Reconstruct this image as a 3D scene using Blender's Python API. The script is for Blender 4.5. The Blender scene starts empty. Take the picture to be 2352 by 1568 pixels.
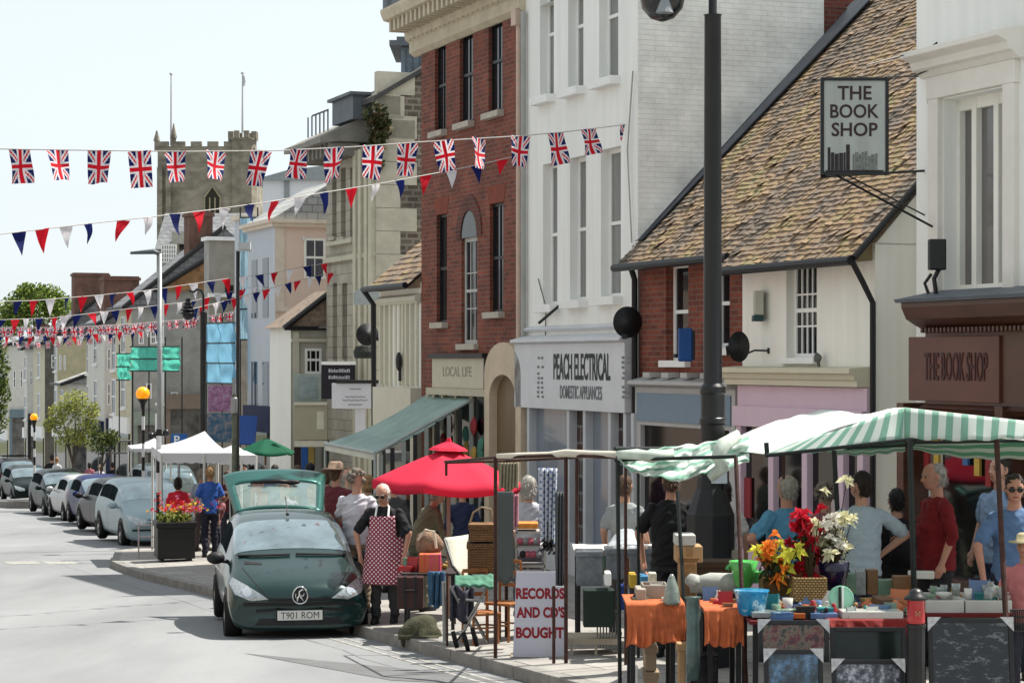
import bpy, math, random
from mathutils import Vector, Matrix, noise
from mathutils.bvhtree import BVHTree
RD = random.Random(7)
F, CX, CY = 5000.0, 1176.0, 828.0
W0 = 2352.0
TH = math.radians(21.06); CT, ST = math.cos(TH), math.sin(TH)
rad = math.radians
sc = bpy.context.scene
col = sc.collection

# ---------------------------------------------------------------- camera, sky, sun, exposure
cam = bpy.data.cameras.new("camera"); camo = bpy.data.objects.new("camera", cam); col.objects.link(camo)
cam.sensor_width = 36; cam.lens = 36 * F / W0; cam.clip_end = 3000; cam.clip_start = .1
camo.location = (0, 0, 0); camo.rotation_euler = (rad(90), 0, 0)
cam.shift_y = (CY - 784.0) / W0
sc.camera = camo
SUN_EL, SUN_AZ = rad(60), math.atan2(.90, .43)      # azimuth from +Y towards +X
wd = bpy.data.worlds.new("World"); sc.world = wd; wd.use_nodes = True
wn = wd.node_tree.nodes; wl = wd.node_tree.links
sky = wn.new("ShaderNodeTexSky"); sky.sky_type = 'NISHITA'; sky.sun_disc = False
sky.sun_elevation = SUN_EL; sky.sun_rotation = SUN_AZ
sky.air_density = 1.0; sky.dust_density = 1.0; sky.ozone_density = 1.0
hs = wn.new("ShaderNodeHueSaturation"); hs.inputs["Saturation"].default_value = .3
bg = wn["Background"]; bg.inputs[1].default_value = .15
veil = wn.new("ShaderNodeMix"); veil.data_type = 'RGBA'; veil.inputs[0].default_value = .8; veil.inputs[7].default_value = (1.98, 2.22, 2.34, 1)   # thin bright haze over the blue
wl.new(sky.outputs[0], hs.inputs["Color"]); wl.new(hs.outputs[0], veil.inputs[6]); wl.new(veil.outputs[2], bg.inputs[0])
sun = bpy.data.lights.new("sun", 'SUN'); sun.energy = 3.9; sun.angle = rad(.6); sun.color = (1, .95, .87)
suno = bpy.data.objects.new("sun", sun); col.objects.link(suno); suno.location = (0, 0, 60)
sdir = Vector((math.sin(SUN_AZ) * math.cos(SUN_EL), math.cos(SUN_AZ) * math.cos(SUN_EL), math.sin(SUN_EL)))
suno.rotation_euler = sdir.to_track_quat('Z', 'Y').to_euler()
sc.view_settings.view_transform = 'Standard'; sc.view_settings.look = 'None'
sc.view_settings.exposure = 1.2; sc.view_settings.gamma = 1

# ---------------------------------------------------------------- coordinates
def S2W(t, s, z=0): return Vector((t * CT - s * ST, t * ST + s * CT, z))
def W2S(x, y): return (x * CT + y * ST, -x * ST + y * CT)
def P(x, y, D): return Vector(((x - CX) / F * D, D, (CY - y) / F * D))
def wall(x, y, T):
    u = (x - CX) / F; D = T / (u * CT + ST)
    return D * (CT - u * ST), (CY - y) / F * D
def WR(T, x0, x1, y0, y1):
    xm = (x0 + x1) / 2
    return wall(x1, 0, T)[0], wall(x0, 0, T)[0], wall(xm, y1, T)[1], wall(xm, y0, T)[1]
def interp(tab, x):
    if x <= tab[0][0]: return tab[0][1]
    for (a, b), (c, d) in zip(tab, tab[1:]):
        if x <= c: return b + (d - b) * (x - a) / (c - a)
    return tab[-1][1]
def shift(s): return max(0, s - 60) * .09
KT = [(-20, 7.48), (30, 7.48), (36.6, 7.3), (40, 7.5), (43.8, 8.3), (44.6, 9.6), (45.0, 11.6), (45.4, 11.85), (79, 13.5),
      (79.4, 13.2), (80, 11.6), (81, 11.2), (84, 11.4), (84.6, 13.4), (85, 14.6), (120, 17.4), (320, 30)]
def tk(s): return interp(KT, s)
def road(D): return -(2.2 + .04 * D)
def gz(x, y):
    t, s = W2S(x, y); z = road(y)
    if t > tk(s): z += .12 + .03 * min(9, max(0, t - 7.48))
    return z
def gd(x, y, h=0.0):
    "distance at which the ray through a picture point meets the ground"
    D = 10.0
    while D < 200:
        q = P(x, y, D)
        if q.z <= gz(q.x, q.y) + h: return D
        D += .02
    return D
def G(x, D):
    X = (x - CX) / F * D; return Vector((X, D, gz(X, D)))

# ---------------------------------------------------------------- materials
MATS = {}
def nodes(name):
    m = bpy.data.materials.new(name); m.use_nodes = True
    nt = m.node_tree; return m, nt, nt.nodes["Principled BSDF"]
def mx(c, k): return tuple(min(1, (a * k) ** 1.17) for a in c[:3]) + (1,)
def vmath(nt, kind, a=None, b=None):
    n = nt.nodes.new("ShaderNodeMath"); n.operation = kind
    for i, v in enumerate((a, b)):
        if v is None: continue
        if isinstance(v, (int, float)): n.inputs[i].default_value = v
        else: nt.links.new(v, n.inputs[i])
    return n.outputs[0]
def mat(name, c, rough=.7, metal=0., var=.12, scale=3., bump=0., bscale=40., coat=0., alpha=1., trans=0., spec=.3, streak=False, emit=0.):
    if name in MATS: return MATS[name]
    m, nt, b = nodes(name); L = nt.links
    tc = nt.nodes.new("ShaderNodeTexCoord")
    ns = nt.nodes.new("ShaderNodeTexNoise"); ns.inputs["Scale"].default_value = scale; ns.inputs["Detail"].default_value = 7; ns.inputs["Roughness"].default_value = .65
    src = tc.outputs["Object"]
    if streak:
        mp = nt.nodes.new("ShaderNodeMapping"); mp.inputs["Scale"].default_value = (1, 1, .16); L.new(src, mp.inputs[0]); src = mp.outputs[0]
    L.new(src, ns.inputs["Vector"])
    mr = nt.nodes.new("ShaderNodeMapRange"); mr.inputs[1].default_value = .3; mr.inputs[2].default_value = .7
    L.new(ns.outputs[0], mr.inputs[0])
    cr = nt.nodes.new("ShaderNodeMix"); cr.data_type = 'RGBA'; cr.inputs[6].default_value = mx(c, 1 - var); cr.inputs[7].default_value = mx(c, 1 + var * .8)
    fo = mr.outputs[0]
    if streak:
        m2 = nt.nodes.new("ShaderNodeMapping"); m2.inputs["Scale"].default_value = (1, 1, .05); L.new(tc.outputs["Object"], m2.inputs[0])
        n3 = nt.nodes.new("ShaderNodeTexNoise"); n3.inputs["Scale"].default_value = 7; n3.inputs["Detail"].default_value = 5; L.new(m2.outputs[0], n3.inputs["Vector"])
        fo = vmath(nt, 'ADD', vmath(nt, 'MULTIPLY', fo, .55), vmath(nt, 'MULTIPLY', vmath(nt, 'SUBTRACT', n3.outputs[0], .2), .75))
    L.new(fo, cr.inputs[0]); L.new(cr.outputs[2], b.inputs["Base Color"])
    b.inputs["Roughness"].default_value = rough; b.inputs["Metallic"].default_value = metal
    b.inputs["Specular IOR Level"].default_value = spec
    b.inputs["Coat Weight"].default_value = coat; b.inputs["Coat Roughness"].default_value = .05
    b.inputs["Alpha"].default_value = alpha; b.inputs["Transmission Weight"].default_value = trans
    if emit: b.inputs["Emission Color"].default_value = mx(c, 1); b.inputs["Emission Strength"].default_value = emit
    if bump:
        n2 = nt.nodes.new("ShaderNodeTexNoise"); n2.inputs["Scale"].default_value = bscale; n2.inputs["Detail"].default_value = 6
        L.new(tc.outputs["Object"], n2.inputs["Vector"])
        bp = nt.nodes.new("ShaderNodeBump"); bp.inputs["Strength"].default_value = bump; bp.inputs["Distance"].default_value = .02
        L.new(n2.outputs[0], bp.inputs["Height"]); L.new(bp.outputs[0], b.inputs["Normal"])
    MATS[name] = m; return m
def brickm(name, c1, c2, mortar, w=.225, h=.075, ms=.012, var=.35, rough=.85, msmooth=.1, stain=.5):
    if name in MATS: return MATS[name]
    m, nt, b = nodes(name); L = nt.links
    tc = nt.nodes.new("ShaderNodeTexCoord"); sp = nt.nodes.new("ShaderNodeSeparateXYZ"); L.new(tc.outputs["Object"], sp.inputs[0])
    u = vmath(nt, 'ADD', sp.outputs[0], sp.outputs[1])
    cb = nt.nodes.new("ShaderNodeCombineXYZ"); L.new(u, cb.inputs[0]); L.new(sp.outputs[2], cb.inputs[1])
    br = nt.nodes.new("ShaderNodeTexBrick"); L.new(cb.outputs[0], br.inputs["Vector"])
    br.inputs["Scale"].default_value = 1; br.inputs["Brick Width"].default_value = w; br.inputs["Row Height"].default_value = h
    br.inputs["Mortar Size"].default_value = ms; br.inputs["Mortar Smooth"].default_value = msmooth
    br.inputs["Color1"].default_value = mx(c1, 1); br.inputs["Color2"].default_value = mx(c2, 1); br.inputs["Mortar"].default_value = mx(mortar, 1)
    ns = nt.nodes.new("ShaderNodeTexNoise"); ns.inputs["Scale"].default_value = 1.3; ns.inputs["Detail"].default_value = 9; ns.inputs["Roughness"].default_value = .7
    L.new(tc.outputs["Object"], ns.inputs["Vector"])
    mr = nt.nodes.new("ShaderNodeMapRange"); mr.inputs[1].default_value = .3; mr.inputs[2].default_value = .7; mr.inputs[3].default_value = 1 - var; mr.inputs[4].default_value = 1 + var
    L.new(ns.outputs[0], mr.inputs[0])
    mu = nt.nodes.new("ShaderNodeVectorMath"); mu.operation = 'SCALE'; L.new(br.outputs["Color"], mu.inputs[0]); L.new(mr.outputs[0], mu.inputs["Scale"])
    L.new(mu.outputs[0], b.inputs["Base Color"]); b.inputs["Roughness"].default_value = rough
    bp = nt.nodes.new("ShaderNodeBump"); bp.inputs["Strength"].default_value = stain; bp.inputs["Distance"].default_value = .012; bp.invert = True
    L.new(br.outputs["Fac"], bp.inputs["Height"]); L.new(bp.outputs[0], b.inputs["Normal"])
    MATS[name] = m; return m
def rampm(name, stops, scale=2., rough=.85, detail=8, bump=.4, stretch=(1, 1, 1), dist=.03, rand=0.):
    "noise driven through a colour ramp"
    if name in MATS: return MATS[name]
    m, nt, b = nodes(name); L = nt.links
    tc = nt.nodes.new("ShaderNodeTexCoord"); mp = nt.nodes.new("ShaderNodeMapping"); mp.inputs["Scale"].default_value = stretch
    L.new(tc.outputs["Object"], mp.inputs[0])
    ns = nt.nodes.new("ShaderNodeTexNoise"); ns.inputs["Scale"].default_value = scale; ns.inputs["Detail"].default_value = detail; ns.inputs["Roughness"].default_value = .72
    L.new(mp.outputs[0], ns.inputs["Vector"])
    fac = ns.outputs[0]
    if rand:
        ge = nt.nodes.new("ShaderNodeNewGeometry")
        fac = vmath(nt, 'ADD', fac, vmath(nt, 'MULTIPLY', vmath(nt, 'SUBTRACT', ge.outputs["Random Per Island"], .5), rand))
    rp = nt.nodes.new("ShaderNodeValToRGB"); L.new(fac, rp.inputs[0])
    e = rp.color_ramp.elements
    while len(e) < len(stops): e.new(.5)
    for i, (p, c) in enumerate(stops): e[i].position = p; e[i].color = mx(c, 1)
    L.new(rp.outputs[0], b.inputs["Base Color"]); b.inputs["Roughness"].default_value = rough
    if bump:
        bp = nt.nodes.new("ShaderNodeBump"); bp.inputs["Strength"].default_value = bump; bp.inputs["Distance"].default_value = dist
        L.new(ns.outputs[0], bp.inputs["Height"]); L.new(bp.outputs[0], b.inputs["Normal"])
    MATS[name] = m; return m
def stripem(name, c1, c2, axis=0, period=.2, duty=.5, rough=.8, trans=0.):
    if name in MATS: return MATS[name]
    m, nt, b = nodes(name); L = nt.links
    tc = nt.nodes.new("ShaderNodeTexCoord"); sp = nt.nodes.new("ShaderNodeSeparateXYZ")
    L.new(tc.outputs["UV"], sp.inputs[0])
    f = vmath(nt, 'FRACT', vmath(nt, 'DIVIDE', sp.outputs[axis], period))
    g = vmath(nt, 'LESS_THAN', f, duty)
    cr = nt.nodes.new("ShaderNodeMix"); cr.data_type = 'RGBA'; cr.inputs[6].default_value = mx(c1, 1); cr.inputs[7].default_value = mx(c2, 1)
    L.new(g, cr.inputs[0]); L.new(cr.outputs[2], b.inputs["Base Color"]); b.inputs["Roughness"].default_value = rough
    if trans:
        tl = nt.nodes.new("ShaderNodeBsdfTranslucent"); L.new(cr.outputs[2], tl.inputs[0])
        ms = nt.nodes.new("ShaderNodeMixShader"); ms.inputs[0].default_value = trans
        out = nt.nodes["Material Output"]; L.new(b.outputs[0], ms.inputs[1]); L.new(tl.outputs[0], ms.inputs[2]); L.new(ms.outputs[0], out.inputs[0])
    MATS[name] = m; return m
def clothm(name, c, trans=.35, var=.08, scale=4.):
    if name in MATS: return MATS[name]
    m = mat(name, c, .85, var=var, scale=scale, bump=.15, bscale=8)
    nt = m.node_tree; L = nt.links; b = nt.nodes["Principled BSDF"]
    tl = nt.nodes.new("ShaderNodeBsdfTranslucent"); tl.inputs[0].default_value = mx(c, 1)
    ms = nt.nodes.new("ShaderNodeMixShader"); ms.inputs[0].default_value = trans
    L.new(b.outputs[0], ms.inputs[1]); L.new(tl.outputs[0], ms.inputs[2]); L.new(ms.outputs[0], nt.nodes["Material Output"].inputs[0])
    return m
def checkm(name, c1, c2, size):
    m, nt, b = nodes(name); L = nt.links
    tc = nt.nodes.new("ShaderNodeTexCoord"); sp = nt.nodes.new("ShaderNodeSeparateXYZ"); L.new(tc.outputs["Object"], sp.inputs[0])
    u = vmath(nt, 'ADD', sp.outputs[0], sp.outputs[2]); v = vmath(nt, 'SUBTRACT', sp.outputs[0], sp.outputs[2])
    a = vmath(nt, 'LESS_THAN', vmath(nt, 'FRACT', vmath(nt, 'DIVIDE', u, size)), .52)
    c = vmath(nt, 'LESS_THAN', vmath(nt, 'FRACT', vmath(nt, 'DIVIDE', v, size)), .52)
    g = vmath(nt, 'MULTIPLY', a, c)
    cr = nt.nodes.new("ShaderNodeMix"); cr.data_type = 'RGBA'; cr.inputs[6].default_value = mx(c1, 1); cr.inputs[7].default_value = mx(c2, 1)
    L.new(g, cr.inputs[0]); L.new(cr.outputs[2], b.inputs["Base Color"]); b.inputs["Roughness"].default_value = .85
    MATS[name] = m; return m
def glassm(name, c=(.02, .025, .03), rough=.04, var=.5, spec=.45, coat=0.): return mat(name, c, rough, var=var, scale=1.1, spec=spec, coat=coat)

# ---------------------------------------------------------------- mesh builder
XF = {}
class MB:
    def __init__(self): self.v = []; self.f = []; self.m = []; self.uv = {}
    def add(self, vs, fs, mi=0, M=None):
        o = len(self.v)
        self.v += [(M @ Vector(p)) if M else Vector(p) for p in vs]
        for f in fs: self.f.append(tuple(i + o for i in f)); self.m.append(mi)
        return self
    def box(self, x0, x1, y0, y1, z0, z1, mi=0, M=None):
        x0, x1 = sorted((x0, x1)); y0, y1 = sorted((y0, y1)); z0, z1 = sorted((z0, z1))
        return self.add([(x0, y0, z0), (x1, y0, z0), (x1, y1, z0), (x0, y1, z0), (x0, y0, z1), (x1, y0, z1), (x1, y1, z1), (x0, y1, z1)],
                        [(0, 3, 2, 1), (4, 5, 6, 7), (0, 1, 5, 4), (1, 2, 6, 5), (2, 3, 7, 6), (3, 0, 4, 7)], mi, M)
    def cbox(self, c, d, mi=0, M=None):
        return self.box(c[0] - d[0] / 2, c[0] + d[0] / 2, c[1] - d[1] / 2, c[1] + d[1] / 2, c[2] - d[2] / 2, c[2] + d[2] / 2, mi, M)
    def quad(self, a, b, c, d, mi=0): return self.add([a, b, c, d], [(0, 1, 2, 3)], mi)
    def poly(self, pts, mi=0): return self.add(pts, [tuple(range(len(pts)))], mi)
    def prism(self, pts, axis, a, b, mi=0, M=None):
        "polygon (2-D) extruded along axis 0/1/2 from a to b"
        def mk(p, h): q = list(p); q.insert(axis, h); return tuple(q)
        n = len(pts); vs = [mk(p, a) for p in pts] + [mk(p, b) for p in pts]
        fs = [tuple(range(n))[::-1], tuple(range(n, 2 * n))] + [(i, (i + 1) % n, n + (i + 1) % n, n + i) for i in range(n)]
        return self.add(vs, fs, mi, M)
    def path(self, pts, r, seg=8, mi=0, caps=True, ry=None, M=None):
        pts = [Vector(p) for p in pts]; n = len(pts)
        rs = r if isinstance(r, (list, tuple)) else [r] * n
        rys = ry if isinstance(ry, (list, tuple)) else ([ry] * n if ry else rs)
        vs = []; prev = None
        for i, p in enumerate(pts):
            d = (pts[min(i + 1, n - 1)] - pts[max(i - 1, 0)])
            d = d.normalized() if d.length > 1e-9 else Vector((0, 0, 1))
            if prev is None:
                ref = Vector((1, 0, 0)) if abs(d.x) < .9 else Vector((0, 1, 0))
                u = (ref - d * ref.dot(d)).normalized()
            else:
                u = (prev - d * prev.dot(d)); u = u.normalized() if u.length > 1e-6 else Vector((1, 0, 0))
            prev = u; w = d.cross(u)
            for k in range(seg):
                a = 2 * math.pi * k / seg
                vs.append(p + u * math.cos(a) * rs[i] + w * math.sin(a) * rys[i])
        fs = []
        for i in range(n - 1):
            for k in range(seg):
                k2 = (k + 1) % seg; fs.append((i * seg + k, i * seg + k2, (i + 1) * seg + k2, (i + 1) * seg + k))
        if caps: fs.append(tuple(range(seg))[::-1]); fs.append(tuple((n - 1) * seg + k for k in range(seg)))
        return self.add(vs, fs, mi, M)
    def tube(self, a, b, r, seg=8, mi=0, r2=None): return self.path([a, b], [r, r2 if r2 is not None else r], seg, mi)
    def capsule(self, a, b, ra, rb, seg=12, mi=0, flat=1.0):
        "tapered limb with round ends"
        a = Vector(a); b = Vector(b); d = (b - a); L = d.length
        d = d.normalized() if L > 1e-6 else Vector((0, 0, 1))
        pts = []; rs = []
        for k in range(4): an = math.pi / 2 * (k + .35) / 4; pts.append(a - d * ra * math.cos(an)); rs.append(ra * math.sin(an))
        for k in range(5): f = k / 4; pts.append(a + (b - a) * f); rs.append(ra + (rb - ra) * f)
        for k in range(4): an = math.pi / 2 * (3.65 - k) / 4; pts.append(b + d * rb * math.cos(an)); rs.append(rb * math.sin(an))
        return self.path(pts, rs, seg, mi)
    def loft(self, secs, seg=20, mi=0, M=None):
        "closed stack of ellipses (x,y,z,rx,ry)"
        vs = []
        for (x, y, z, rx, ry) in secs:
            for k in range(seg): a = 2 * math.pi * k / seg; vs.append((x + rx * math.cos(a), y + ry * math.sin(a), z))
        n = len(secs); fs = [tuple(range(seg))[::-1], tuple((n - 1) * seg + k for k in range(seg))]
        for i in range(n - 1):
            for k in range(seg): k2 = (k + 1) % seg; fs.append((i * seg + k, i * seg + k2, (i + 1) * seg + k2, (i + 1) * seg + k))
        return self.add(vs, fs, mi, M)
    def lathe(self, prof, c=(0, 0, 0), seg=20, mi=0, M=None):
        c = Vector(c); return self.loft([(c.x, c.y, c.z + z, r, r) for r, z in prof], seg, mi, M)
    def ell(self, c, r, seg=14, rings=9, mi=0, M=None, ns=0., nf=6.):
        c = Vector(c); vs = [c + Vector((0, 0, -r[2]))]
        for i in range(1, rings):
            a = -math.pi / 2 + math.pi * i / rings
            for k in range(seg): b = 2 * math.pi * k / seg; vs.append(c + Vector((r[0] * math.cos(a) * math.cos(b), r[1] * math.cos(a) * math.sin(b), r[2] * math.sin(a))))
        vs.append(c + Vector((0, 0, r[2]))); top = len(vs) - 1
        if ns: vs = [c + (p - c) * (1 + ns * noise.noise(p * nf)) for p in vs]
        fs = [(0, 1 + (k + 1) % seg, 1 + k) for k in range(seg)]
        for i in range(rings - 2):
            for k in range(seg): a0 = 1 + i * seg; k2 = (k + 1) % seg; fs.append((a0 + k, a0 + k2, a0 + seg + k2, a0 + seg + k))
        a0 = 1 + (rings - 2) * seg; fs += [(a0 + k, a0 + (k + 1) % seg, top) for k in range(seg)]
        return self.add(vs, fs, mi, M)
    def grid(self, fn, nu, nv, mi=0, uvs=None):
        o = len(self.v)
        for j in range(nv + 1):
            for i in range(nu + 1):
                self.v.append(Vector(fn(i / nu, j / nv)))
                if uvs: self.uv[len(self.v) - 1] = uvs(i / nu, j / nv)
        for j in range(nv):
            for i in range(nu):
                a = o + j * (nu + 1) + i; self.f.append((a, a + 1, a + nu + 2, a + nu + 1))
                self.m.append(mi(( i + .5) / nu, (j + .5) / nv) if callable(mi) else mi)
        return self
    def text(self, s, O, right, up, w=None, h=None, bold=0.0, depth=.004, mi=0, align='C', spacing=1.0):
        vs, fs, bw, bh, x0, y0 = textmesh(s, bold, spacing)
        right = Vector(right); up = Vector(up); nrm = right.cross(up); O = Vector(O)
        sx = (w / bw) if w else h / bh; sy = (h / bh) if h else sx
        ox = {'C': -bw / 2, 'L': 0, 'R': -bw}[align]
        vv = [O + right * ((x - x0 + ox) * sx) + up * ((y - y0) * sy - (h or bh * sy) / 2) + nrm * (depth * (1 if z > 1e-6 else 0)) for x, y, z in vs]
        return self.add(vv, fs, mi)
    def build(self, name, mats, parent=None, smooth=False, solid=0., bevel=0., sub=0):
        me = bpy.data.meshes.new(name)
        vs = self.v
        if parent is not None and parent.name in XF: M = XF[parent.name]; vs = [M @ p for p in vs]
        me.from_pydata([tuple(p) for p in vs], [], self.f)
        if not isinstance(mats, (list, tuple)): mats = [mats]
        for m in mats: me.materials.append(m)
        me.polygons.foreach_set("material_index", self.m)
        if smooth: me.polygons.foreach_set("use_smooth", [True] * len(self.f))
        if self.uv:
            ul = me.uv_layers.new(name="UVMap")
            for lp in me.loops: ul.data[lp.index].uv = self.uv.get(lp.vertex_index, (0, 0))
        me.validate(); me.update()
        o = bpy.data.objects.new(name, me); col.objects.link(o)
        if parent is not None: o.parent = parent
        if solid: md = o.modifiers.new("solid", 'SOLIDIFY'); md.thickness = solid; md.offset = 0
        if bevel: md = o.modifiers.new("bevel", 'BEVEL'); md.width = bevel; md.segments = 2; md.limit_method = 'ANGLE'
        if sub: md = o.modifiers.new("sub", 'SUBSURF'); md.levels = sub; md.render_levels = sub
        return o
TXT = {}
def textmesh(s, bold, spacing):
    k = (s, bold, spacing)
    if k in TXT: return TXT[k]
    cu = bpy.data.curves.new("lettering_source", 'FONT'); cu.body = s; cu.size = 1; cu.offset = bold; cu.extrude = .01; cu.space_character = spacing
    cu.resolution_u = 3
    ob = bpy.data.objects.new("lettering_source", cu); col.objects.link(ob)
    dg = bpy.context.evaluated_depsgraph_get(); me = bpy.data.meshes.new_from_object(ob.evaluated_get(dg))
    vs = [tuple(v.co) for v in me.vertices]; fs = [tuple(p.vertices) for p in me.polygons]
    bpy.data.objects.remove(ob); bpy.data.curves.remove(cu); bpy.data.meshes.remove(me)
    xs = [v[0] for v in vs]; ys = [v[1] for v in vs]
    TXT[k] = (vs, fs, max(xs) - min(xs), max(ys) - min(ys), min(xs), min(ys)); return TXT[k]
def freeze(o):
    dg = bpy.context.evaluated_depsgraph_get(); me = bpy.data.meshes.new_from_object(o.evaluated_get(dg))
    old = o.data; o.modifiers.clear(); o.data = me; bpy.data.meshes.remove(old); me.name = o.name; return o
def thing(name, label, cat, loc, rotz=0., group=None, frame=None, off=None):
    o = bpy.data.objects.new(name, None); col.objects.link(o); o.empty_display_size = .2
    o.location = loc; o.rotation_euler = (0, 0, rotz)
    tag(o, label, cat, group)
    if frame == 'street':
        o.rotation_euler = (0, 0, TH); t, s = W2S(loc[0], loc[1]); XF[o.name] = Matrix.Translation((-t, -s, -loc[2]))
    elif frame == 'world':
        XF[o.name] = (Matrix.Translation(Vector(loc)) @ Matrix.Rotation(rotz, 4, 'Z')).inverted()
    return o
def inherit(child, root):
    if root.name in XF: XF[child.name] = XF[root.name]
    return child
def tag(o, label, cat, group=None):
    o["label"] = label; o["category"] = cat
    if group: o["group"] = group
    return o
def single(name, mb, m, label, cat, loc, group=None, **kw):
    "a thing that is one mesh, built from world coordinates"
    loc = Vector(loc); mb.v = [p - loc for p in mb.v]
    o = mb.build(name, m, None, **kw); o.location = loc; return tag(o, label, cat, group)
def structure(name, mb, m, **kw):
    o = mb.build(name, m, None, **kw); o["kind"] = "structure"; return o
def copy_tree(o, parent=None):
    c = o.copy(); col.objects.link(c); c.parent = parent
    for ch in list(o.children): copy_tree(ch, c)
    return c

def poles(mb, m, r, name="pole", **kw):
    "every pole of the frame becomes a part of its own"
    par = list(range(len(mb.v)))
    def fd(i):
        while par[i] != i: par[i] = par[par[i]]; i = par[i]
        return i
    for f in mb.f:
        for q in f[1:]: par[fd(q)] = fd(f[0])
    G_ = {}
    for f, mi in zip(mb.f, mb.m): G_.setdefault(fd(f[0]), []).append((f, mi))
    for fs in G_.values():
        n = MB(); ix = {}
        for f, mi in fs:
            for q in f:
                if q not in ix: ix[q] = len(n.v); n.v.append(mb.v[q])
            n.f.append(tuple(ix[q] for q in f)); n.m.append(0)
        n.build(name, (m[fs[0][1]] if isinstance(m, list) else m), r, **kw)

# shared materials
M_white = mat("white_paint", (.84, .84, .82), .6, var=.05)
M_black = mat("black_paint", (.015, .016, .018), .4, var=.3, spec=.4)
M_dark = mat("dark_metal", (.03, .03, .032), .5, var=.3)
M_rust = mat("rusty_steel", (.075, .035, .028), .75, var=.5, scale=12, bump=.3)
M_steel = mat("galvanised_steel", (.32, .33, .33), .5, .6, var=.15)
M_glass = glassm("window_glass")
M_glassl = mat("curtained_glass", (.22, .23, .22), .08, var=.5, scale=2.2, spec=.8, coat=.4, streak=True)
M_card = mat("cardboard", (.42, .28, .16), .9, var=.15)
M_wood = rampm("brown_wood", [(.3, (.12, .06, .03)), (.7, (.24, .13, .06))], 3, .6, stretch=(1, 1, 6), bump=.15)
M_wick = brickm("wicker", (.36, .2, .08), (.26, .13, .05), (.08, .035, .015), .035, .018, .004, .25, stain=1.)
M_wickl = brickm("pale_wicker", (.5, .36, .17), (.42, .29, .12), (.14, .08, .03), .03, .02, .004, .2, stain=1.)
M_rubber = mat("rubber", (.012, .012, .012), .8, var=.3)
M_lead = mat("lead_sheet", (.16, .18, .2), .6, var=.2)
M_slate = brickm("slate_roof", (.17, .175, .185), (.23, .235, .245), (.09, .09, .095), .3, .2, .012, .3)
# ---------------------------------------------------------------- ground
def asphalt():
    m, nt, b = nodes("asphalt"); L = nt.links
    tc = nt.nodes.new("ShaderNodeTexCoord")
    n1 = nt.nodes.new("ShaderNodeTexNoise"); n1.inputs["Scale"].default_value = .35; n1.inputs["Detail"].default_value = 8; n1.inputs["Roughness"].default_value = .6
    mp = nt.nodes.new("ShaderNodeMapping"); mp.inputs["Rotation"].default_value = (0, 0, -TH); mp.inputs["Scale"].default_value = (1.6, .35, 1)
    L.new(tc.outputs["Object"], mp.inputs[0]); L.new(mp.outputs[0], n1.inputs["Vector"])
    n2 = nt.nodes.new("ShaderNodeTexNoise"); n2.inputs["Scale"].default_value = 60; n2.inputs["Detail"].default_value = 4
    L.new(tc.outputs["Object"], n2.inputs["Vector"])
    rp = nt.nodes.new("ShaderNodeValToRGB"); L.new(n1.outputs[0], rp.inputs[0]); e = rp.color_ramp.elements
    e[0].position = .36; e[0].color = (.158, .163, .168, 1); e[1].position = .66; e[1].color = (.218, .224, .23, 1)
    k = nt.nodes.new("ShaderNodeMapRange"); k.inputs[3].default_value = .8; k.inputs[4].default_value = 1.2; L.new(n2.outputs[0], k.inputs[0])
    mu = nt.nodes.new("ShaderNodeVectorMath"); mu.operation = 'SCALE'; L.new(rp.outputs[0], mu.inputs[0]); L.new(k.outputs[0], mu.inputs["Scale"])
    L.new(mu.outputs[0], b.inputs["Base Color"]); b.inputs["Roughness"].default_value = .9
    bp = nt.nodes.new("ShaderNodeBump"); bp.inputs["Strength"].default_value = .35; bp.inputs["Distance"].default_value = .01
    L.new(n2.outputs[0], bp.inputs["Height"]); L.new(bp.outputs[0], b.inputs["Normal"]); return m
M_asph = asphalt()
M_patch = mat("asphalt_patch", (.165, .167, .17), .9, var=.15, bump=.3, bscale=80)
M_pave = brickm("paving_slabs", (.3, .29, .27), (.35, .335, .31), (.17, .16, .15), .9, .6, .012, .18, stain=.25)
def pavefix():
    nt = M_pave.node_tree
    cb = [n for n in nt.nodes if n.type == 'COMBXYZ'][0]; sp = [n for n in nt.nodes if n.type == 'SEPXYZ'][0]
    for l in list(cb.inputs[0].links) + list(cb.inputs[1].links): nt.links.remove(l)
    mp = nt.nodes.new("ShaderNodeMapping"); mp.inputs["Rotation"].default_value = (0, 0, -TH)
    tc = [n for n in nt.nodes if n.type == 'TEX_COORD'][0]
    nt.links.new(tc.outputs["Object"], mp.inputs[0]); nt.links.new(mp.outputs[0], sp.inputs[0])
    nt.links.new(sp.outputs[0], cb.inputs[0]); nt.links.new(sp.outputs[1], cb.inputs[1])
pavefix()
M_kerb = mat("kerb_stone", (.27, .26, .245), .85, var=.25, scale=5, bump=.4)
M_line = mat("road_paint", (.33, .325, .30), .8, var=.5, scale=14)

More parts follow.
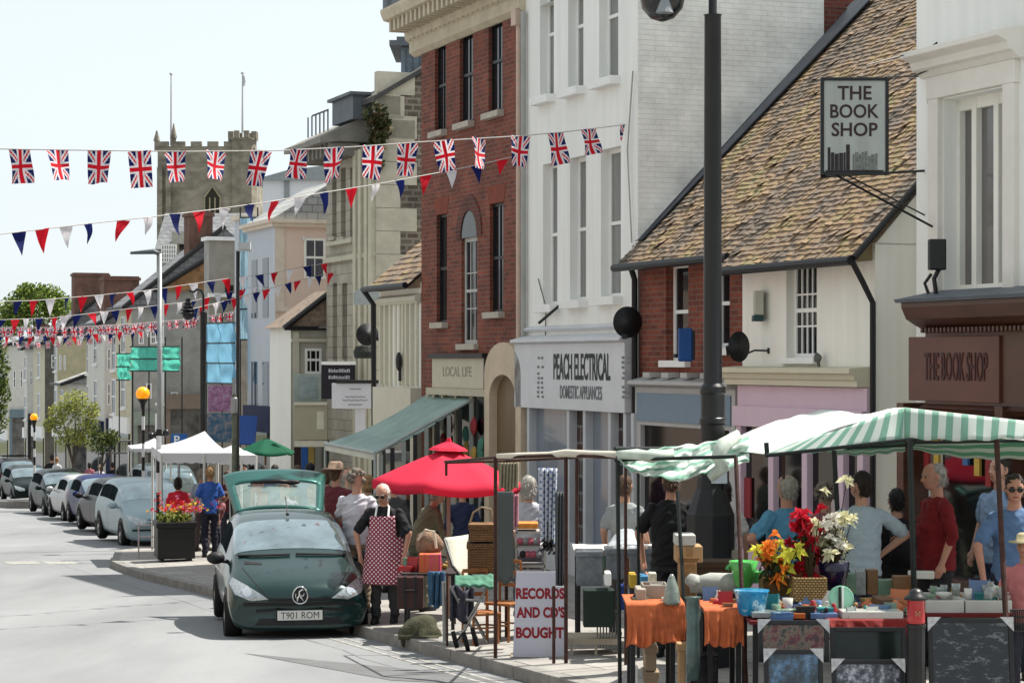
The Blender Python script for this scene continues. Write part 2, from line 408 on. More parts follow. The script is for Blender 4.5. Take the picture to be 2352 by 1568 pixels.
mb = MB()
def rg(u, v): t = -90 + 260 * u; s = -20 + 420 * v; w = S2W(t, s); return (w.x, w.y, road(w.y))
mb.grid(rg, 26, 42); structure("road", mb, M_asph)
mb = MB()
mb.grid(lambda u, v: (-1500 + 3000 * u, -200 + 2600 * v, road(-200 + 2600 * v) - .6), 12, 12); structure("ground", mb, mat("far_ground", (.16, .17, .1), .95))
ss = [i * .5 for i in range(0, 240)] + [120 + 5 * i for i in range(0, 40)]
ss = sorted(set(ss + [36.6, 43.8, 44.6, 45.0, 45.4, 79.4, 84.6]))
mb = MB(); kb = MB(); TS = [.16, .8, 2, 4, 6, 9, 14, 22, 60]
for a, b in zip(ss, ss[1:]):
    for i in range(len(TS) - 1):
        q = []
        for (s_, dt) in ((a, TS[i]), (a, TS[i + 1]), (b, TS[i + 1]), (b, TS[i])):
            w = S2W(tk(s_) + dt, s_); t = tk(s_) + dt
            q.append((w.x, w.y, road(w.y) + .12 + .03 * min(9, max(0, t - 7.48))))
        mb.quad(*q)
structure("pavement", mb, M_pave)
# kerb stones, laid as separate blocks 0.9 m long with open joints
L0 = []
s_ = 14.0
while s_ < 150:
    L0.append(s_); s_ += .9 if s_ < 44 or 45.4 < s_ else .2
for a, b in zip(L0, L0[1:]):
    j = .006; vs = []
    for s1, e in ((a, j), (b, -j)):
        for dt in (0, .17):
            for top in (0, 1):
                sq = s1 + e; w = S2W(tk(s1) + dt, sq); zt = road(w.y) + .125 + .03 * max(0, tk(s1) - 7.48) + RD.uniform(-.003, .003)
                vs.append((w.x, w.y, zt if top else road(w.y) - .1))
    kb.add(vs, [(0, 4, 5, 1), (1, 5, 7, 3), (0, 1, 3, 2), (4, 6, 7, 5), (2, 3, 7, 6)])
structure("kerb", kb, M_kerb, bevel=.012)
# double lines by the kerb, worn dashes on the carriageway and a darker patch with thin dark seams
mb = MB()
def strip(t0, t1, s0, s1, h, n=20, m_=mb):
    def f(u, v):
        s = s0 + (s1 - s0) * v; w = S2W(t0(s) + (t1(s) - t0(s)) * u, s); return (w.x, w.y, road(w.y) + h)
    m_.grid(f, 1, n)
for k in (.22, .38): strip(lambda s: tk(s) - k - .05, lambda s: tk(s) - k, 17, 25.5, .004)
for (x, y) in ((50, 1292), (140, 1292)):
    D = gd(x, y); w = P(x, y, D); t, s = W2S(w.x, w.y); strip(lambda q: t - .3, lambda q: t + .3, s - .5, s + .5, .004, 2)
structure("road_markings", mb, M_line)
mb = MB()
for (x0, y0, x1, y1, x2, y2, x3, y3) in ((560, 1500, 1190, 1548, 1260, 1562, 900, 1562),):
    q = []
    for x, y in ((x0, y0), (x1, y1), (x2, y2), (x3, y3)):
        D = gd(x, y); w = P(x, y, D); q.append((w.x, w.y, road(w.y) + .0035))
    mb.quad(*q)
rs = random.Random(4)
for (t0, s0_, t1, s1_) in ((6.75, 20, 6.8, 42), (3.9, 30.2, 7.2, 30.4), (4.4, 47, 7.2, 47.2)):
    pts = [(t0 + (t1 - t0) * k / 24 + rs.uniform(-.05, .05), s0_ + (s1_ - s0_) * k / 24 + rs.uniform(-.03, .03)) for k in range(25)]
    for (ta, sa_), (tb, sb2) in zip(pts, pts[1:]):
        w_ = rs.uniform(.002, .006); dt, ds = tb - ta, sb2 - sa_; L_ = math.hypot(dt, ds); nx, ny = -ds / L_ * w_, dt / L_ * w_
        q = []
        for t, s in ((ta - nx, sa_ - ny), (tb - nx, sb2 - ny), (tb + nx, sb2 + ny), (ta + nx, sa_ + ny)): w = S2W(t, s); q.append((w.x, w.y, road(w.y) + .0045))
        mb.quad(*q)
structure("road_patch", mb, M_patch)
# ---------------------------------------------------------------- buildings
class Bld:
    def __init__(self, name, label, T, s0, s1, ztop, m, depth=8., cat="building", holes=(), zb=None, side=None, name_wall="wall", rev=.14):
        self.T, self.s0, self.s1, self.zt = T, s0, s1, ztop
        w = S2W(T, (s0 + s1) / 2); self.g = gz(w.x, w.y) if zb is None else zb
        w.z = self.g; self.root = thing(name, label, cat, w, frame='street'); self.m = m
        zb_ = self.g - .5; mb = MB(); mb2 = mb if side is None else MB()
        ys = sorted({s0, s1} | {h for q in holes for h in q[:2]}); zs = sorted({zb_, ztop} | {h for q in holes for h in q[2:4]})
        for a, b in zip(ys, ys[1:]):
            for c, d in zip(zs, zs[1:]):
                my, mz = (a + b) / 2, (c + d) / 2
                if any(q[0] < my < q[1] and q[2] < mz < q[3] for q in holes): continue
                mb.quad((T, b, c), (T, a, c), (T, a, d), (T, b, d))
        for (a, b, c, d) in [q[:4] for q in holes]:
            x = T + rev
            mb.quad((T, a, c), (x, a, c), (x, a, d), (T, a, d)); mb.quad((T, b, c), (T, b, d), (x, b, d), (x, b, c))
            mb.quad((T, a, c), (T, b, c), (x, b, c), (x, a, c)); mb.quad((T, a, d), (x, a, d), (x, b, d), (T, b, d))
        X = T + depth
        mb2.quad((T, s0, zb_), (X, s0, zb_), (X, s0, ztop), (T, s0, ztop)); mb2.quad((T, s1, zb_), (T, s1, ztop), (X, s1, ztop), (X, s1, zb_))
        mb2.quad((X, s0, zb_), (X, s1, zb_), (X, s1, ztop), (X, s0, ztop)); mb2.quad((T, s0, ztop), (X, s0, ztop), (X, s1, ztop), (T, s1, ztop))
        mb.build(name_wall, m, self.root)
        if side is not None: mb2.build("side_wall", side, self.root)
    def part(self, name, mb, m, parent=None, **kw):
        p = parent or self.root
        if p.name not in XF: XF[p.name] = XF[self.root.name]
        return mb.build(name, m, p, **kw)
    def window(self, r, frame=None, glass=None, cols=2, rows=2, fw=.05, bar=.022, sill=.06, rev=.14, sillm=None, sash=True, out=.09, arch=False):
        a, b, c, d = r; T = self.T + rev - .03; frame = frame or M_white; glass = glass or M_glass
        mb = MB()
        for q in ((a, a + fw, c, d), (b - fw, b, c, d)): mb.box(T, T + .05, q[0], q[1], q[2], q[3])
        for q in ((c, c + fw), (d - fw, d)): mb.box(T - .002, T + .048, a + fw, b - fw, q[0], q[1])
        mid = (c + d) / 2
        if sash: mb.box(T - .012, T + .044, a + fw, b - fw, mid - .025, mid + .025)
        for i in range(1, cols): y = a + fw + (b - a - 2 * fw) * i / cols; mb.box(T + .004, T + .03, y - bar / 2, y + bar / 2, c + fw, d - fw)
        for j in range(1, rows):
            z = c + (d - c) * j / rows
            if not (sash and abs(z - mid) < .06): mb.box(T + .006, T + .028, a + fw, b - fw, z - bar / 2, z + bar / 2)
        o = self.part("window", mb, frame)
        g = MB(); g.quad((T + .02, b - fw / 2, c + fw / 2), (T + .02, a + fw / 2, c + fw / 2), (T + .02, a + fw / 2, d - fw / 2), (T + .02, b - fw / 2, d - fw / 2))
        self.part("pane", g, glass, o)
        if sill:
            s = MB(); s.box(self.T - out, T + .01, a - .07, b + .07, c - sill, c + .003); self.part("sill", s, sillm or frame, o, bevel=.006)
        return o
def band(T, s0, s1, prof, mi=0, mb=None):
    "moulding run along the street; prof = [(projection, z)...]"
    mb = mb or MB(); pts = [(T - p, z) for p, z in prof]
    mb.prism([(T + .02, prof[0][1])] + pts + [(T + .02, prof[-1][1])], 1, s0, s1, mi)
    # prism inserts axis 1 -> (x, s, z)
    return mb
M_render = mat("white_render", (.85, .85, .82), .8, var=.11, scale=1.6, bump=.12, bscale=25, streak=True)
M_cream = mat("cream_render", (.85, .84, .78), .8, var=.11, scale=1.4, bump=.12, streak=True)
M_pbrick = brickm("painted_brick", (.76, .76, .72), (.78, .78, .74), (.73, .73, .69), .225, .075, .005, .22, msmooth=.6, stain=.6)
M_brick = brickm("red_brick", (.27, .075, .04), (.16, .045, .028), (.21, .13, .1), .225, .075, .009, .42)
M_brick2 = brickm("dark_red_brick", (.18, .05, .032), (.12, .035, .025), (.15, .1, .085), .225, .075, .009, .35)
M_stone = brickm("pale_stone", (.46, .43, .36), (.40, .37, .31), (.3, .28, .23), .5, .25, .012, .22)
M_rubble = brickm("rubble_stone", (.17, .14, .11), (.11, .09, .07), (.26, .23, .19), .3, .14, .025, .5)
M_tile = rampm("lichen_tiles", [(.30, (.10, .088, .075)), (.40, (.185, .155, .125)), (.48, (.26, .20, .15)), (.55, (.33, .23, .14)), (.62, (.29, .25, .13)), (.74, (.27, .24, .20))], 1.3, .95, detail=13, bump=1.0, rand=.06, stretch=(1, 1.2, .8))
M_gutter = mat("black_gutter", (.02, .02, .022), .45, var=.2)
M_dglass = glassm("dark_shop_glass", (.012, .014, .016))

# --- bookshop at the right edge
T0 = 12.79
s_l = wall(2105, 0, T0)[0]; s_r = wall(2352, 0, T0)[0] - 2.2
wx = WR(T0, 2168, 2312, 215, 668)
zc_top = wall(2180, 690, T0)[1]
B = Bld("bookshop_building", "white rendered building at the right edge with a brown wooden bookshop front", T0, s_r, s_l, 4.0, M_render, holes=[wx], rev=.3)
mb = MB(); T = T0 + .2; a, b, c, d = wx
for k in (0, .27, .62, 1): y = b + (a - b) * k; mb.box(T - .03, T + .06, y - .045, y + .045, c, d)
mb.box(T - .025, T + .055, a, b, d - .12, d); mb.box(T - .025, T + .055, a, b, c, c + .08)
wn_ = B.part("window", mb, M_cream)
g = MB(); g.quad((T + .04, b, c), (T + .04, a, c), (T + .04, a, d), (T + .04, b, d)); B.part("pane", g, mat("grey_blind_glass", (.20, .19, .185), .12, var=.25, scale=1.5, coat=.5, streak=True), wn_)
# moulded window head and architrave
mb = MB(); zh = d
for q in ((a - .22, a - .02), (b + .02, b + .22)): mb.box(T0 - .07, T0 + .01, q[0], q[1], c, zh + .02)
mb.box(T0 - .075, T0 + .01, a - .24, b + .24, zh + .02, zh + .26)
band(T0, a - .34, b + .34, [(.08, zh + .26), (.14, zh + .32), (.20, zh + .34), (.22, zh + .42), (.34, zh + .47), (.34, zh + .53), (.1, zh + .58)], 0, mb)
B.part("window_surround", mb, mat("buff_stucco", (.77, .74, .69), .7, var=.05), bevel=.008)
# shop front
M_sfr = rampm("brown_shopfront", [(.3, (.07, .028, .018)), (.7, (.13, .055, .035))], 2, .35, stretch=(1, 1, 4), bump=.05)
M_sfp = rampm("red_brown_board", [(.3, (.12, .042, .03)), (.7, (.18, .065, .045))], 1.5, .4, bump=.05)
z690, z740, z760, z930 = [wall(2200, y, T0 - .45)[1] for y in (690, 745, 762, 935)]
sL = wall(2045, 0, T0 - .5)[0]
Tf = T0 - .22
mb = MB()
band(T0, s_r, sL - .25, [(.22, z930 - .08), (.30, z930 - .02), (.22, z930 + .02), (.22, z760), (.30, z760 + .06), (.34, z740), (.46, z740 + .07), (.52, z690 - .05), (.52, z690), (.05, z690 + .07)], 0, mb)
for k in range(60):
    y = s_r + .1 + k * .075
    if y < sL - .4: mb.box(T0 - .36, T0 - .25, y, y + .04, z760 + .0, z760 + .055)
sg = B.part("shop_fascia", mb, M_sfr, bevel=.006)
e0, e1 = wall(2300, 0, Tf)[0], wall(2092, 0, Tf)[0]
mb = MB(); mb.box(Tf - .03, Tf + .01, e0, e1, z930 + .05, z760 - .04); sb = B.part("sign_board", mb, M_sfp, bevel=.005)
mb = MB(); xc = wall(2200, 0, Tf)[0]
mb.text("THE BOOK SHOP", (Tf - .035, xc, (z930 + z760) / 2 + .03), (0, -1, 0), (0, 0, 1), w=abs(wall(2130, 0, Tf)[0] - wall(2275, 0, Tf)[0]), h=.3, bold=.012, depth=.003)
B.part("lettering", mb, mat("maroon_letters", (.06, .012, .014), .4), sb)
mb = MB()
for x in (2085, 2312): y = wall(x, 0, Tf)[0]; mb.box(Tf - .1, T0 + .01, y - .07, y + .07, B.g, z930 + .02)
mb.box(Tf + .02, T0 + .02, s_r, sL - .3, B.g, B.g + .5)
B.part("pilasters", mb, M_sfr, bevel=.006)
mb = MB(); mb.box(T0 - .06, T0 - .02, s_r, sL - .35, B.g + .5, z930 - .08); B.part("shop_window", mb, M_dglass)
mb = MB()
for x, c_ in ((2145, 0), (2168, 1), (2235, 2), (2262, 1), (2288, 0)):
    y = wall(x, 0, T0)[0]; mb.box(T0 - .1, T0 - .07, y - .05, y + .05, B.g + 1.5 + .1 * c_, B.g + 2.2 + .1 * c_, c_)
B.part("book_display", mb, [mat("book_red", (.35, .05, .05)), mat("book_yellow", (.6, .42, .1)), mat("book_blue", (.1, .2, .4))])
mb = MB()   # lead capping with clutter of weeds on the fascia roof
band(T0, s_r, sL - .2, [(.56, z690 + .0), (.58, z690 + .035), (.02, z690 + .14)], 0, mb); B.part("lead_flashing", mb, M_lead)
# wall floodlight and iron bracket ornaments
q = S2W(T0 - .3, wall(2150, 0, T0 - .3)[0]); 
zf = wall(2150, 560, T0)[1]
r = thing("floodlight", "black box floodlight standing on the ledge above the brown bookshop fascia", "light", (q.x, q.y, z690 + .09), frame='world')
y0 = Vector((q.x, q.y, 0)); mb = MB()
mb.box(q.x - .08, q.x + .1, q.y - .06, q.y + .06, z690 + .34, zf + .02); mb.build("housing", M_black, r, bevel=.015)
mb = MB(); mb.path([(q.x, q.y, z690 + .09), (q.x - .02, q.y, z690 + .25), (q.x + .03, q.y, z690 + .35)], .025); mb.path([(q.x - .08, q.y, z690 + .09), (q.x - .12, q.y, z690 + .2), (q.x - .05, q.y, z690 + .3)], .018); mb.build("bracket", M_black, r)

# --- hanging sign THE BOOK SHOP on its iron bracket
Dn = 23.0
A = [P(1892, 186, Dn), P(2033, 186, Dn), P(2033, 395, Dn), P(1892, 395, Dn)]
r = thing("hanging_sign", "framed hanging sign reading THE BOOK SHOP over a painted row of books", "sign", P(2105, 392, 23.6), frame='world')
x0, x1 = A[0].x, A[1].x; z1, z0 = A[0].z, A[2].z
mb = MB(); mb.box(x0, x1, Dn - .012, Dn + .012, z0, z1)
M_sgn = mat("weathered_sign", (.44, .46, .44), .6, var=.2, scale=5, streak=True)
bd = mb.build("board", M_sgn, r)
mb = MB(); fw = .035
for q in ((x0 - fw, x0, z0 - fw, z1 + fw), (x1, x1 + fw, z0 - fw, z1 + fw)): mb.box(q[0], q[1], Dn - .03, Dn + .03, q[2], q[3])
for q in ((z0 - fw, z0), (z1, z1 + fw)): mb.box(x0, x1, Dn - .03, Dn + .03, q[0], q[1])
mb.build("sign_frame", M_black, r, bevel=.005)
M_let = mat("dark_maroon_paint", (.06, .035, .04), .6)
mb = MB(); xc = (x0 + x1) / 2
for t, yy, ww in (("THE", 214, 78), ("BOOK", 256, 112), ("SHOP", 298, 106)):
    mb.text(t, (xc, Dn - .013, P(0, yy, Dn).z), (1, 0, 0), (0, 0, 1), w=ww / F * Dn, h=32 / F * Dn, bold=.02, depth=.002)
    # slab serifs
    n = len(t)
mb.build("lettering", M_let, r)
mb = MB(); x = x0 + .04
for k in range(14):
    w_ = RD.uniform(.02, .045); h_ = RD.uniform(.16, .27) if k < 6 else RD.uniform(.13, .2)
    if x + w_ > x1 - .02: break
    mb.box(x, x + w_, Dn - .017, Dn - .0125, z0 + .02, z0 + .02 + h_, 0 if k < 6 else 1); x += w_ + (.006 if k != 5 else .03)
mb.box(x0 + .02, x1 - .02, Dn - .016, Dn - .0125, z0, z0 + .018, 0)
mb.build("painted_books", [mat("book_paint", (.05, .04, .045), .7, var=.5, scale=30), mat("faded_book_paint", (.22, .23, .22), .7, var=.5, scale=30)], r)
mb = MB()
pw = P(2132, 392, 23.9); pt = P(2132, 178, 23.9)
mb.tube((x0 - .03, Dn, z0 - .05), pw, .014); mb.tube((x1, Dn, z1 + .04), P(2110, 176, 23.9), .009)
mb.tube(P(1920, 402, Dn), P(2150, 525, 23.6), .013); mb.tube(P(1945, 402, Dn + .2), P(2135, 500, 23.9), .009)
mb.tube(P(2134, 365, 23.8), P(2138, 460, 23.8), .018); mb.tube(P(2132, 200, 23.8), P(2133, 245, 23.8), .014)
mb.path([P(2100, 175, 23.8), P(2135, 160, 23.5), P(2138, 145, 23.5), P(2125, 140, 23.5)], .009); mb.path([P(2105, 125, 23.8), P(2140, 108, 23.4), P(2153, 98, 23.4)], .011)
mb.tube(P(1990, 150, 23.2), P(2110, 118, 23.8), .007)
mb.build("bracket", M_black, r)

# --- pair of cottages with the lichen-covered tiled roof
sB, sM, sE = wall(1468, 0, T0)[0], wall(1728, 0, T0)[0], wall(2035, 0, T0)[0]
eav = 1.45
w1 = WR(T0, 1530, 1581, 603, 828); w2 = WR(T0, 1636, 1676, 592, 800)
B = Bld("brick_cottage", "low red brick cottage under the mossy tiled roof with grey shopfront below", T0, sM, sB, eav, M_brick, depth=7.6, holes=[w1, w2])
for w_ in (w1, w2): B.window(w_, cols=1, rows=2, fw=.07, sill=.09)
zt = wall(1600, 885, T0)[1]; zm0, zm1 = wall(1600, 972, T0)[1], wall(1600, 905, T0)[1]
M_greyp = mat("pale_grey_paint", (.50, .50, .49), .6, var=.1, streak=True)
mb = MB(); T = T0 - .12
band(T0, sM + .25, sB - .12, [(.12, zm0 - .06), (.12, zt - .04), (.24, zt), (.24, zt + .05), (.02, zt + .1)], 0, mb)
for k in range(4): y = sM + .9 + k * .6; mb.box(T0 - .2, T0 - .02, y, y + .22, zt + .1, zt + .17)
mb.box(T, T0 + .01, sM + .22, sM + .42, B.g, zm0 - .06); mb.box(T, T0 + .01, sB - .3, sB - .12, B.g, zm0 - .06)
mb.box(T, T0 + .01, sM + .42, sB - .3, B.g, B.g + .55); mb.box(T + .02, T0 + .01, sM + .42, sB - .3, zm0 - .45, zm0 - .38)
B.part("shopfront", mb, M_greyp, bevel=.006)
mb = MB(); mb.box(T - .02, T - .003, sM + .35, sB - .22, zm0, zm1); B.part("sign_panel", mb, mat("blue_grey_panel", (.22, .29, .36), .5, var=.04))
mb = MB(); mb.box(T0 - .05, T0 - .01, sM + .42, sB - .3, B.g + .55, zm0 - .06); B.part("shop_window", mb, M_dglass)
mb = MB(); qx = T0 - .08; yy = sB - .02
mb.path([(qx - .1, yy, eav - .02), (qx, yy, eav - .3), (qx, yy, B.g)], .045); B.part("drainpipe", mb, M_gutter)
mb = MB(); mb.box(T0 - .14, T0 - .002, sM - .02, sB + .02, eav - .13, eav - .02); B.part("eaves_board", mb, M_white)

Tc = T0 - .14
w1 = WR(Tc, 1806, 1876, 602, 822)
zcor0, zcor1 = wall(1860, 886, Tc)[1], wall(1860, 845, Tc)[1]
C_ = Bld("cream_cottage", "cream rendered cottage with barred sash window and pink shopfront", Tc, sE, sM, eav - .12, M_cream, depth=7.7, holes=[w1])
B2 = B; B = C_
B.window(w1, cols=5, rows=3, fw=.055, sill=.07)
mb = MB(); band(Tc, sE + .12, sM + .18, [(.17, zcor0), (.17, zcor0 + .07), (.2, zcor0 + .08), (.22, zcor1 - .07), (.27, zcor1 - .06), (.27, zcor1), (.02, zcor1 + .02)], 0, mb); B.part("cornice", mb, mat("cream_gloss", (.63, .60, .47), .5, var=.05), bevel=.006)
M_pink = mat("pink_paint", (.66, .52, .60), .55, var=.05)
zp = B.g + 2.15
mb = MB(); mb.box(Tc - .08, Tc + .01, sE + .05, sM - .02, zp + .25, zcor0 - .01); B.part("fascia", mb, M_pink)
mb = MB()
for y in (sE + .05, sE + .5, sE + 1.35, sE + 2.2, sM - .2): mb.box(Tc - .13, Tc + .01, y, y + .13, B.g, zp)
mb.box(Tc - .12, Tc + .01, sE + .05, sM - .02, B.g, B.g + .6); mb.box(Tc - .16, Tc + .01, sE + .03, sM - .02, zp, zp + .25)
B.part("shopfront", mb, M_pink, bevel=.005)
mb = MB(); mb.box(Tc - .05, Tc - .005, sE + .06, sM - .06, B.g + .6, zp); B.part("shop_window", mb, M_dglass)
mb = MB()
for k, c_ in ((.75, 1), (1.7, 2), (2.9, 0)): mb.box(Tc - .08, Tc - .055, sE + k, sE + k + .25, B.g + 1.0, B.g + 1.5, c_)
B.part("window_display", mb, [mat("poster_red", (.3, .05, .06)), mat("poster_pale", (.45, .4, .4)), mat("poster_dark", (.08, .05, .06))])
# roof of tiles in courses
def tiled(Tr, y0, y1, z0, run, pitch, tw=.15, ex=.095, jit=1.0, mb=None):
    mb = mb or MB(); n = int(run / ex); cp, sp = math.cos(pitch), math.sin(pitch); m = int((y1 - y0) / tw)
    for i in range(n):
        o = (i % 2) * tw / 2
        for k in range(-1, m + 1):
            a = y0 + k * tw + o; b = a + tw - .006
            a = max(a, y0); b = min(b, y1)
            if b - a < .03: continue
            d0 = i * ex; d1 = d0 + ex + .03; lift = .018 + RD.uniform(0, .010) * jit; sk = RD.uniform(-.008, .008) * jit; d0 += RD.uniform(-.012, .012) * jit
            if RD.random() < .05 * jit: lift += .022; sk *= 2
            def pt(y, d, h): return (Tr + d * cp - h * sp, y, z0 + d * sp + h * cp)
            vs = [pt(a, d0, lift + sk), pt(b, d0, lift - sk), pt(b, d1, .006), pt(a, d1, .006), pt(a, d0, lift - .016 + sk), pt(b, d0, lift - .016 - sk)]
            mb.add(vs, [(0, 3, 2, 1), (0, 1, 5, 4)])
    mb.quad((Tr, y0, z0 - .01), (Tr + run * cp, y0, z0 + run * sp - .01), (Tr + run * cp, y1, z0 + run * sp - .01), (Tr, y1, z0 - .01))
    return mb
pit = rad(46); run = 5.5
T1 = T0 - .3
mb = tiled(T1, sM + .02, sB + .12, eav - .12, run, pit)
mb.prism([(T1, eav - .16), (T1 + run * math.cos(pit), eav - .16 + run * math.sin(pit)), (T1 + 2 * run * math.cos(pit), eav - .16)], 1, sM + .05, sB + .05)
B2.part("roof", mb, M_tile)
T2 = T0 - .46
mb = tiled(T2, sE - .1, sM + .02, eav - .12 - .165, run + .23, pit); rn = run + .23
mb.prism([(T2, eav - .32), (T2 + rn * math.cos(pit), eav - .32 + rn * math.sin(pit)), (T2 + 2 * rn * math.cos(pit), eav - .32)], 1, sE + .06, sM - .01)
C_.part("roof", mb, M_tile)
mb = MB(); mb.prism([(T0 - .14, eav - .14), (T2 + rn * math.cos(pit), eav - .34 + rn * math.sin(pit)), (T0 + 7.5, eav - .14)], 1, sE, sE + .05); C_.part("gable_wall", mb, M_cream)
mb = MB(); mb.path([(T1 - .05, sB + .1, eav - .14), (T1 - .05, sM - .0, eav - .14)], .055); B2.part("gutter", mb, M_gutter)
mb = MB(); mb.path([(T2 - .05, sM + .1, eav - .33), (T2 - .05, sE - .1, eav - .33)], .055); mb.path([(T2 - .03, sE - .05, eav - .3), (T2 + .12, sE - .05, eav - .55), (T0 - .2, sE - .05, eav - .8), (T0 - .2, sE - .05, C_.g)], .035); C_.part("gutter", mb, M_gutter)
mb = MB(); mb.path([(T2 - .02, sE - .12, eav - .3), (T2 + rn * math.cos(pit), sE - .12, eav - .28 + rn * math.sin(pit))], .04); C_.part("verge", mb, M_gutter)
# slate-dark valley along the left verge
mb = MB(); cp, sp = math.cos(pit), math.sin(pit)
mb.quad((T1 + .3, sB + .12, eav + .25), (T1 + .3, sB - .1, eav + .26), (T1 + run * cp, sB - .75, eav + run * sp + .0), (T1 + run * cp, sB + .12, eav - .1 + run * sp))
B2.part("lead_valley", mb, mat("lead_valley", (.05, .06, .075), .6, var=.4, scale=6), solid=.02)

# --- tall white shop: electrical
sA, sBb = wall(1465, 0, T0)[0], wall(1207, 0, T0)[0]
hz = 5.6
wins = [WR(T0, *q) for q in ((1240, 1272, -70, 222), (1305, 1340, -90, 204), (1376, 1420, -115, 182), (1247, 1280, 375, 700), (1309, 1346, 360, 690), (1380, 1426, 340, 682))]
B = Bld("electrical_shop_building", "tall white painted terraced building with six sash windows above an electrical shop", T0, sA, sBb, hz, M_render, holes=wins, rev=.17, side=M_pbrick, depth=3.0)
for w_ in wins: B.window(w_, cols=1, rows=2, fw=.06, sill=.12, rev=.17, out=.16, glass=M_glassl)
mb = MB(); mb.box(T0 + 3.0, T0 + 9, sA - .0, sBb, B.g, 5.2); B.part("rear_wing", mb, M_brick2)
zA, zB = wall(1340, 788, T0 - .2)[1], wall(1340, 940, T0 - .2)[1]
mb = MB(); band(T0, sA + .02, sBb - .02, [(.2, zB - .02), (.2, zA), (.28, zA + .03), (.28, zA + .07), (.03, zA + .14)], 0, mb)
zs = wall(1340, 752, T0)[1]; band(T0, sA, sBb, [(.05, zs - .04), (.09, zs), (.01, zs + .05)], 0, mb)
sg = B.part("shop_fascia", mb, mat("cool_white_board", (.66, .67, .69), .5, var=.05), bevel=.006)
Tq = T0 - .2
mb = MB(); yc = wall(1335, 0, Tq)[0]; ww = abs(wall(1270, 0, Tq)[0] - wall(1400, 0, Tq)[0])
zt_ = wall(1335, 842, Tq)[1]; mb.text("PEACH ELECTRICAL", (Tq - .002, yc, zt_), (0, -1, 0), (0, 0, 1), w=ww, h=.40, bold=.016, depth=.006)
B.part("lettering", mb, mat("black_letters", (.02, .03, .035), .5), sg)
mb = MB(); mb.text("DOMESTIC APPLIANCES", (Tq - .002, yc + .02, wall(1335, 901, Tq)[1]), (0, -1, 0), (0, 0, 1), w=ww * .74, h=.2, bold=.008, depth=.006)
for x in (1241, 1437):
    y = wall(x, 0, Tq)[0]
    for k, yy in enumerate((832, 868, 900)):
        z = wall(x, yy, Tq)[1]
        for i in range(3):
            for j in range(2):
                if RD.random() < .85: mb.ell((Tq - .004, y - .09 + j * .16 + RD.uniform(-.02, .02), z - .07 + i * .07), (.004, .055, .022), 8, 5)
B.part("small_lettering", mb, mat("grey_letters", (.2, .22, .23), .5), sg)
mb = MB(); zb_ = zB - .02
for x in (1218, 1310, 1347, 1405, 1440, 1458):
    y = wall(x, 0, T0 - .12)[0]; mb.box(T0 - .16, T0 + .01, y - .05, y + .05, B.g, zb_)
mb.box(T0 - .15, T0 + .01, sA + .3, sBb - .2, B.g, B.g + .5)
B.part("shopfront", mb, mat("grey_white_frame", (.55, .57, .59), .5, var=.06), bevel=.006)
mb = MB()
for a_, b_, k in ((1218, 1310, 0), (1310, 1347, 1), (1347, 1405, 0), (1405, 1440, 1), (1440, 1460, 2)):
    y0, y1 = wall(a_, 0, T0)[0], wall(b_, 0, T0)[0]; mb.quad((T0 - .03, y0, B.g + .3), (T0 - .03, y1, B.g + .3), (T0 - .03, y1, zb_), (T0 - .03, y0, zb_), k)
B.part("shop_window", mb, [mat("pale_blind", (.25, .29, .34), .15, var=.15, coat=.4, streak=True), brickm("painted_brick_reflection", (.1, .05, .04), (.05, .05, .05), (.2, .2, .2), .4, .25, .02, .4), mat("grey_render2", (.5, .5, .48))])  # second material: reflection of a brick wall painted into the pane colour
mb = MB(); mb.path([(T0 - .07, sBb - .08, hz), (T0 - .07, sBb - .08, B.g)], .045); mb.path([(T0 - .05, sA + .06, wall(1440, 170, T0)[1]), (T0 - .05, sA + .25, wall(1425, 350, T0)[1]), (T0 - .05, sA + .1, wall(1435, 560, T0)[1])], .012); B.part("drainpipe", mb, mat("grey_pipe", (.4, .4, .38), .5))
mb = MB(); yy = wall(1293, 0, T0)[0]; mb.path([(T0 - .02, yy + .1, wall(1288, 702, T0)[1]), (T0 - .4, yy, wall(1298, 742, T0)[1])], .022); B.part("flagpole_bracket", mb, M_black)
ELEC = B
mb = MB(); zc = wall(1340, 772, T0)[1]
mb.path([(T0 - .02, sBb - .05 - (sBb - sA) * k / 16, zc + .02 * math.sin(k * 1.7)) for k in range(17)], .009, 5); mb.path([(T0 - .02, sBb - .9, zc), (T0 - .02, sBb - .93, wall(1250, 705, T0)[1]), (T0 - .02, sBb - .6, wall(1240, 640, T0)[1])], .008, 5)
B.part("cable", mb, M_dark)

# --- three-storey red brick building
sR, sL2 = wall(1205, 0, T0)[0], wall(968, 0, T0)[0]
wins = [WR(T0, *q) for q in ((999, 1024, 90, 302), (1056, 1086, 60, 282), (1122, 1154, 22, 258), (1003, 1026, 492, 741), (1125, 1156, 466, 717))]
arch = WR(T0, 1060, 1096, 545, 790)
zt = 6.35
B = Bld("brick_building", "tall three-storey red brick building with dark windows and bracketed cornice", T0, sR, sL2, zt, M_brick, holes=wins + [arch], side=M_brick2, rev=.09)
for w_ in wins: B.window(w_, cols=2, rows=2, fw=.05, frame=mat("black_sash", (.02, .022, .024), .4), sill=.1, rev=.09, out=.12, sillm=mat("stone_sill", (.5, .46, .4), .8))
o = B.window(arch, cols=3, rows=3, fw=.07, sill=.1, rev=.09, frame=mat("aged_white_frame", (.5, .5, .48), .5), sillm=MATS["stone_sill"])
a, b, c, d = arch; mb = MB(); n = 12; yc = (a + b) / 2; rr = (b - a) / 2
pts = [(yc + rr * math.cos(math.pi * k / n), d + 1.15 * rr * math.sin(math.pi * k / n)) for k in range(n + 1)]
mb.prism([(y, z) for y, z in pts], 0, T0 - .004, T0 + .01); B.part("arch_head", mb, M_dglass)
mb = MB()
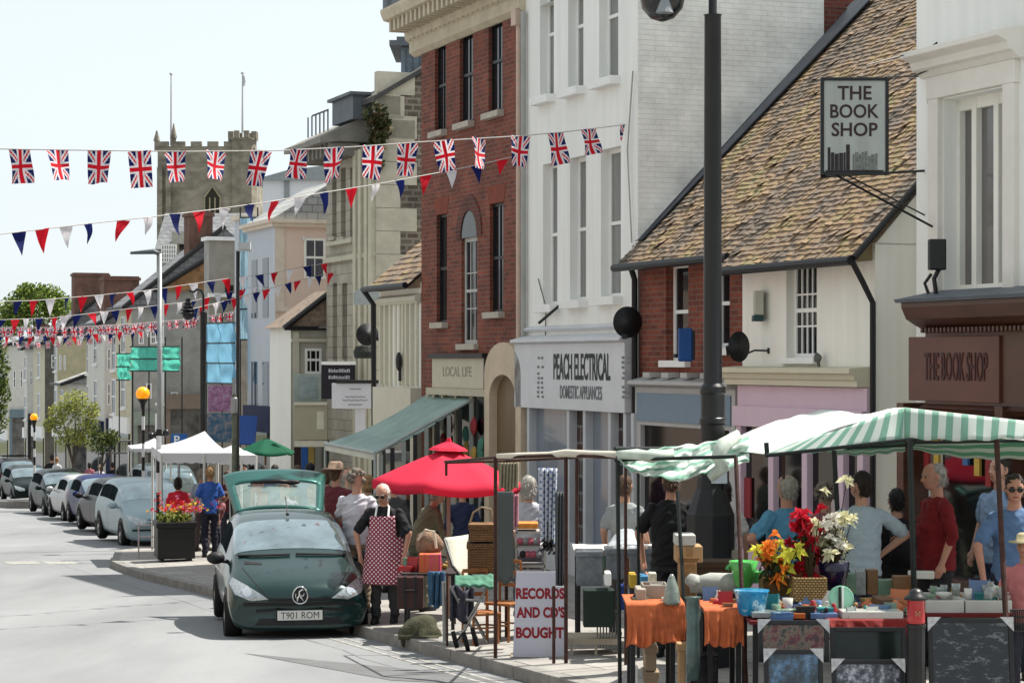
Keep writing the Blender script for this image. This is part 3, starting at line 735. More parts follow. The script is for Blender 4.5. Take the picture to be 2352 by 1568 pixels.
for k in range(n):
    a1 = math.pi * k / n; a2 = math.pi * (k + 1) / n; r1, r2 = rr + .02, rr + .26
    q = [(yc + r_ * math.cos(an), d + 1.12 * r_ * math.sin(an)) for r_, an in ((r1, a1), (r2, a1), (r2, a2), (r1, a2))]
    mb.prism(q, 0, T0 - .02, T0 + .01)
B.part("arch_surround", mb, M_brick2)
mb = MB()
for w_ in wins:
    a, b, c, d = w_; mb.prism([(a - .03, d), (a - .12, d + .3), (b + .12, d + .3), (b + .03, d)], 0, T0 - .006, T0 + .01)
poles(mb, mat("rubbed_brick", (.26, .075, .045), .8, var=.2), B.root, "window_head")
mb = MB()  # cornice with modillions
band(T0, sR - .05, sL2 + .35, [(.03, zt - .75), (.12, zt - .68), (.12, zt - .5), (.2, zt - .45), (.24, zt - .2), (.62, zt - .12), (.68, zt + .02), (.68, zt + .08), (.0, zt + .2)], 0, mb)
y = sR
while y < sL2 + .3: mb.box(T0 - .56, T0 - .2, y, y + .1, zt - .34, zt - .13); mb.box(T0 - .2, T0 - .1, y + .02, y + .08, zt - .48, zt - .34); y += .24
B.part("cornice", mb, mat("cornice_cream", (.58, .52, .4), .7, var=.15))
mb = MB(); mb.box(T0 - .6, T0 + .5, sL2 + .2, sL2 + .45, zt + .08, zt + .3); mb.box(T0 - .55, T0 + 8, sR, sL2 + .1, zt + .1, zt + .24); B.part("roof_edge", mb, M_lead)
mb = MB(); mb.path([(T0 - .06, sR + .1, zt - .7), (T0 - .06, sR + .1, B.g)], .05); mb.box(T0 - .16, T0, sR + .0, sR + .2, zt - .95, zt - .7); B.part("downpipe", mb, mat("pinkish_pipe", (.6, .48, .4), .6))
# shop: cream sign, arch doorway
y0, y1, z0, z1 = WR(T0 - .12, 992, 1112, 822, 892)
M_creams = mat("cream_sign", (.58, .53, .42), .6, var=.06)
mb = MB(); mb.box(T0 - .12, T0, y0, y1, z0, z1); sg = B.part("shop_sign", mb, M_creams, bevel=.01)
mb = MB(); mb.box(T0 - .18, T0, y0 - .06, y1 + .05, z1, z1 + .08); mb.box(T0 - .14, T0 - .10, y0 - .07, y0 - .02, z0 - .5, z1); B.part("sign_frame", mb, M_dark, sg)
mb = MB(); mb.text("LOCAL LIFE", (T0 - .122, (y0 + y1) / 2, (z0 + z1) / 2 + .03), (0, -1, 0), (0, 0, 1), w=(y1 - y0) * .55, h=.17, depth=.004); B.part("lettering", mb, mat("faded_letters", (.36, .32, .25), .6), sg)
a0, a1, b0, b1 = WR(T0 - .14, 1120, 1204, 866, 1060); b0 = B.g
mb = MB(); n = 14; yc = (a0 + a1) / 2; rr = (a1 - a0) / 2; zz = b1 + .05
M_bst = mat("blonde_stone", (.62, .52, .4), .8, var=.12, bump=.2)
pts_o = [(a1, b0)] + [(yc + rr * math.cos(math.pi * k / n), zz + rr * .62 * math.sin(math.pi * k / n)) for k in range(n + 1)] + [(a0, b0)]
ri = rr * .72
pts_i = [(yc + ri, b0)] + [(yc + ri * math.cos(math.pi * k / n), zz - .38 + ri * .62 * math.sin(math.pi * k / n)) for k in range(n + 1)] + [(yc - ri, b0)]
for i in range(len(pts_o) - 1): mb.prism([pts_o[i], pts_o[i + 1], pts_i[i + 1], pts_i[i]], 0, T0 - .2, T0 + .01)
B.part("door_arch", mb, M_bst)
mb = MB(); mb.prism(pts_i, 0, T0 - .06, T0 + .01); B.part("door", mb, rampm("tan_door", [(.3, (.16, .11, .06)), (.7, (.24, .17, .1))], 2, .5, stretch=(1, 4, 1), bump=.1))
zb_ = z0
mb = MB()
for x in (975, 990, 1010, 1040, 1075, 1112, 1118): y = wall(x, 0, T0 - .15)[0]; mb.box(T0 - .11, T0, y - .05, y + .05, B.g, zb_)
mb.box(T0 - .2, T0, y0 - .2, y1, B.g, B.g + .6); mb.box(T0 - .2, T0, y0 - .2, y1, zb_ - .12, zb_)
B.part("shopfront", mb, mat("sand_paint", (.52, .48, .38), .6, var=.1), bevel=.006)
mb = MB(); mb.box(T0 - .06, T0 - .01, y0 - .2, y1 + .1, B.g + .6, zb_ - .12); B.part("shop_window", mb, M_dglass)
mb = MB()
for k in range(16):
    y = y0 + .1 + RD.random() * (y1 - y0 - .2); z = B.g + 1.2 + RD.random() * 1.3; mb.ell((T0 - .12, y, z), (.05, .12, .16), 7, 5, RD.randrange(4), ns=.5)
B.part("window_display", mb, [mat("goods_a", (.35, .05, .06)), mat("goods_b", (.5, .35, .1)), mat("goods_c", (.1, .25, .2)), mat("goods_d", (.5, .5, .45))])
BR = B
# green awning of the brick building's shop
Aw = [wall(980, 905, T0), wall(1095, 905, T0)]
r = thing("shop_awning", "faded green canvas awning sloping out over the pavement from the brick building", "awning", S2W(T0, Aw[1][0], B.g), frame='world')
def W(t, s, z): return S2W(t, s, z)
pa, pb = P(980, 905, 1), P(1095, 905, 1)
DA = T0 / ((980 - CX) / F * CT + ST); DBb = T0 / ((1095 - CX) / F * CT + ST)
TL, TR = P(980, 905, DA), P(1095, 905, DBb)
pr = 2.25
def outp(q, drop): n = S2W(-pr, 0); return Vector((q.x + n.x, q.y + n.y, q.z - drop))
# front corners solved from the picture: they lie 'pr' metres out from the wall
def front(x, y, D): return P(x, y, D)
FL, FR = front(747, 1018, DA - .75), front(862, 1040, DBb - .68)
mb = MB(); mb.grid(lambda u, v: (TL.lerp(TR, u)).lerp(FL.lerp(FR, u), v) + Vector((0, 0, -.10 * math.sin(math.pi * v) - .03 * math.sin(math.pi * u * 3) * v)), 16, 12)
mb.build("canvas", clothm("awning_green", (.44, .56, .52), .25, .2, 2.5), r, smooth=True, solid=.01)
mb = MB(); mb.grid(lambda u, v: FL.lerp(FR, u) + Vector((0, 0, -.12 * v)), 8, 1); mb.build("valance", mat("awning_valance", (.62, .62, .55), .7), r, solid=.02)
mb = MB(); mb.path([FR, TR + Vector((0, 0, -.05))], .03); mb.path([FL, FR], .035); mb.tube(FL, FL + Vector((0, 0, -2.2)), .025); mb.tube(FR, FR + Vector((0, 0, -2.3)), .03); mb.build("awning_frame", mat("pale_frame", (.42, .46, .44), .5), r)
mb = MB()
for k in range(9):
    q = FR.lerp(TR, (k + .5) / 9); zb2 = gz(q.x, q.y)
    mb.box(q.x - .035, q.x + .035, q.y - .03, q.y + .03, zb2, q.z - .08, k % 2)
mb.build("side_posts", [mat("post_pale", (.36, .38, .36)), M_dark], r)

# --- terrace across the road (behind the photographer's left shoulder, out of the picture): catches the sun and lights the street
for i, (s0_, s1_, c_, h_) in enumerate(((-6, 9, (.5, .48, .44), 7), (9, 24, (.66, .64, .6), 8.5), (24, 40, (.5, .44, .36), 7.5), (40, 58, (.45, .42, .38), 8), (58, 80, (.4, .32, .27), 7.5), (80, 105, (.42, .4, .36), 7.5))):
    T_ = -5.2; w = S2W(T_, (s0_ + s1_) / 2); g_ = gz(w.x, w.y) 
    r = thing("opposite_house", "pale rendered house across the road, number of storeys two, plot %s from the market" % ("first", "second", "third", "fourth", "fifth", "sixth")[i], "building", (w.x, w.y, g_), frame='street')
    m_ = mat("opposite_render_%d" % i, c_, .85, var=.1)
    mb = MB(); mb.box(T_ - 7, T_, s0_, s1_ - .02, g_ - 1, g_ + h_); mb.build("wall", m_, r)
    mb = MB(); mb.prism([(T_ + .3, g_ + h_), (T_ - 3.5, g_ + h_ + 2.2), (T_ - 7.2, g_ + h_)], 1, s0_, s1_ - .02); mb.build("roof", M_slate, r)
    for fl in range(3):
        for k in range(4):
            y = s0_ + (s1_ - s0_) * (k + .5) / 4; z = g_ + (.9, 3.6, 5.8)[fl]
            mb = MB(); mb.box(T_ + .003, T_ + .04, y - .6, y + .6, z, z + (1.9, 1.4, 1.2)[fl]); mb.build("window", M_glass, r)
# --- small bow-fronted cream house with orange tiled roof
sa, sb_ = wall(968, 0, T0)[0] + .04, wall(875, 0, T0)[0]
ze = wall(900, 655, T0)[1]
B = Bld("small_cream_house", "narrow cream boarded house with a small orange tiled roof beside the tall red brick building", T0, sa, sb_, ze, M_cream, depth=6)
mb = tiled(T0 - .25, sa, sb_ + .15, ze - .05, 2.6, rad(40), .22, .18)
mb.prism([(T0 - .25, ze - .1), (T0 + 1.75, ze + 1.58), (T0 + 4, ze - .1)], 1, sa + .02, sb_ + .1); B.part("roof", mb, M_tile)
mb = MB(); mb.path([(T0 - .3, sa, ze - .06), (T0 - .3, sb_ + .2, ze - .06)], .06); mb.path([(T0 - .3, sb_ + .15, ze - .08), (T0 - .12, sb_ + .1, ze - .35), (T0 - .1, sb_ + .1, B.g)], .055); B.part("gutter", mb, M_gutter)
mb = MB()
for k in range(9): y = sa + .1 + k * (sb_ - sa - .3) / 8; mb.box(T0 - .05 - .03 * math.sin(k), T0 + .01, y, y + .09, wall(920, 885, T0)[1], ze - .35)
band(T0, sa, sb_, [(.06, ze - .38), (.12, ze - .32), (.12, ze - .25), (.02, ze - .2)], 0, mb); B.part("pilasters", mb, mat("cream_trim", (.63, .6, .5), .6, var=.06))
mb = MB(); mb.ell((T0 - .12, wall(930, 0, T0)[0], wall(930, 830, T0)[1]), (.06, .09, .18), 10, 7); mb.tube((T0 - .1, wall(930, 0, T0)[0], wall(930, 840, T0)[1]), (T0 - .1, wall(930, 0, T0)[0], wall(930, 875, T0)[1]), .03); B.part("wall_lamp", mb, M_black)
za, zb2 = wall(915, 985, T0 - .2)[1], wall(915, 890, T0 - .2)[1]
mb = MB(); mb.box(T0 - .2, T0, sa, sb_ - .1, za, zb2); mb.box(T0 - .14, T0, sa, sa + .2, B.g, za); mb.box(T0 - .14, T0, sb_ - .3, sb_ - .1, B.g, za); B.part("shopfront", mb, MATS["cream_trim"])
mb = MB(); mb.box(T0 - .07, T0 - .01, sa + .2, sb_ - .3, B.g + .4, za); B.part("shop_window", mb, M_dglass)

# --- grey stone building with tall mullioned windows and rough gable
T3 = 15.0
s3a, s3b = wall(866, 0, T3)[0], wall(750, 0, T3)[0]
ztp = wall(800, 345, T3)[1]
xs = [(763, 773), (783, 794), (804, 815)]
wins = [WR(T3, a, b, 385, 545) for a, b in xs] + [WR(T3, a, b, 650, 826) for a, b in [(764, 774), (786, 797), (809, 820)]]
B = Bld("grey_stone_building", "grey stone three-storey building with tall narrow windows and bracketed eaves", T3, s3a, s3b, ztp, M_stone, holes=wins, side=M_rubble, depth=9, rev=.2)
for w_ in wins: B.window(w_, cols=1, rows=2, fw=.04, rev=.2, sill=.08, out=.1, frame=MATS["black_sash"], sillm=MATS["stone_sill"])
mb = MB()
z = B.g
k = 0
while z < ztp + .9:
    d = .95 if k % 2 else .55; mb.box(T3 - .03, T3 + d, s3a - .03, s3a + .3, z, z + .52); z += .53; k += 1
B.part("quoins", mb, mat("pale_quoins", (.55, .52, .43), .8, var=.15, bump=.3))
mb = MB()
for x in (826, 838, 852, 862): y = wall(x, 0, T3)[0]; mb.box(T3 - .14, T3 + .01, y - .11, y + .11, B.g, ztp - .1)
for a, b in ((540, 560), (825, 840)):
    zz = wall(800, (a + b) / 2, T3)[1]; mb.box(T3 - .1, T3, s3a, s3b, zz - .5, zz - .38); mb.box(T3 - .14, T3, s3a + 1.6, s3b - .3, zz - .1, zz)
B.part("pilasters", mb, mat("buff_pilasters", (.58, .55, .44), .8, var=.12))
mb = MB(); e_ = 1.0
mb.prism([(T3 - .5, ztp + .1), (T3 - e_, ztp + .05), (T3 - e_, ztp + .18), (T3 + .3, ztp + .8), (T3 + .6, ztp + .1)], 1, s3a + 1.2, s3b + .3)
y = s3a + 1.3
while y < s3b + .2: mb.box(T3 - .75, T3 - .02, y, y + .12, ztp - .22, ztp + .06); y += .35
B.part("eaves_cornice", mb, mat("weathered_cornice", (.3, .29, .26), .8, var=.2))
mb = MB(); mb.box(T3 - .3, T3 + .6, s3a + .9, s3a + 2.6, ztp + .6, ztp + 1.15); mb.box(T3 - .4, T3 + .7, s3a + .8, s3a + 2.7, ztp + 1.15, ztp + 1.22)
for k in range(6): mb.tube((T3 - .35, s3a + 2.8 + k * .35, ztp + .5), (T3 - .35, s3a + 2.8 + k * .35, ztp + 1.0), .02)
mb.tube((T3 - .35, s3a + 2.8, ztp + 1.0), (T3 - .35, s3b, ztp + 1.0), .025); B.part("roof_parapet", mb, M_lead)
# gable over the side wall
zg1, zg0 = wall(866, 232, T3)[1], wall(866, 250, T3)[1]
mb = MB(); xg = T3 + .2
mb.prism([(T3, ztp), (T3, zg1), (T3 + 4.2, zg1 + 2.6), (T3 + 9, zg1 + 1), (T3 + 9, ztp)], 1, s3a, s3a + .35); B.part("gable", mb, M_rubble)
mb = MB(); mb.prism([(T3 - .1, zg1 - .02), (T3 - .1, zg1 + .1), (T3 + 4.2, zg1 + 2.72), (T3 + 4.2, zg1 + 2.6)], 1, s3a - .12, s3a + 1.8); B.part("gable_coping", mb, mat("dark_coping", (.1, .1, .095), .8, var=.3))
mb = MB()
for z in (0, .55, 1.1): mb.box(T3, T3 + .9 - .25 * (z == .55), s3a - .03, s3a + .2, ztp + z - .02, ztp + z + .5)
B.part("gable_quoins", mb, MATS["pale_quoins"])
# lead-covered dormer box seen above it
mb = MB(); q = wall(942, 150, T3 + 1.6); c0 = T3 + 1.1
DD = 51.0
x0, x1 = P(921, 0, DD).x, P(985, 0, DD).x
ms = MB(); ms.box(x0, x1, DD, DD + 2.5, P(0, 260, DD).z, P(0, 108, DD).z, 0); ms.box(x0 - .26, x1, DD - .25, DD + 2.7, P(0, 108, DD).z, P(0, 96, DD).z, 1); ms.box(x0 - .1, x1, DD - .05, DD + 2.7, P(0, 96, DD).z, P(0, 85, DD).z, 1)
for k in range(4): ms.box(x0 + .1 + k * .16, x0 + .13 + k * .16, DD - .02, DD, P(0, 200, DD).z, P(0, 115, DD).z, 1)
ms.v = [Vector((*W2S(p.x, p.y), p.z)) for p in ms.v]
B.part("dormer", ms, [mat("blue_grey_slate_cladding", (.2, .25, .29), .5, var=.3, scale=4), M_lead])
# ivy on the gutter corner
def leaves(mb, c, r, n, size, mi=1, flat=1.0, seed=0):
    rr = random.Random(seed)
    for _ in range(n):
        while True:
            d = Vector((rr.uniform(-1, 1), rr.uniform(-1, 1), rr.uniform(-1, 1)))
            if .05 < d.length < 1: break
        d = d * (.6 + .4 * d.length)
        p = Vector(c) + Vector((d.x * r[0], d.y * r[1], d.z * r[2]))
        a = Vector((rr.gauss(0, 1), rr.gauss(0, 1), rr.gauss(0, 1))).normalized(); b = a.orthogonal().normalized(); s = size * rr.uniform(.6, 1.3)
        m_ = rr.randrange(mi); cc = a.cross(b)
        mb.add([p - b * s, p + cc * s * .55, p + b * s, p - cc * s * .55], [(0, 1, 2, 3)], m_)
M_ivy = [mat("ivy_leaf", (.05, .075, .02), .7, var=.3), mat("ivy_leaf_brown", (.1, .08, .035), .8, var=.3)]
mb = MB()
for k, (x, y, r_) in enumerate(((862, 265, .3), (872, 300, .3), (866, 330, .22), (858, 375, .25), (880, 280, .18))): c = P(x, y, 49.5); leaves(mb, c, (r_, .2, r_), 240, .07, 2, seed=k)
single("ivy", mb, M_ivy, "ragged brown-green ivy growing at the gable corner of the grey stone building", "ivy", P(866, 330, 49.5))

# --- shop signs on the stone building and neighbours
def board(name, label, x0, x1, y0, y1, D, m, th=.06, group=None, cat="sign"):
    a, b = P(x0, y1, D), P(x1, y0, D)
    r = thing(name, label, cat, ((a.x + b.x) / 2, D, a.z), group=group, frame='world')
    mb = MB(); mb.box(a.x, b.x, D, D + th, a.z, b.z); mb.build("board", m, r, bevel=.006); return r, a, b
r, a, b = board("projecting_sign", "black box sign with white lettering projecting from the grey stone building", 738, 815, 838, 916, 50.0, mat("navy_black_sign", (.015, .014, .025), .4), .15)
mb = MB()
for yy in (851, 866):
    x = P(755, 0, 50).x
    while x < P(803, 0, 50).x: w_ = RD.uniform(.012, .035); mb.box(x, x + w_, 49.99, 49.998, P(0, yy + 4, 50).z, P(0, yy - RD.choice((2, 4, 4)), 50).z); x += w_ + .014
mb.build("lettering", mat("pale_letters", (.5, .5, .55), .5), r)
mb = MB(); mb.box(a.x, b.x + .02, 49.96, 50.17, b.z + .01, b.z + .08); mb.build("sign_cap", M_white, r)
r, a, b = board("shop_sign", "wide white sign box with grey script projecting above the green awning", 762, 870, 880, 938, 48.0, mat("sign_white", (.62, .62, .66), .5, var=.08, streak=True), .35)
mb = MB()
for k, (yy, w_) in enumerate(((893, .25), (911, .45), (919, .55), (929, .3))): mb.path([((a.x + b.x) / 2 - w_ / 2 + w_ * i / 12, 47.995, P(0, yy, 48).z + .012 * math.sin(i * 2.1 + k)) for i in range(13)], .009, 4)
mb.build("script", mat("grey_script", (.28, .3, .32), .5), r)
mb = MB(); mb.box(a.x + .1, b.x + .1, 47.95, 48.4, b.z, b.z + .07); mb.build("sign_cap", M_dark, r)
mb = MB(); mb.box(P(815, 0, 48).x, P(838, 0, 48).x, 48.1, 48.2, P(0, 1000, 48).z, a.z - .01); mb.build("sign_post", MATS["sign_white"], r)
r, a, b = board("oval_sign", "pale arched metal sign high on the grey stone building", 812, 872, 675, 700, 48.6, mat("pale_metal", (.42, .46, .46), .5, var=.15), .05)
mb = MB(); n = 14; xc, hw = (a.x + b.x) / 2, (b.x - a.x) / 2; mb.prism([(xc + hw * math.cos(math.pi * k / n), b.z + .14 * math.sin(math.pi * k / n)) for k in range(n + 1)], 1, 48.6, 48.65); mb.build("arched_top", MATS["pale_metal"], r)
# window boxes / balcony band
r, a, b = board("bay_window_panel", "glazed greenish panel between the pink building and the black projecting sign", 674, 738, 858, 922, 52.0, mat("pale_green_panel", (.35, .4, .37), .4, var=.15), .1, cat="panel")
mb = MB(); mb.box(a.x + .12, b.x - .1, 51.985, 51.999, a.z + .08, b.z - .08); mb.build("pane", mat("aqua_glass", (.25, .32, .33), .1, var=.3, scale=6, coat=.5), r)
r, a, b = board("beige_sign_board", "plain beige sign board above the striped shop posts", 676, 752, 930, 1010, 51.5, mat("beige_board", (.42, .39, .3), .6, var=.04), .12)
mb = MB(); mb.box(a.x, b.x, 51.45, 51.63, b.z + .001, b.z + .07); mb.box(a.x, b.x, 51.46, 51.6, a.z - .16, a.z - .02); mb.box(b.x - .25, b.x - .08, 51.49, 51.5, a.z + .25, b.z - .15); mb.build("trim", mat("ivory_trim", (.62, .6, .5), .5), r)
mb = MB()
for k, (x, c_) in enumerate(((683, 0), (700, 1), (716, 2), (730, 3), (748, 4))): q = P(x, 0, 52.5); mb.cbox((q.x, 52.5, gz(q.x, 52.5) + 1.0), (.16, .1, 2.1), c_)
single("display_posts", mb, [mat("dp_dark", (.05, .03, .03)), mat("dp_blue", (.04, .14, .4)), mat("dp_ochre", (.4, .3, .1)), mat("dp_grey", (.3, .3, .28)), mat("dp_dark2", (.08, .08, .07))], "coloured shop door panels under the beige sign board", "panels", P(712, 1000, 52.5))

# --- pink building standing forward with its flank towards us
def boxbld(name, label, x_corner, D, T_, width_s, ytop, m_side, m_front, depth=6.0, holes=()):
    "building whose flank faces the camera; x_corner = picture x of its street corner"
    X = (x_corner - CX) / F * D; t, s = W2S(X, D); zt = P(0, ytop, D).z
    return Bld(name, label, t, s, s + width_s, zt, m_front, depth=depth, side=m_side, holes=holes), t, s, zt
M_pkw = mat("salmon_render", (.74, .60, .51), .8, var=.06, streak=True); M_pkf = mat("pale_blue_render", (.56, .60, .64), .8, var=.06, streak=True)
B, t4, s4, z4 = boxbld("pink_building", "salmon pink rendered building seen end-on with one grey sash window", 632, 58.0, None, 3.0, 520, M_pkw, M_pkf, depth=5)
def flank(B, t, s, D, x0, x1, y0, y1, m_f, m_g, cols=2, rows=2, fw=.06, name="window", proud=.03):
    "window set on a flank wall, drawn by its picture outline on the wall plane"
    def pt(x, y):
        u = (x - CX) / F; Dd = s / (CT - u * ST); return Dd * (u * CT + ST), (CY - y) / F * Dd
    a, zb3 = pt(x0, y1); b, zt3 = pt(x1, y0)
    mb = MB()
    for q in ((a, a + fw), (b - fw, b)): mb.box(q[0], q[1], s - proud, s + .02, zb3, zt3)
    for z in (zb3, zt3 - fw, (zb3 + zt3) / 2): mb.box(a + fw, b - fw, s - proud + .004, s + .02, z, z + fw)
    for i in range(1, cols): x = a + (b - a) * i / cols; mb.box(x - .012, x + .012, s - proud + .006, s + .02, zb3 + fw, zt3 - fw)
    o = B.part(name, mb, m_f)
    g = MB(); g.quad((a + .01, s - .012, zb3 + .01), (b - .01, s - .012, zb3 + .01), (b - .01, s - .012, zt3 - .01), (a + .01, s - .012, zt3 - .01)); B.part("pane", g, m_g, o)
    return a, b, zb3, zt3
a, b, c, d = flank(B, t4, s4, 58, 696, 700, 545, 552, M_white, M_glassl)
a, b, c, d = flank(B, t4, s4, 58, 700 - 2, 747, 548, 640, M_cream, mat("grey_glass", (.13, .13, .15), .1, var=.2, coat=.4))
mb = MB(); mb.box(t4 - .12, t4 + 5, s4 - .12, s4 + 3.1, z4, z4 + .1); mb.box(t4 - .2, t4 + 5, s4 - .2, s4 + 3.2, z4 + .1, z4 + .2)
zz = P(0, 715, 58).z; mb.box(t4 - .02, t4 + 5, s4 - .06, s4 - .001, zz, zz + .12); mb.box(t4 + .02, t4 + .25, s4 - .03, s4 - .001, zz + .12, z4)
B.part("cornice", mb, mat("pale_pink_trim", (.72, .64, .54), .7))
mb = MB(); mb.prism([(t4 - .1, z4 + .2), (t4 + 1.6, z4 + 1.25), (t4 + 5, z4 + 1.25), (t4 + 5, z4 + .2)], 1, s4 - .1, s4 + 3.0); B.part("roof", mb, brickm("pale_slate", (.34, .35, .34), (.4, .4, .39), (.2, .2, .2), .3, .2, .012, .25))
mb = MB()
for k in range(2):
    y = s4 + .7 + k * 1.2
    for z0_, z1_ in ((z4 - 2.4, z4 - .8), (z4 - 5.2, z4 - 3.6)): mb.box(t4 - .015, t4 - .003, y, y + .6, z0_, z1_)
poles(mb, glassm("blue_glass", (.05, .07, .1)), B.root, "window")
fw_ = S2W(t4 - .3, s4 - .3)
mb = MB(); zs0 = B.g; mb.box(t4 - .16, t4 - .01, s4 + .05, s4 + 2.9, zs0 + 2.3, zs0 + 3.0, 0); mb.box(t4 - .1, t4 - .01, s4 + .1, s4 + 2.8, zs0 + .1, zs0 + 2.3, 1)
mb.box(t4 + .02, t4 + .7, s4 - .06, s4 - .01, zs0 + .3, zs0 + 3.4, 2)
for k in range(6): mb.box(t4 + .1 + .1 * (k % 3), t4 + .3 + .12 * (k % 3), s4 - .075, s4 - .061, zs0 + .6 + k * .42, zs0 + .85 + k * .42, 3)
B.part("shopfront", mb, [mat("navy_fascia", (.03, .04, .1)), M_dglass, mat("dark_navy_panel", (.02, .02, .045), .4), mat("poster_white", (.5, .5, .52))])
PINK = B
# low bay building with tiled lean-to roof in front of it
D5 = 53.6
X = (668 - CX) / F * D5; t5, s5 = W2S(X, D5); z5 = P(0, 752, D5).z
B = Bld("bay_house", "low stone bay with a pitched tile roof and small-paned window beside the pink building", t5, s5, s5 + 2.0, z5, M_cream, depth=3.4, side=mat("old_stucco", (.46, .44, .38), .8, var=.15))
mb = MB(); mb.prism([(t5 - .15, z5), (t5 + 1.2, z5 + .95), (t5 + 3.4, z5 + .95), (t5 + 3.4, z5)], 1, s5 - .05, s5 + 2.1); B.part("roof", mb, rampm("worn_brown_tiles", [(.35, (.17, .13, .1)), (.65, (.36, .29, .23))], 9, .9, bump=.6))
mb = MB(); mb.path([(t5 - .2, s5 - .1, z5 - .02), (t5 + 1.2, s5 - .1, z5 + 1.05)], .07); mb.path([(t5 - .2, s5 - .12, z5 - .02), (t5 + 3.2, s5 - .12, z5 - .02)], .05); B.part("verge", mb, M_gutter)
flank(B, t5, s5, D5, 700, 738, 800, 858, M_white, M_dglass, 3, 3)
mb = MB(); zz = P(0, 785, D5).z
for x_ in (t5 + .06, t5 + 1.05): mb.box(x_, x_ + .14, s5 - .05, s5 - .002, B.g, z5 - .1)
mb.box(t5, t5 + 1.6, s5 - .08, s5 - .004, zz, zz + .08); B.part("pilasters", mb, MATS["ivory_trim"])

# --- blue scaffolded building
M_bsheet = clothm("blue_sheeting", (.24, .48, .64), .45, .4, 4)
B, t6, s6, z6 = boxbld("scaffolded_building", "tall house wrapped in blue scaffold sheeting", 550, 66.0, None, .6, 505, mat("grey_brown_render", (.34, .32, .28), .9, var=.2), M_pkf, depth=5)
mb = MB(); mb.box(t6 - .1, t6 + 5, s6 - .1, s6 + .7, z6, z6 + .15); B.part("parapet", mb, MATS["pale_pink_trim"])
def netting(name, label, pts, m, nx, nz, cat="scaffolding", group=None, seed=1):
    "poles, ledgers and sagging sheet hung on them"
    A_, B_, top, bot = pts; r = thing(name, label, cat, (A_[0], A_[1], bot), group=group, frame='world')
    A_ = Vector((A_[0], A_[1], 0)); B_ = Vector((B_[0], B_[1], 0)); n = (B_ - A_).cross(Vector((0, 0, 1))).normalized()
    sd = seed
    mb = MB(); mb.grid(lambda u, v: A_.lerp(B_, u) + Vector((0, 0, bot + (top - bot) * v)) + n * (.08 + .09 * noise.noise(Vector((u * 7 + sd, v * 5, 0)))), 24, 16); mb.build("sheeting", m, r, smooth=True)
    mb = MB()
    for i in range(nx): q = A_.lerp(B_, i / (nx - 1)); g_ = gz(q.x, q.y); mb.tube((q.x, q.y, g_), (q.x, q.y, top + .3), .022)
    for j in range(nz): z = bot + (top - bot) * j / (nz - 1); mb.tube(A_ + Vector((0, 0, z)) + n * .12, B_ + Vector((0, 0, z)) + n * .12, .02)
    mb.build("poles", M_dark, r)
a, b = P(474, 0, 62.5), P(548, 0, 60.5)
netting("scaffolding", "scaffold bay hung with bright blue sheeting behind the black lamp post", ((a.x, a.y), (b.x, b.y), P(0, 742, 61.5).z, P(0, 880, 61.5).z), M_bsheet, 3, 4)
a, b = P(552, 0, 63), P(592, 0, 63)
netting("scaffolding", "tall narrow strip of light blue sheeting beside the pink building", ((a.x, a.y), (b.x, b.y), P(0, 500, 63).z, P(0, 780, 63).z), clothm("light_blue_sheeting", (.42, .6, .7), .45, .35, 2.5), 3, 5, seed=4)
r, a, b = board("advertising_hoarding", "pink and violet patterned hoarding under the blue sheeting", 478, 532, 885, 945, 60.0, rampm("violet_print", [(.35, (.2, .12, .22)), (.5, (.42, .2, .34)), (.65, (.5, .42, .55))], 6, .6, bump=0), .05)
r, a, b = board("advertising_hoarding", "blue photographic hoarding showing a blurred crowd under the violet one", 476, 540, 948, 1015, 59.8, rampm("blue_print", [(.3, (.02, .04, .08)), (.48, (.08, .18, .28)), (.6, (.35, .3, .3)), (.7, (.3, .4, .5))], 5, .6, bump=0), .05)
# dark blue awning blind
D6 = 58.5
mb = MB(); a, b = P(548, 965, D6), P(592, 1010, D6)
mb.grid(lambda u, v: (a.x + (b.x - a.x) * u, D6 - .6 * v, P(0, 955, D6).z + (P(0, 1018, D6).z - P(0, 955, D6).z) * v), 12, 4, uvs=lambda u, v: (u, v))
single("shop_blind", mb, stripem("blue_blind", (.03, .09, .3), (.05, .13, .38), 0, .09, .5), "deep blue ribbed shop blind near the green parasol", "awning", (a.x, D6, a.z), solid=.04)
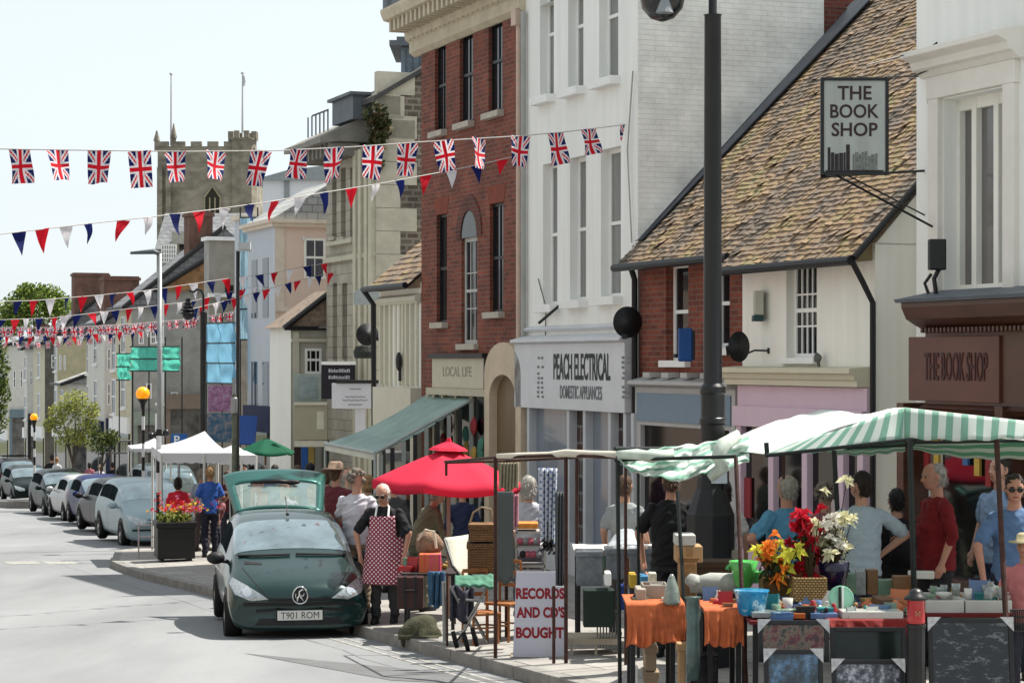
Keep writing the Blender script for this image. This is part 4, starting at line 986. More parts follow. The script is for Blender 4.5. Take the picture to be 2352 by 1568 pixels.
# --- terraces stepping down the hill: (corner x, D, y_top, width along street, wall colour, flank colour, roof)
def terrace(label, xc, D, ytop, ws, mf, ms, roof=None, rise=1.6, nwin=3, floors=2, depth=7, pots=0, chim=None, name="terraced_house", fascia=None):
    B, t, s, zt = boxbld(name, label, xc, D, None, ws, ytop, ms, mf, depth=depth)
    if roof:
        mb = MB(); mb.prism([(t - .3, zt - .05), (t + depth / 2, zt + rise), (t + depth + .2, zt - .05)], 1, s - .15, s + ws); B.part("roof", mb, roof)
        mb = MB(); mb.path([(t - .35, s - .2, zt - .05), (t + depth / 2, s - .2, zt + rise + .05)], .09); mb.path([(t - .33, s - .2, zt - .05), (t - .33, s + ws, zt - .05)], .07); B.part("gutter", mb, M_gutter)
    H = zt - B.g
    for fl in range(floors):
        zc = B.g + 3.0 + (H - 3.0) * (fl + .5) / floors
        for k in range(nwin):
            y = s + ws * (k + .5) / nwin
            o_ = MB(); 
            for q in ((y - .42, y - .36), (y + .36, y + .42)): o_.box(t - .03, t + .01, q[0], q[1], zc - .7, zc + .7)
            for z in (zc - .7, zc - .03, zc + .64): o_.box(t - .025, t + .01, y - .36, y + .36, z, z + .06)
            o_.box(t - .1, t + .01, y - .5, y + .5, zc - .78, zc - .701)
            w_ = B.part("window", o_, M_white)
            g_ = MB(); g_.box(t - .012, t - .002, y - .36, y + .36, zc - .64, zc + .64); B.part("pane", g_, M_glass, w_)
    mb = MB(); mb.box(t - .15, t - .005, s + .1, s + ws - .1, B.g + 2.4, B.g + 3.0); B.part("shop_fascia", mb, fascia or M_white)
    mb = MB(); mb.box(t - .06, t - .004, s + .3, s + ws - .3, B.g + .4, B.g + 2.4); B.part("shop_window", mb, M_dglass)
    if chim:
        cx, cw, ch = chim; mb = MB(); mb.box(cx + t, cx + t + cw, s + .1, s + 1.0, zt, zt + ch); mb.box(cx + t - .06, cx + t + cw + .06, s + .04, s + 1.06, zt + ch - .18, zt + ch - .06)
        ch_ = B.part("chimney", mb, MATS.get("chimney_brick") or mat("chimney_brick", (.2, .12, .095), .9, var=.35, scale=2))
        if pots:
            mb = MB()
            for k in range(pots): xx = cx + t + cw * (k + .5) / pots; mb.lathe([(.16, 0), (.13, .5), (.17, .52), (.17, .6), (.1, .6)], (xx, s + .55, zt + ch), 12)
            poles(mb, mat("buff_pots", (.55, .48, .36), .8, var=.15), ch_, "chimney_pot")
    return B
G1 = mat("grey_render", (.40, .39, .37), .9, var=.2, scale=2); G2 = mat("stone_render", (.5, .47, .4), .9, var=.2, scale=2); Y1 = mat("pale_yellow_render", (.6, .57, .44), .9, var=.1); W1 = mat("off_white_render", (.66, .65, .6), .9, var=.08)
OR_ = rampm("orange_tiles_far", [(.35, (.2, .12, .06)), (.65, (.42, .24, .12))], 3, .9, bump=.3)
N3 = [(.25, 4), (.5, 4), (.75, 4)]
def fwin(B, D, boxes, cols=2, rows=2):
    t, s = B.T, B.s0
    for (x0, x1, y0, y1) in boxes: flank(B, t, s, D, x0, x1, y0, y1, M_white, M_dglass, cols, rows, .05)
def flankshop(B, D, x0, x1, yt, m):
    t, s = B.T, B.s0; a = P(x0, 0, D).x; u0 = (x0 - CX) / F; u1 = (x1 - CX) / F; d0 = s / (CT - u0 * ST); d1 = s / (CT - u1 * ST); ta, tb = d0 * (u0 * CT + ST), d1 * (u1 * CT + ST); z = (CY - yt) / F * d0
    mb = MB(); mb.box(ta, tb, s - .2, s - .002, z - .5, z); mb.box(ta, ta + .15, s - .1, s - .002, B.g, z - .5); mb.box(tb - .15, tb, s - .1, s - .002, B.g, z - .5); B.part("shop_fascia", mb, m)
    mb = MB(); mb.box(ta + .15, tb - .15, s - .05, s - .003, B.g + .4, z - .5); B.part("shop_window", mb, MATS.get("far_shop") or mat("far_shop", (.17, .165, .16), .4, var=.7, scale=2.2))
B = terrace("low grey stone house with an orange tiled verge under the long raking gutter", 376, 74, 664, .8, W1, G1, OR_, 2.3, 1, 2)
fwin(B, 74, [(392, 408, 900, 930), (420, 432, 720, 745)]); flankshop(B, 74, 380, 478, 905, mat("brown_shop", (.3, .24, .2)))
B = terrace("grey gabled house with long raking dark gutter above the turquoise netting", 302, 81, 704, 3, Y1, G1, M_slate, 3.0, 1, 2, chim=(2.2, .9, 3.6))
fwin(B, 81, [(318, 330, 760, 790), (345, 358, 760, 790), (335, 348, 880, 915)]); flankshop(B, 81, 306, 376, 945, mat("sage_shop", (.3, .34, .3)))
B = terrace("pale house with a bank of tall windows behind the orange globe beacon", 240, 92, 742, 4, W1, W1, M_slate, 2.2, 1, 2, fascia=MATS["navy_fascia"], chim=(.0, 1.5, 2.0), pots=4)
fwin(B, 92, [(246, 254, 800, 850), (262, 270, 800, 850), (282, 290, 800, 850), (246, 254, 880, 930), (262, 270, 880, 930), (282, 290, 880, 930)], 1, 2); flankshop(B, 92, 243, 300, 960, MATS["navy_fascia"])
mb = MB(); X = P(240, 0, 92).x
B = terrace("dark stone house under a broad slate roof and brick chimney stack", 103, 118, 790, 4, Y1, mat("dark_stone", (.17, .165, .15), .9, var=.3), M_slate, 3.0, 1, 2, chim=(1.6, 1.9, 3.9))
fwin(B, 118, [(118, 130, 815, 845)])
B = terrace("small cream cottage with a pointed slate roof and pale upright pilasters", 155, 106, 880, 3, Y1, W1, brickm("light_slate", (.3, .3, .29), (.36, .36, .34), (.16, .16, .16), .3, .2, .012, .25), 1.3, 1, 1)
fwin(B, 106, [(168, 175, 900, 950), (186, 193, 900, 950), (205, 213, 850, 868)], 1, 2); flankshop(B, 106, 158, 236, 985, G2)
B = terrace("cream fronted building with dark shop below at the far left edge", 20, 135, 792, 6, Y1, W1, M_slate, 1.0, 3, 2)
fwin(B, 135, [(30, 36, 850, 890), (46, 52, 850, 890), (62, 68, 850, 890), (80, 86, 850, 890)], 1, 2); flankshop(B, 135, 22, 100, 940, mat("shop_blue_grey", (.2, .26, .3)))
terrace("farthest pale house closing the street at the left edge", -6, 165, 800, 8, Y1, W1, M_slate, 1.0, 2, 2)
B = terrace("salmon washed narrow house between the tall-windowed house and the gabled one", 268, 87, 760, 1, Y1, mat("salmon_wash", (.55, .42, .34), .9, var=.15), OR_, 1.4, 1, 2)
fwin(B, 87, [(274, 282, 800, 840), (288, 296, 800, 840), (274, 282, 880, 920), (288, 296, 880, 920)], 1, 2)
B = terrace("grey-blue narrow house with a small chimney just left of the tall-windowed house", 208, 99, 775, 1, W1, mat("grey_blue_wash", (.42, .46, .5), .9, var=.15), M_slate, 1.5, 1, 2, chim=(.5, .7, 1.6), pots=2)
fwin(B, 99, [(213, 220, 810, 845), (226, 233, 810, 845), (213, 220, 890, 925), (226, 233, 890, 925)], 1, 2); flankshop(B, 99, 210, 238, 960, mat("green_shop", (.05, .16, .1)))
B = terrace("yellowish narrow house rising above the small pointed cottage", 132, 113, 770, 1, W1, mat("yellow_wash", (.6, .55, .38), .9, var=.15), M_slate, 1.3, 1, 2)
fwin(B, 113, [(136, 141, 815, 850), (146, 151, 815, 850)], 1, 2)
B = terrace("white narrow house with grey shopfront near the far left beacon", 62, 127, 800, 1, W1, W1, M_slate, 1.6, 1, 2, chim=(.6, .7, 1.4), pots=2)
fwin(B, 127, [(68, 74, 850, 885), (80, 86, 850, 885), (92, 98, 850, 885)], 1, 2); flankshop(B, 127, 64, 100, 950, M_dark)
# flat grey render block with ledge behind the blue scaffold
DD = 70.0
a, b = P(480, 0, DD), P(545, 0, DD)
t, s = W2S(a.x, DD)
B = Bld("grey_block", "plain grey cement block of wall with a white ledge behind the lamp posts", t, s, s + .7, P(0, 552, DD).z, G1, depth=4.5, side=mat("cement_render", (.36, .34, .3), .9, var=.2, scale=2))
mb = MB(); zz = P(0, 682, DD).z; mb.box(t - .05, t + 4.4, s - .25, s - .002, zz, zz + .12); mb.box(t - .1, t + 4.5, s - .12, s + .7, B.zt, B.zt + .12); B.part("ledge", mb, M_white)
flank(B, t, s, DD, 517, 536, 655, 672, M_dark, M_dglass, 1, 1, .04)
M_tq = clothm("turquoise_netting", (.16, .62, .50), .45, .35, 5)
a, b = P(305, 0, 70), P(418, 0, 68.5); netting("scaffolding", "scaffold with a broad band of turquoise netting above the orange globe beacon", ((a.x, a.y), (b.x, b.y), P(0, 796, 69).z, P(0, 852, 69).z), M_tq, 4, 3, seed=7)
a, b = P(274, 0, 72), P(304, 0, 71.5); netting("scaffolding", "short side panel of turquoise netting hanging lower at the left of the broad band", ((a.x, a.y), (b.x, b.y), P(0, 812, 72).z, P(0, 872, 72).z), M_tq, 2, 3, seed=9)
# long tiled roof of the house below the tower, with lattice dormer
DD = 105.0
a, b = P(352, 0, DD), P(560, 0, DD)
r = thing("long_roofed_house", "house with a long mossy tiled roof and white lattice dormer below the church tower", "building", ((a.x + b.x) / 2, DD, gz(a.x, DD)), frame='world')
mb = MB(); zr, ze_ = P(0, 478, DD).z, P(0, 572, DD).z
mb.box(a.x, b.x, DD + 1, DD + 7, gz(a.x, DD), ze_); mb.build("wall", G1, r)
mb = MB(); mb.prism([(DD + .4, ze_), (DD + 3.6, zr), (DD + 7, ze_)], 0, a.x, b.x); mb.build("roof", M_slate, r)
mb = MB(); zz = P(0, 560, DD).z; mb.box(P(395, 0, DD).x, P(500, 0, DD).x, DD - .1, DD + 1.6, zz, P(0, 532, DD).z); mb.box(P(372, 0, DD).x, P(408, 0, DD).x, DD - .3, DD + 1.5, P(0, 605, DD).z, zz - .01); mb.build("dormer", mat("mossy_pale_tiles", (.42, .41, .36), .9, var=.3, scale=9), r)
mb = MB()
for k in range(7): x = P(374 + k * 5.4, 0, DD).x; mb.box(x - .025, x + .025, DD - .36, DD - .31, P(0, 603, DD).z, P(0, 564, DD).z)
for k in range(5): z = P(0, 603 - k * 9.7, DD).z; mb.box(P(373, 0, DD).x, P(407, 0, DD).x, DD - .35, DD - .315, z - .025, z + .025)
mb.build("lattice_window", M_white, r)
# --- church tower
DT = 250.0
M_tower = rampm("tower_stone", [(.35, (.16, .145, .115)), (.5, (.26, .235, .19)), (.65, (.35, .32, .26))], .35, .95, stretch=(1, 1, 2), bump=.2)
x0, x1 = P(362, 0, DT).x, P(583, 0, DT).x; zt = P(0, 345, DT).z; g0 = -14
r = thing("church_tower", "square grey stone church tower with battlements and corner turret", "church tower", ((x0 + x1) / 2, DT, g0), frame='world')
mb = MB(); mb.box(x0, x1, DT, DT + 10.5, g0, zt); mb.box(x0 - .15, x1 + .15, DT - .15, DT + 10.6, zt, zt + .25); mb.build("tower_wall", M_tower, r)
mb = MB(); x = x0
while x < x1 - 1.4: mb.box(x, x + 1.25, DT, DT + .5, zt + .25, zt + 1.0); mb.box(x, x + 1.25, DT + 10, DT + 10.5, zt + .25, zt + 1.0); x += 1.9
mb.box(x0, x1, DT + .05, DT + .45, zt + .2, zt + .45); mb.build("battlements", M_tower, r)
mb = MB(); xt = P(557, 0, DT).x; mb.lathe([(1.55, -12), (1.55, zt + 1.1 - 0), (1.75, zt + 1.15), (1.75, zt + 1.35), (1.5, zt + 1.4)], (xt, DT + .6, 0), 8)
for k in range(8): an = k * math.pi / 4 + .39; mb.cbox((xt + 1.45 * math.cos(an), DT + .6 + 1.45 * math.sin(an), zt + 1.75), (.6, .6, .8))
mb.build("turret", M_tower, r)
mb = MB()
for x, h in ((P(359, 0, DT).x, 2.1), (P(398, 0, DT).x, 2.9), (P(528, 0, DT).x, 1.2)): mb.lathe([(.28, -.3), (.28, h * .4), (.4, h * .42), (.05, h)], (x, DT + .3, zt + .2), 6)
poles(mb, M_tower, r, "pinnacle")
mb = MB()
for x in (x0, x0 + 1.0, x1 - .8): mb.box(x, x + .6, DT - .5, DT, g0, zt - 2)
poles(mb, M_tower, r, "buttress")
xw = P(488, 0, DT).x; zw = P(0, 470, DT).z; mb = MB(); mb.prism([(xw - .9, zw - 2), (xw + .9, zw - 2), (xw + .9, zw + .8), (xw, zw + 2.0), (xw - .9, zw + .8)], 1, DT - .05, DT + .1); fo = mb.build("belfry_window", mat("belfry_dark", (.05, .045, .035), .9), r)
mb = MB()
for dx in (-.9, -.3, .3, .9): mb.box(xw + dx - .07, xw + dx + .07, DT - .12, DT - .05, zw - 2, zw + .8)
mb.path([(xw - .95, DT - .1, zw + .8), (xw, DT - .1, zw + 2.1), (xw + .95, DT - .1, zw + .8)], .12, 6); mb.build("tracery", mat("tracery_stone", (.35, .31, .22), .9), inherit(fo, r))
for x, y0_, y1_ in ((393, 170, 335), (557, 168, 305)):
    a, b = P(x, y1_, DT + 1), P(x, y0_, DT + 1)
    mb = MB(); mb.tube(a, b, .13, 8, r2=.07); mb.ell(b, (.2, .2, .2), 8, 6)
    if x > 500: mb.path([b + Vector((.15, 0, -.3)), b + Vector((.25, 0, -.9)), b + Vector((.1, 0, -1.5))], .14, 6)
    single("flagpole", mb, mat("pale_pole", (.5, .5, .5), .5), "tall pole on the %s of the church tower" % ("turret at the right" if x > 500 else "left pinnacle"), "flagpole", a)
# low grey office block half hidden behind tower (right)
r_ = thing("grey_shed", "pale flat-topped building behind the church tower's right side", "building", P(660, 640, 130), frame='world')
mb = MB(); a, b = P(604, 0, 130), P(760, 0, 130); mb.box(a.x, b.x, 130, 136, gz(a.x, 130), P(0, 415, 130).z); mb.build("wall", mat("pale_cladding", (.66, .68, .72), .7, var=.04, streak=True), r_)
mb = MB(); mb.prism([(a.x - .6, P(0, 415, 130).z), (a.x + 1.5, P(0, 392, 130).z), (b.x, P(0, 380, 130).z), (b.x, P(0, 415, 130).z)], 1, 129.6, 136.5); mb.build("roof", mat("grey_roof_sheet", (.3, .33, .34), .6), r_)
mb = MB(); x = P(659, 0, 130).x; mb.box(x - .15, x + .15, 129.9, 130.0, gz(x, 130), P(0, 412, 130).z); mb.build("post", mat("grey_post", (.3, .32, .33)), r_)

D = 72.0; r = thing("railing", "grey balustrade running behind the far parked cars below the pointed cottage", "railing", G(260, D), frame='world')
mb = MB(); a, b = P(226, 1040, D), P(305, 1012, D)
for z in (a.z, b.z): mb.tube((a.x, D, z), (b.x, D, z), .03)
for k in range(15): x = a.x + (b.x - a.x) * k / 14; mb.tube((x, D, gz(x, D) if k % 7 == 0 else a.z), (x, D, b.z), .015)
mb.build("rails", mat("rail_grey", (.2, .2, .2)), r)
# --- trees
def tree(label, base, trunkh, crowns, leafm, size, n, seed, name="tree", spread=.3, tr=.09, group=None):
    r = thing(name, label, "tree", base, group=group, frame='world'); rr = random.Random(seed); base = Vector(base)
    mb = MB(); top = base + Vector((0, 0, trunkh)); mb.path([base, base.lerp(top, .5) + Vector((rr.uniform(-.05, .05), 0, 0)), top], [tr, tr * .8, tr * .6], 8)
    for c, rd, w in crowns: c = Vector(c); m_ = top.lerp(c, .5) + Vector((rr.uniform(-.2, .2), 0, rr.uniform(0, .2))); mb.path([top, m_, c], [tr * .5, tr * .35, tr * .12], 6)
    mb.build("trunk", mat("bark", (.12, .1, .08), .95, var=.3), r)
    mb = MB()
    for i, (c, rd, w) in enumerate(crowns): leaves(mb, c, rd, int(n * w), size, len(leafm), seed=seed * 50 + i)
    mb.build("crown", leafm, r)
Lg = [clothm("leaf_mid", (.085, .13, .03), .3), clothm("leaf_light", (.17, .21, .055), .35), clothm("leaf_dark", (.04, .07, .02), .2)]
Ly = [clothm("leaf_yellow_green", (.34, .38, .09), .4), clothm("leaf_olive", (.22, .24, .08), .4), clothm("leaf_lime", (.45, .46, .16), .4)]
D7 = 76.0; c0 = G(168, D7)
def cp(x, y, D): return P(x, y, D)
tree("slender street tree with thin yellow-green leaves beyond the parked cars", c0, 1.6, [(cp(140, 950, D7), (.5, .4, .45), 1), (cp(172, 925, D7), (.55, .5, .5), 1.3), (cp(200, 960, D7), (.45, .4, .5), 1), (cp(120, 975, D7), (.35, .3, .3), .5), (cp(160, 1000, D7), (.6, .4, .4), .9), (cp(190, 1005, D7), (.4, .4, .35), .5), (cp(215, 940, D7), (.25, .25, .3), .3)], Ly, .055, 520, 3, tr=.07)
c1 = G(232, 70)
tree("dark green young tree beside the yellow-green one", c1, 1.5, [(cp(232, 1015, 70), (.5, .4, .4), 1), (cp(255, 1005, 70), (.35, .3, .3), .8), (cp(215, 990, 70), (.3, .3, .25), .5)], [Lg[0], Lg[2], Ly[1]], .055, 380, 5, tr=.06)
D8 = 190.0
tree("bushy bright green trees on the skyline left of the chimneys", Vector((P(75, 0, D8).x, D8, -10)), 8, [(cp(75, 690, D8), (2.2, 2, 1.6), 1.2), (cp(35, 715, D8), (1.7, 1.5, 1.4), 1), (cp(110, 685, D8), (1.6, 1.4, 1.3), 1), (cp(62, 670, D8), (1.1, 1, .8), .6), (cp(135, 705, D8), (1.5, 1.4, 1.2), 1), (cp(20, 740, D8), (1.6, 1.4, 1.5), 1), (cp(90, 720, D8), (2.6, 2, 1.6), 1.3)], [clothm("leaf_bright", (.17, .26, .05), .35), Lg[0], clothm("leaf_yellow", (.34, .42, .12), .35), Lg[1]], .17, 900, 8, tr=.3)
D9 = 108.0
tree("dark leafy tree cut off by the left edge", Vector((P(-18, 0, D9).x, D9, gz(P(-18, 0, D9).x, D9))), 3, [(cp(-8, 850, D9), (.7, .8, 1.1), 1.2), (cp(-15, 800, D9), (.7, .8, .9), 1), (cp(-5, 905, D9), (.65, .8, 1.0), 1.2), (cp(-12, 960, D9), (.7, .8, .9), 1)], [Lg[0], Lg[2], Lg[1]], .1, 500, 11, tr=.15)
# ---------------------------------------------------------------- cars
def paint(name, c, metal=.5, cc_=.02): return mat(name, c, .25, metal, var=.03, coat=cc_, spec=.4 if cc_ > .3 else .05)
M_win = mat("car_glass", (.30, .38, .40), .05, .75, var=.35, scale=2.5, coat=1., spec=1.)
M_sidew = mat("side_glass", (.03, .04, .045), .35, var=.4, scale=3, coat=0, spec=.0)
M_plast = mat("black_plastic", (.02, .02, .022), .55, var=.2)
M_lamp = mat("headlamp_glass", (.42, .45, .46), .08, .5, var=.35, scale=22, coat=1.)
M_tail = mat("tail_lamp", (.35, .012, .015), .15, var=.2, scale=20, coat=1.)
M_rim = mat("alloy_rim", (.4, .41, .42), .35, .8, var=.1)
M_plate = mat("plate_white", (.62, .62, .60), .4, var=.03); M_platey = mat("plate_yellow", (.6, .45, .08), .4)
KSH = {
 'hatch': dict(L=3.83, W=1.65, st=[(0, .52, .46), (.06, .66, .55), (.14, .74, .64), (.62, .90, .80), (.98, .98, .86), (1.78, 1.40, .90), (2.6, 1.43, .92), (3.2, 1.37, .93), (3.62, 1.02, .92), (3.78, .86, .78), (3.83, .5, .45)], ws=4, sd=(5, 6, 7), rw=7, wf=.72, wr=3.15),
 'estate': dict(L=4.3, W=1.72, st=[(0, .55, .46), (.06, .70, .58), (.16, .80, .68), (.7, .93, .83), (1.05, 1.00, .90), (1.85, 1.46, .95), (2.9, 1.49, .97), (3.85, 1.44, .98), (4.18, 1.05, .96), (4.27, .9, .8), (4.3, .5, .45)], ws=4, sd=(5, 6, 7), rw=7, wf=.8, wr=3.5),
 'tall': dict(L=4.5, W=1.8, st=[(0, .6, .5), (.06, .82, .66), (.16, .95, .8), (.7, 1.08, .95), (1.05, 1.14, 1.02), (1.7, 1.74, 1.06), (2.9, 1.78, 1.08), (4.1, 1.74, 1.08), (4.38, 1.15, 1.06), (4.47, .95, .9), (4.5, .55, .5)], ws=4, sd=(5, 6, 7), rw=7, wf=.85, wr=3.7),
}
def carbody(kind):
    k = KSH[kind]; L, Wd = k['L'], k['W']; mb = MB(); rows = []; n = len(k['st'])
    for i, (y, zt, zb) in enumerate(k['st']):
        yy = y - L / 2; ends = min(i, n - 1 - i); q = {0: .92, 1: .965, 2: .985}.get(ends, 1.0); w = Wd / 2 * q
        low = .20 if ends else .26
        cabin = 5 <= i <= 7
        if cabin:
            up = [(w * .93, zb), (w * .79, zt - .09), (w * .68, zt - .018), (w * .33, zt + .004), (0, zt + .01)]
        elif i == 4: up = [(w * .93, zb), (w * .87, zt - .035), (w * .78, zt - .012), (w * .33, zt + .012), (0, zt + .018)]
        elif i == 8: up = [(w * .93, zb), (w * .86, zt - .03), (w * .72, zt), (w * .33, zt + .01), (0, zt + .012)]
        else: up = [(w * .93, zb), (w * .8, zt - .05), (w * .62, zt - .015), (w * .3, zt), (0, zt + .005)]
        half = [(0, low - .02), (w * .84, low - .02), (w * .955, low + .06), (w, .5 * zb + .14), (w * .985, zb - .12)] + up
        row = [(x, z) for x, z in half] + [(-x, z) for x, z in half[-2:0:-1]]
        # nose pushes forward in the middle
        rows.append([(x, yy + (.115 * (abs(x) / w) ** 2 * (1 if i < n / 2 else -1) if ends < 3 else 0), z) for x, z in row])
    m = len(rows[0])
    for r_ in rows: mb.v += [Vector(p) for p in r_]
    for i in range(n - 1):
        for j in range(m):
            j2 = (j + 1) % m; f = (i * m + j, i * m + j2, (i + 1) * m + j2, (i + 1) * m + j)
            jj = j if j < 9 else m - 1 - j
            mi = 0
            if i == k['ws'] and jj in (6, 7, 8): mi = 1
            if i in k['sd'][:2] and jj == 5: mi = 2
            if i == k['rw'] and jj in (6, 7, 8): mi = 3
            mb.f.append(f); mb.m.append(mi)
    mb.f.append(tuple(range(m))[::-1]); mb.m.append(0); mb.f.append(tuple((n - 1) * m + j for j in range(m))); mb.m.append(0)
    mats = [mat("t%d" % i, (.5, .5, .5)) for i in range(4)]
    o = mb.build("car_source", mats, None, smooth=True, sub=2)
    dg = bpy.context.evaluated_depsgraph_get(); me = bpy.data.meshes.new_from_object(o.evaluated_get(dg))
    vs = [v.co.copy() for v in me.vertices]; nr = [v.normal.copy() for v in me.vertices]; fs = [(tuple(p.vertices), p.material_index) for p in me.polygons]
    bv = BVHTree.FromPolygons(vs, [f for f, _ in fs])
    bpy.data.objects.remove(o)
    out = {}
    for mi in range(4):
        idx = {}; b = MB()
        for f, q in fs:
            if q != mi: continue
            for v in f:
                if v not in idx: idx[v] = len(b.v); b.v.append(vs[v] + nr[v] * (0 if mi == 0 else -.004))
            b.f.append(tuple(idx[v] for v in f)); b.m.append(0)
        out[mi] = b
    return out, bv
def decal(bv, poly, axis='y', sgn=-1, off=.006, name_res=.03, other=None):
    "flat outline (x,z) projected on the car body along y (or (y,z) along x)"
    xs = [p[0] for p in poly]; zs = [p[1] for p in poly]
    def inside(x, z):
        c = False; n = len(poly)
        for i in range(n):
            (x1, z1), (x2, z2) = poly[i], poly[(i + 1) % n]
            if (z1 > z) != (z2 > z) and x < (x2 - x1) * (z - z1) / (z2 - z1) + x1: c = not c
        return c
    cx, cz = sum(xs) / len(xs), sum(zs) / len(zs); rings = 5; n = len(poly); dense = []
    for i in range(n):
        a, b = poly[i], poly[(i + 1) % n]; k = max(1, int(math.hypot(a[0] - b[0], a[1] - b[1]) / name_res))
        dense += [(a[0] + (b[0] - a[0]) * q / k, a[1] + (b[1] - a[1]) * q / k) for q in range(k)]
    mb = MB(); m = len(dense)
    def hit(x, z):
        o = Vector((x, sgn * 4, z)) if axis == 'y' else Vector((sgn * 4, x, z)); d = Vector((0, -sgn, 0)) if axis == 'y' else Vector((-sgn, 0, 0))
        l, nn, i, ds = bv.ray_cast(o, d)
        if l is None: l, nn, i, ds = bv.find_nearest(Vector((x, sgn * 2, z)) if axis == 'y' else Vector((sgn * 1, x, z)))
        nn = nn if nn.dot(d) < 0 else -nn
        return l + nn * off
    for r_ in range(rings): 
        f = 1 - r_ / rings
        for (x, z) in dense: mb.v.append(hit(cx + (x - cx) * f, cz + (z - cz) * f))
    mb.v.append(hit(cx, cz)); c = len(mb.v) - 1
    for r_ in range(rings - 1):
        for i in range(m): i2 = (i + 1) % m; mb.f.append((r_ * m + i, r_ * m + i2, (r_ + 1) * m + i2, (r_ + 1) * m + i)); mb.m.append(0)
    for i in range(m): mb.f.append(((rings - 1) * m + i, (rings - 1) * m + (i + 1) % m, c)); mb.m.append(0)
    return mb
CB = {k: carbody(k) for k in KSH}
def wheel(root, x, y, r=.29):
    sg = 1 if x > 0 else -1
    M = Matrix.Translation((x, y, r)) @ Matrix.Rotation(rad(90) * sg, 4, 'Y')
    mb = MB(); mb.lathe([(r * .6, -.19), (r - .03, -.19), (r, -.15), (r, -.03), (r - .03, .01), (r * .66, .015), (r * .62, -.02)], (0, 0, 0), 22, 0, M); w = mb.build("wheel", M_rubber, root, smooth=True)
    mb = MB(); mb.lathe([(r * .62, -.02), (r * .64, .0), (r * .56, .002), (r * .5, -.03), (.06, -.015), (.05, .01), (.01, .01)], (0, 0, 0), 18, 0, M)
    mb.build("rim", M_rim, w)
    mb = MB()
    for k in range(5): an = k * 2 * math.pi / 5; mb.add([(math.cos(an + d) * q, math.sin(an + d) * q, .004) for q, d in ((r * .2, -.3), (r * .5, -.22), (r * .5, .22), (r * .2, .3))], [(0, 1, 2, 3)], 0, M)
    mb.build("wheel_slots", M_plast, w)
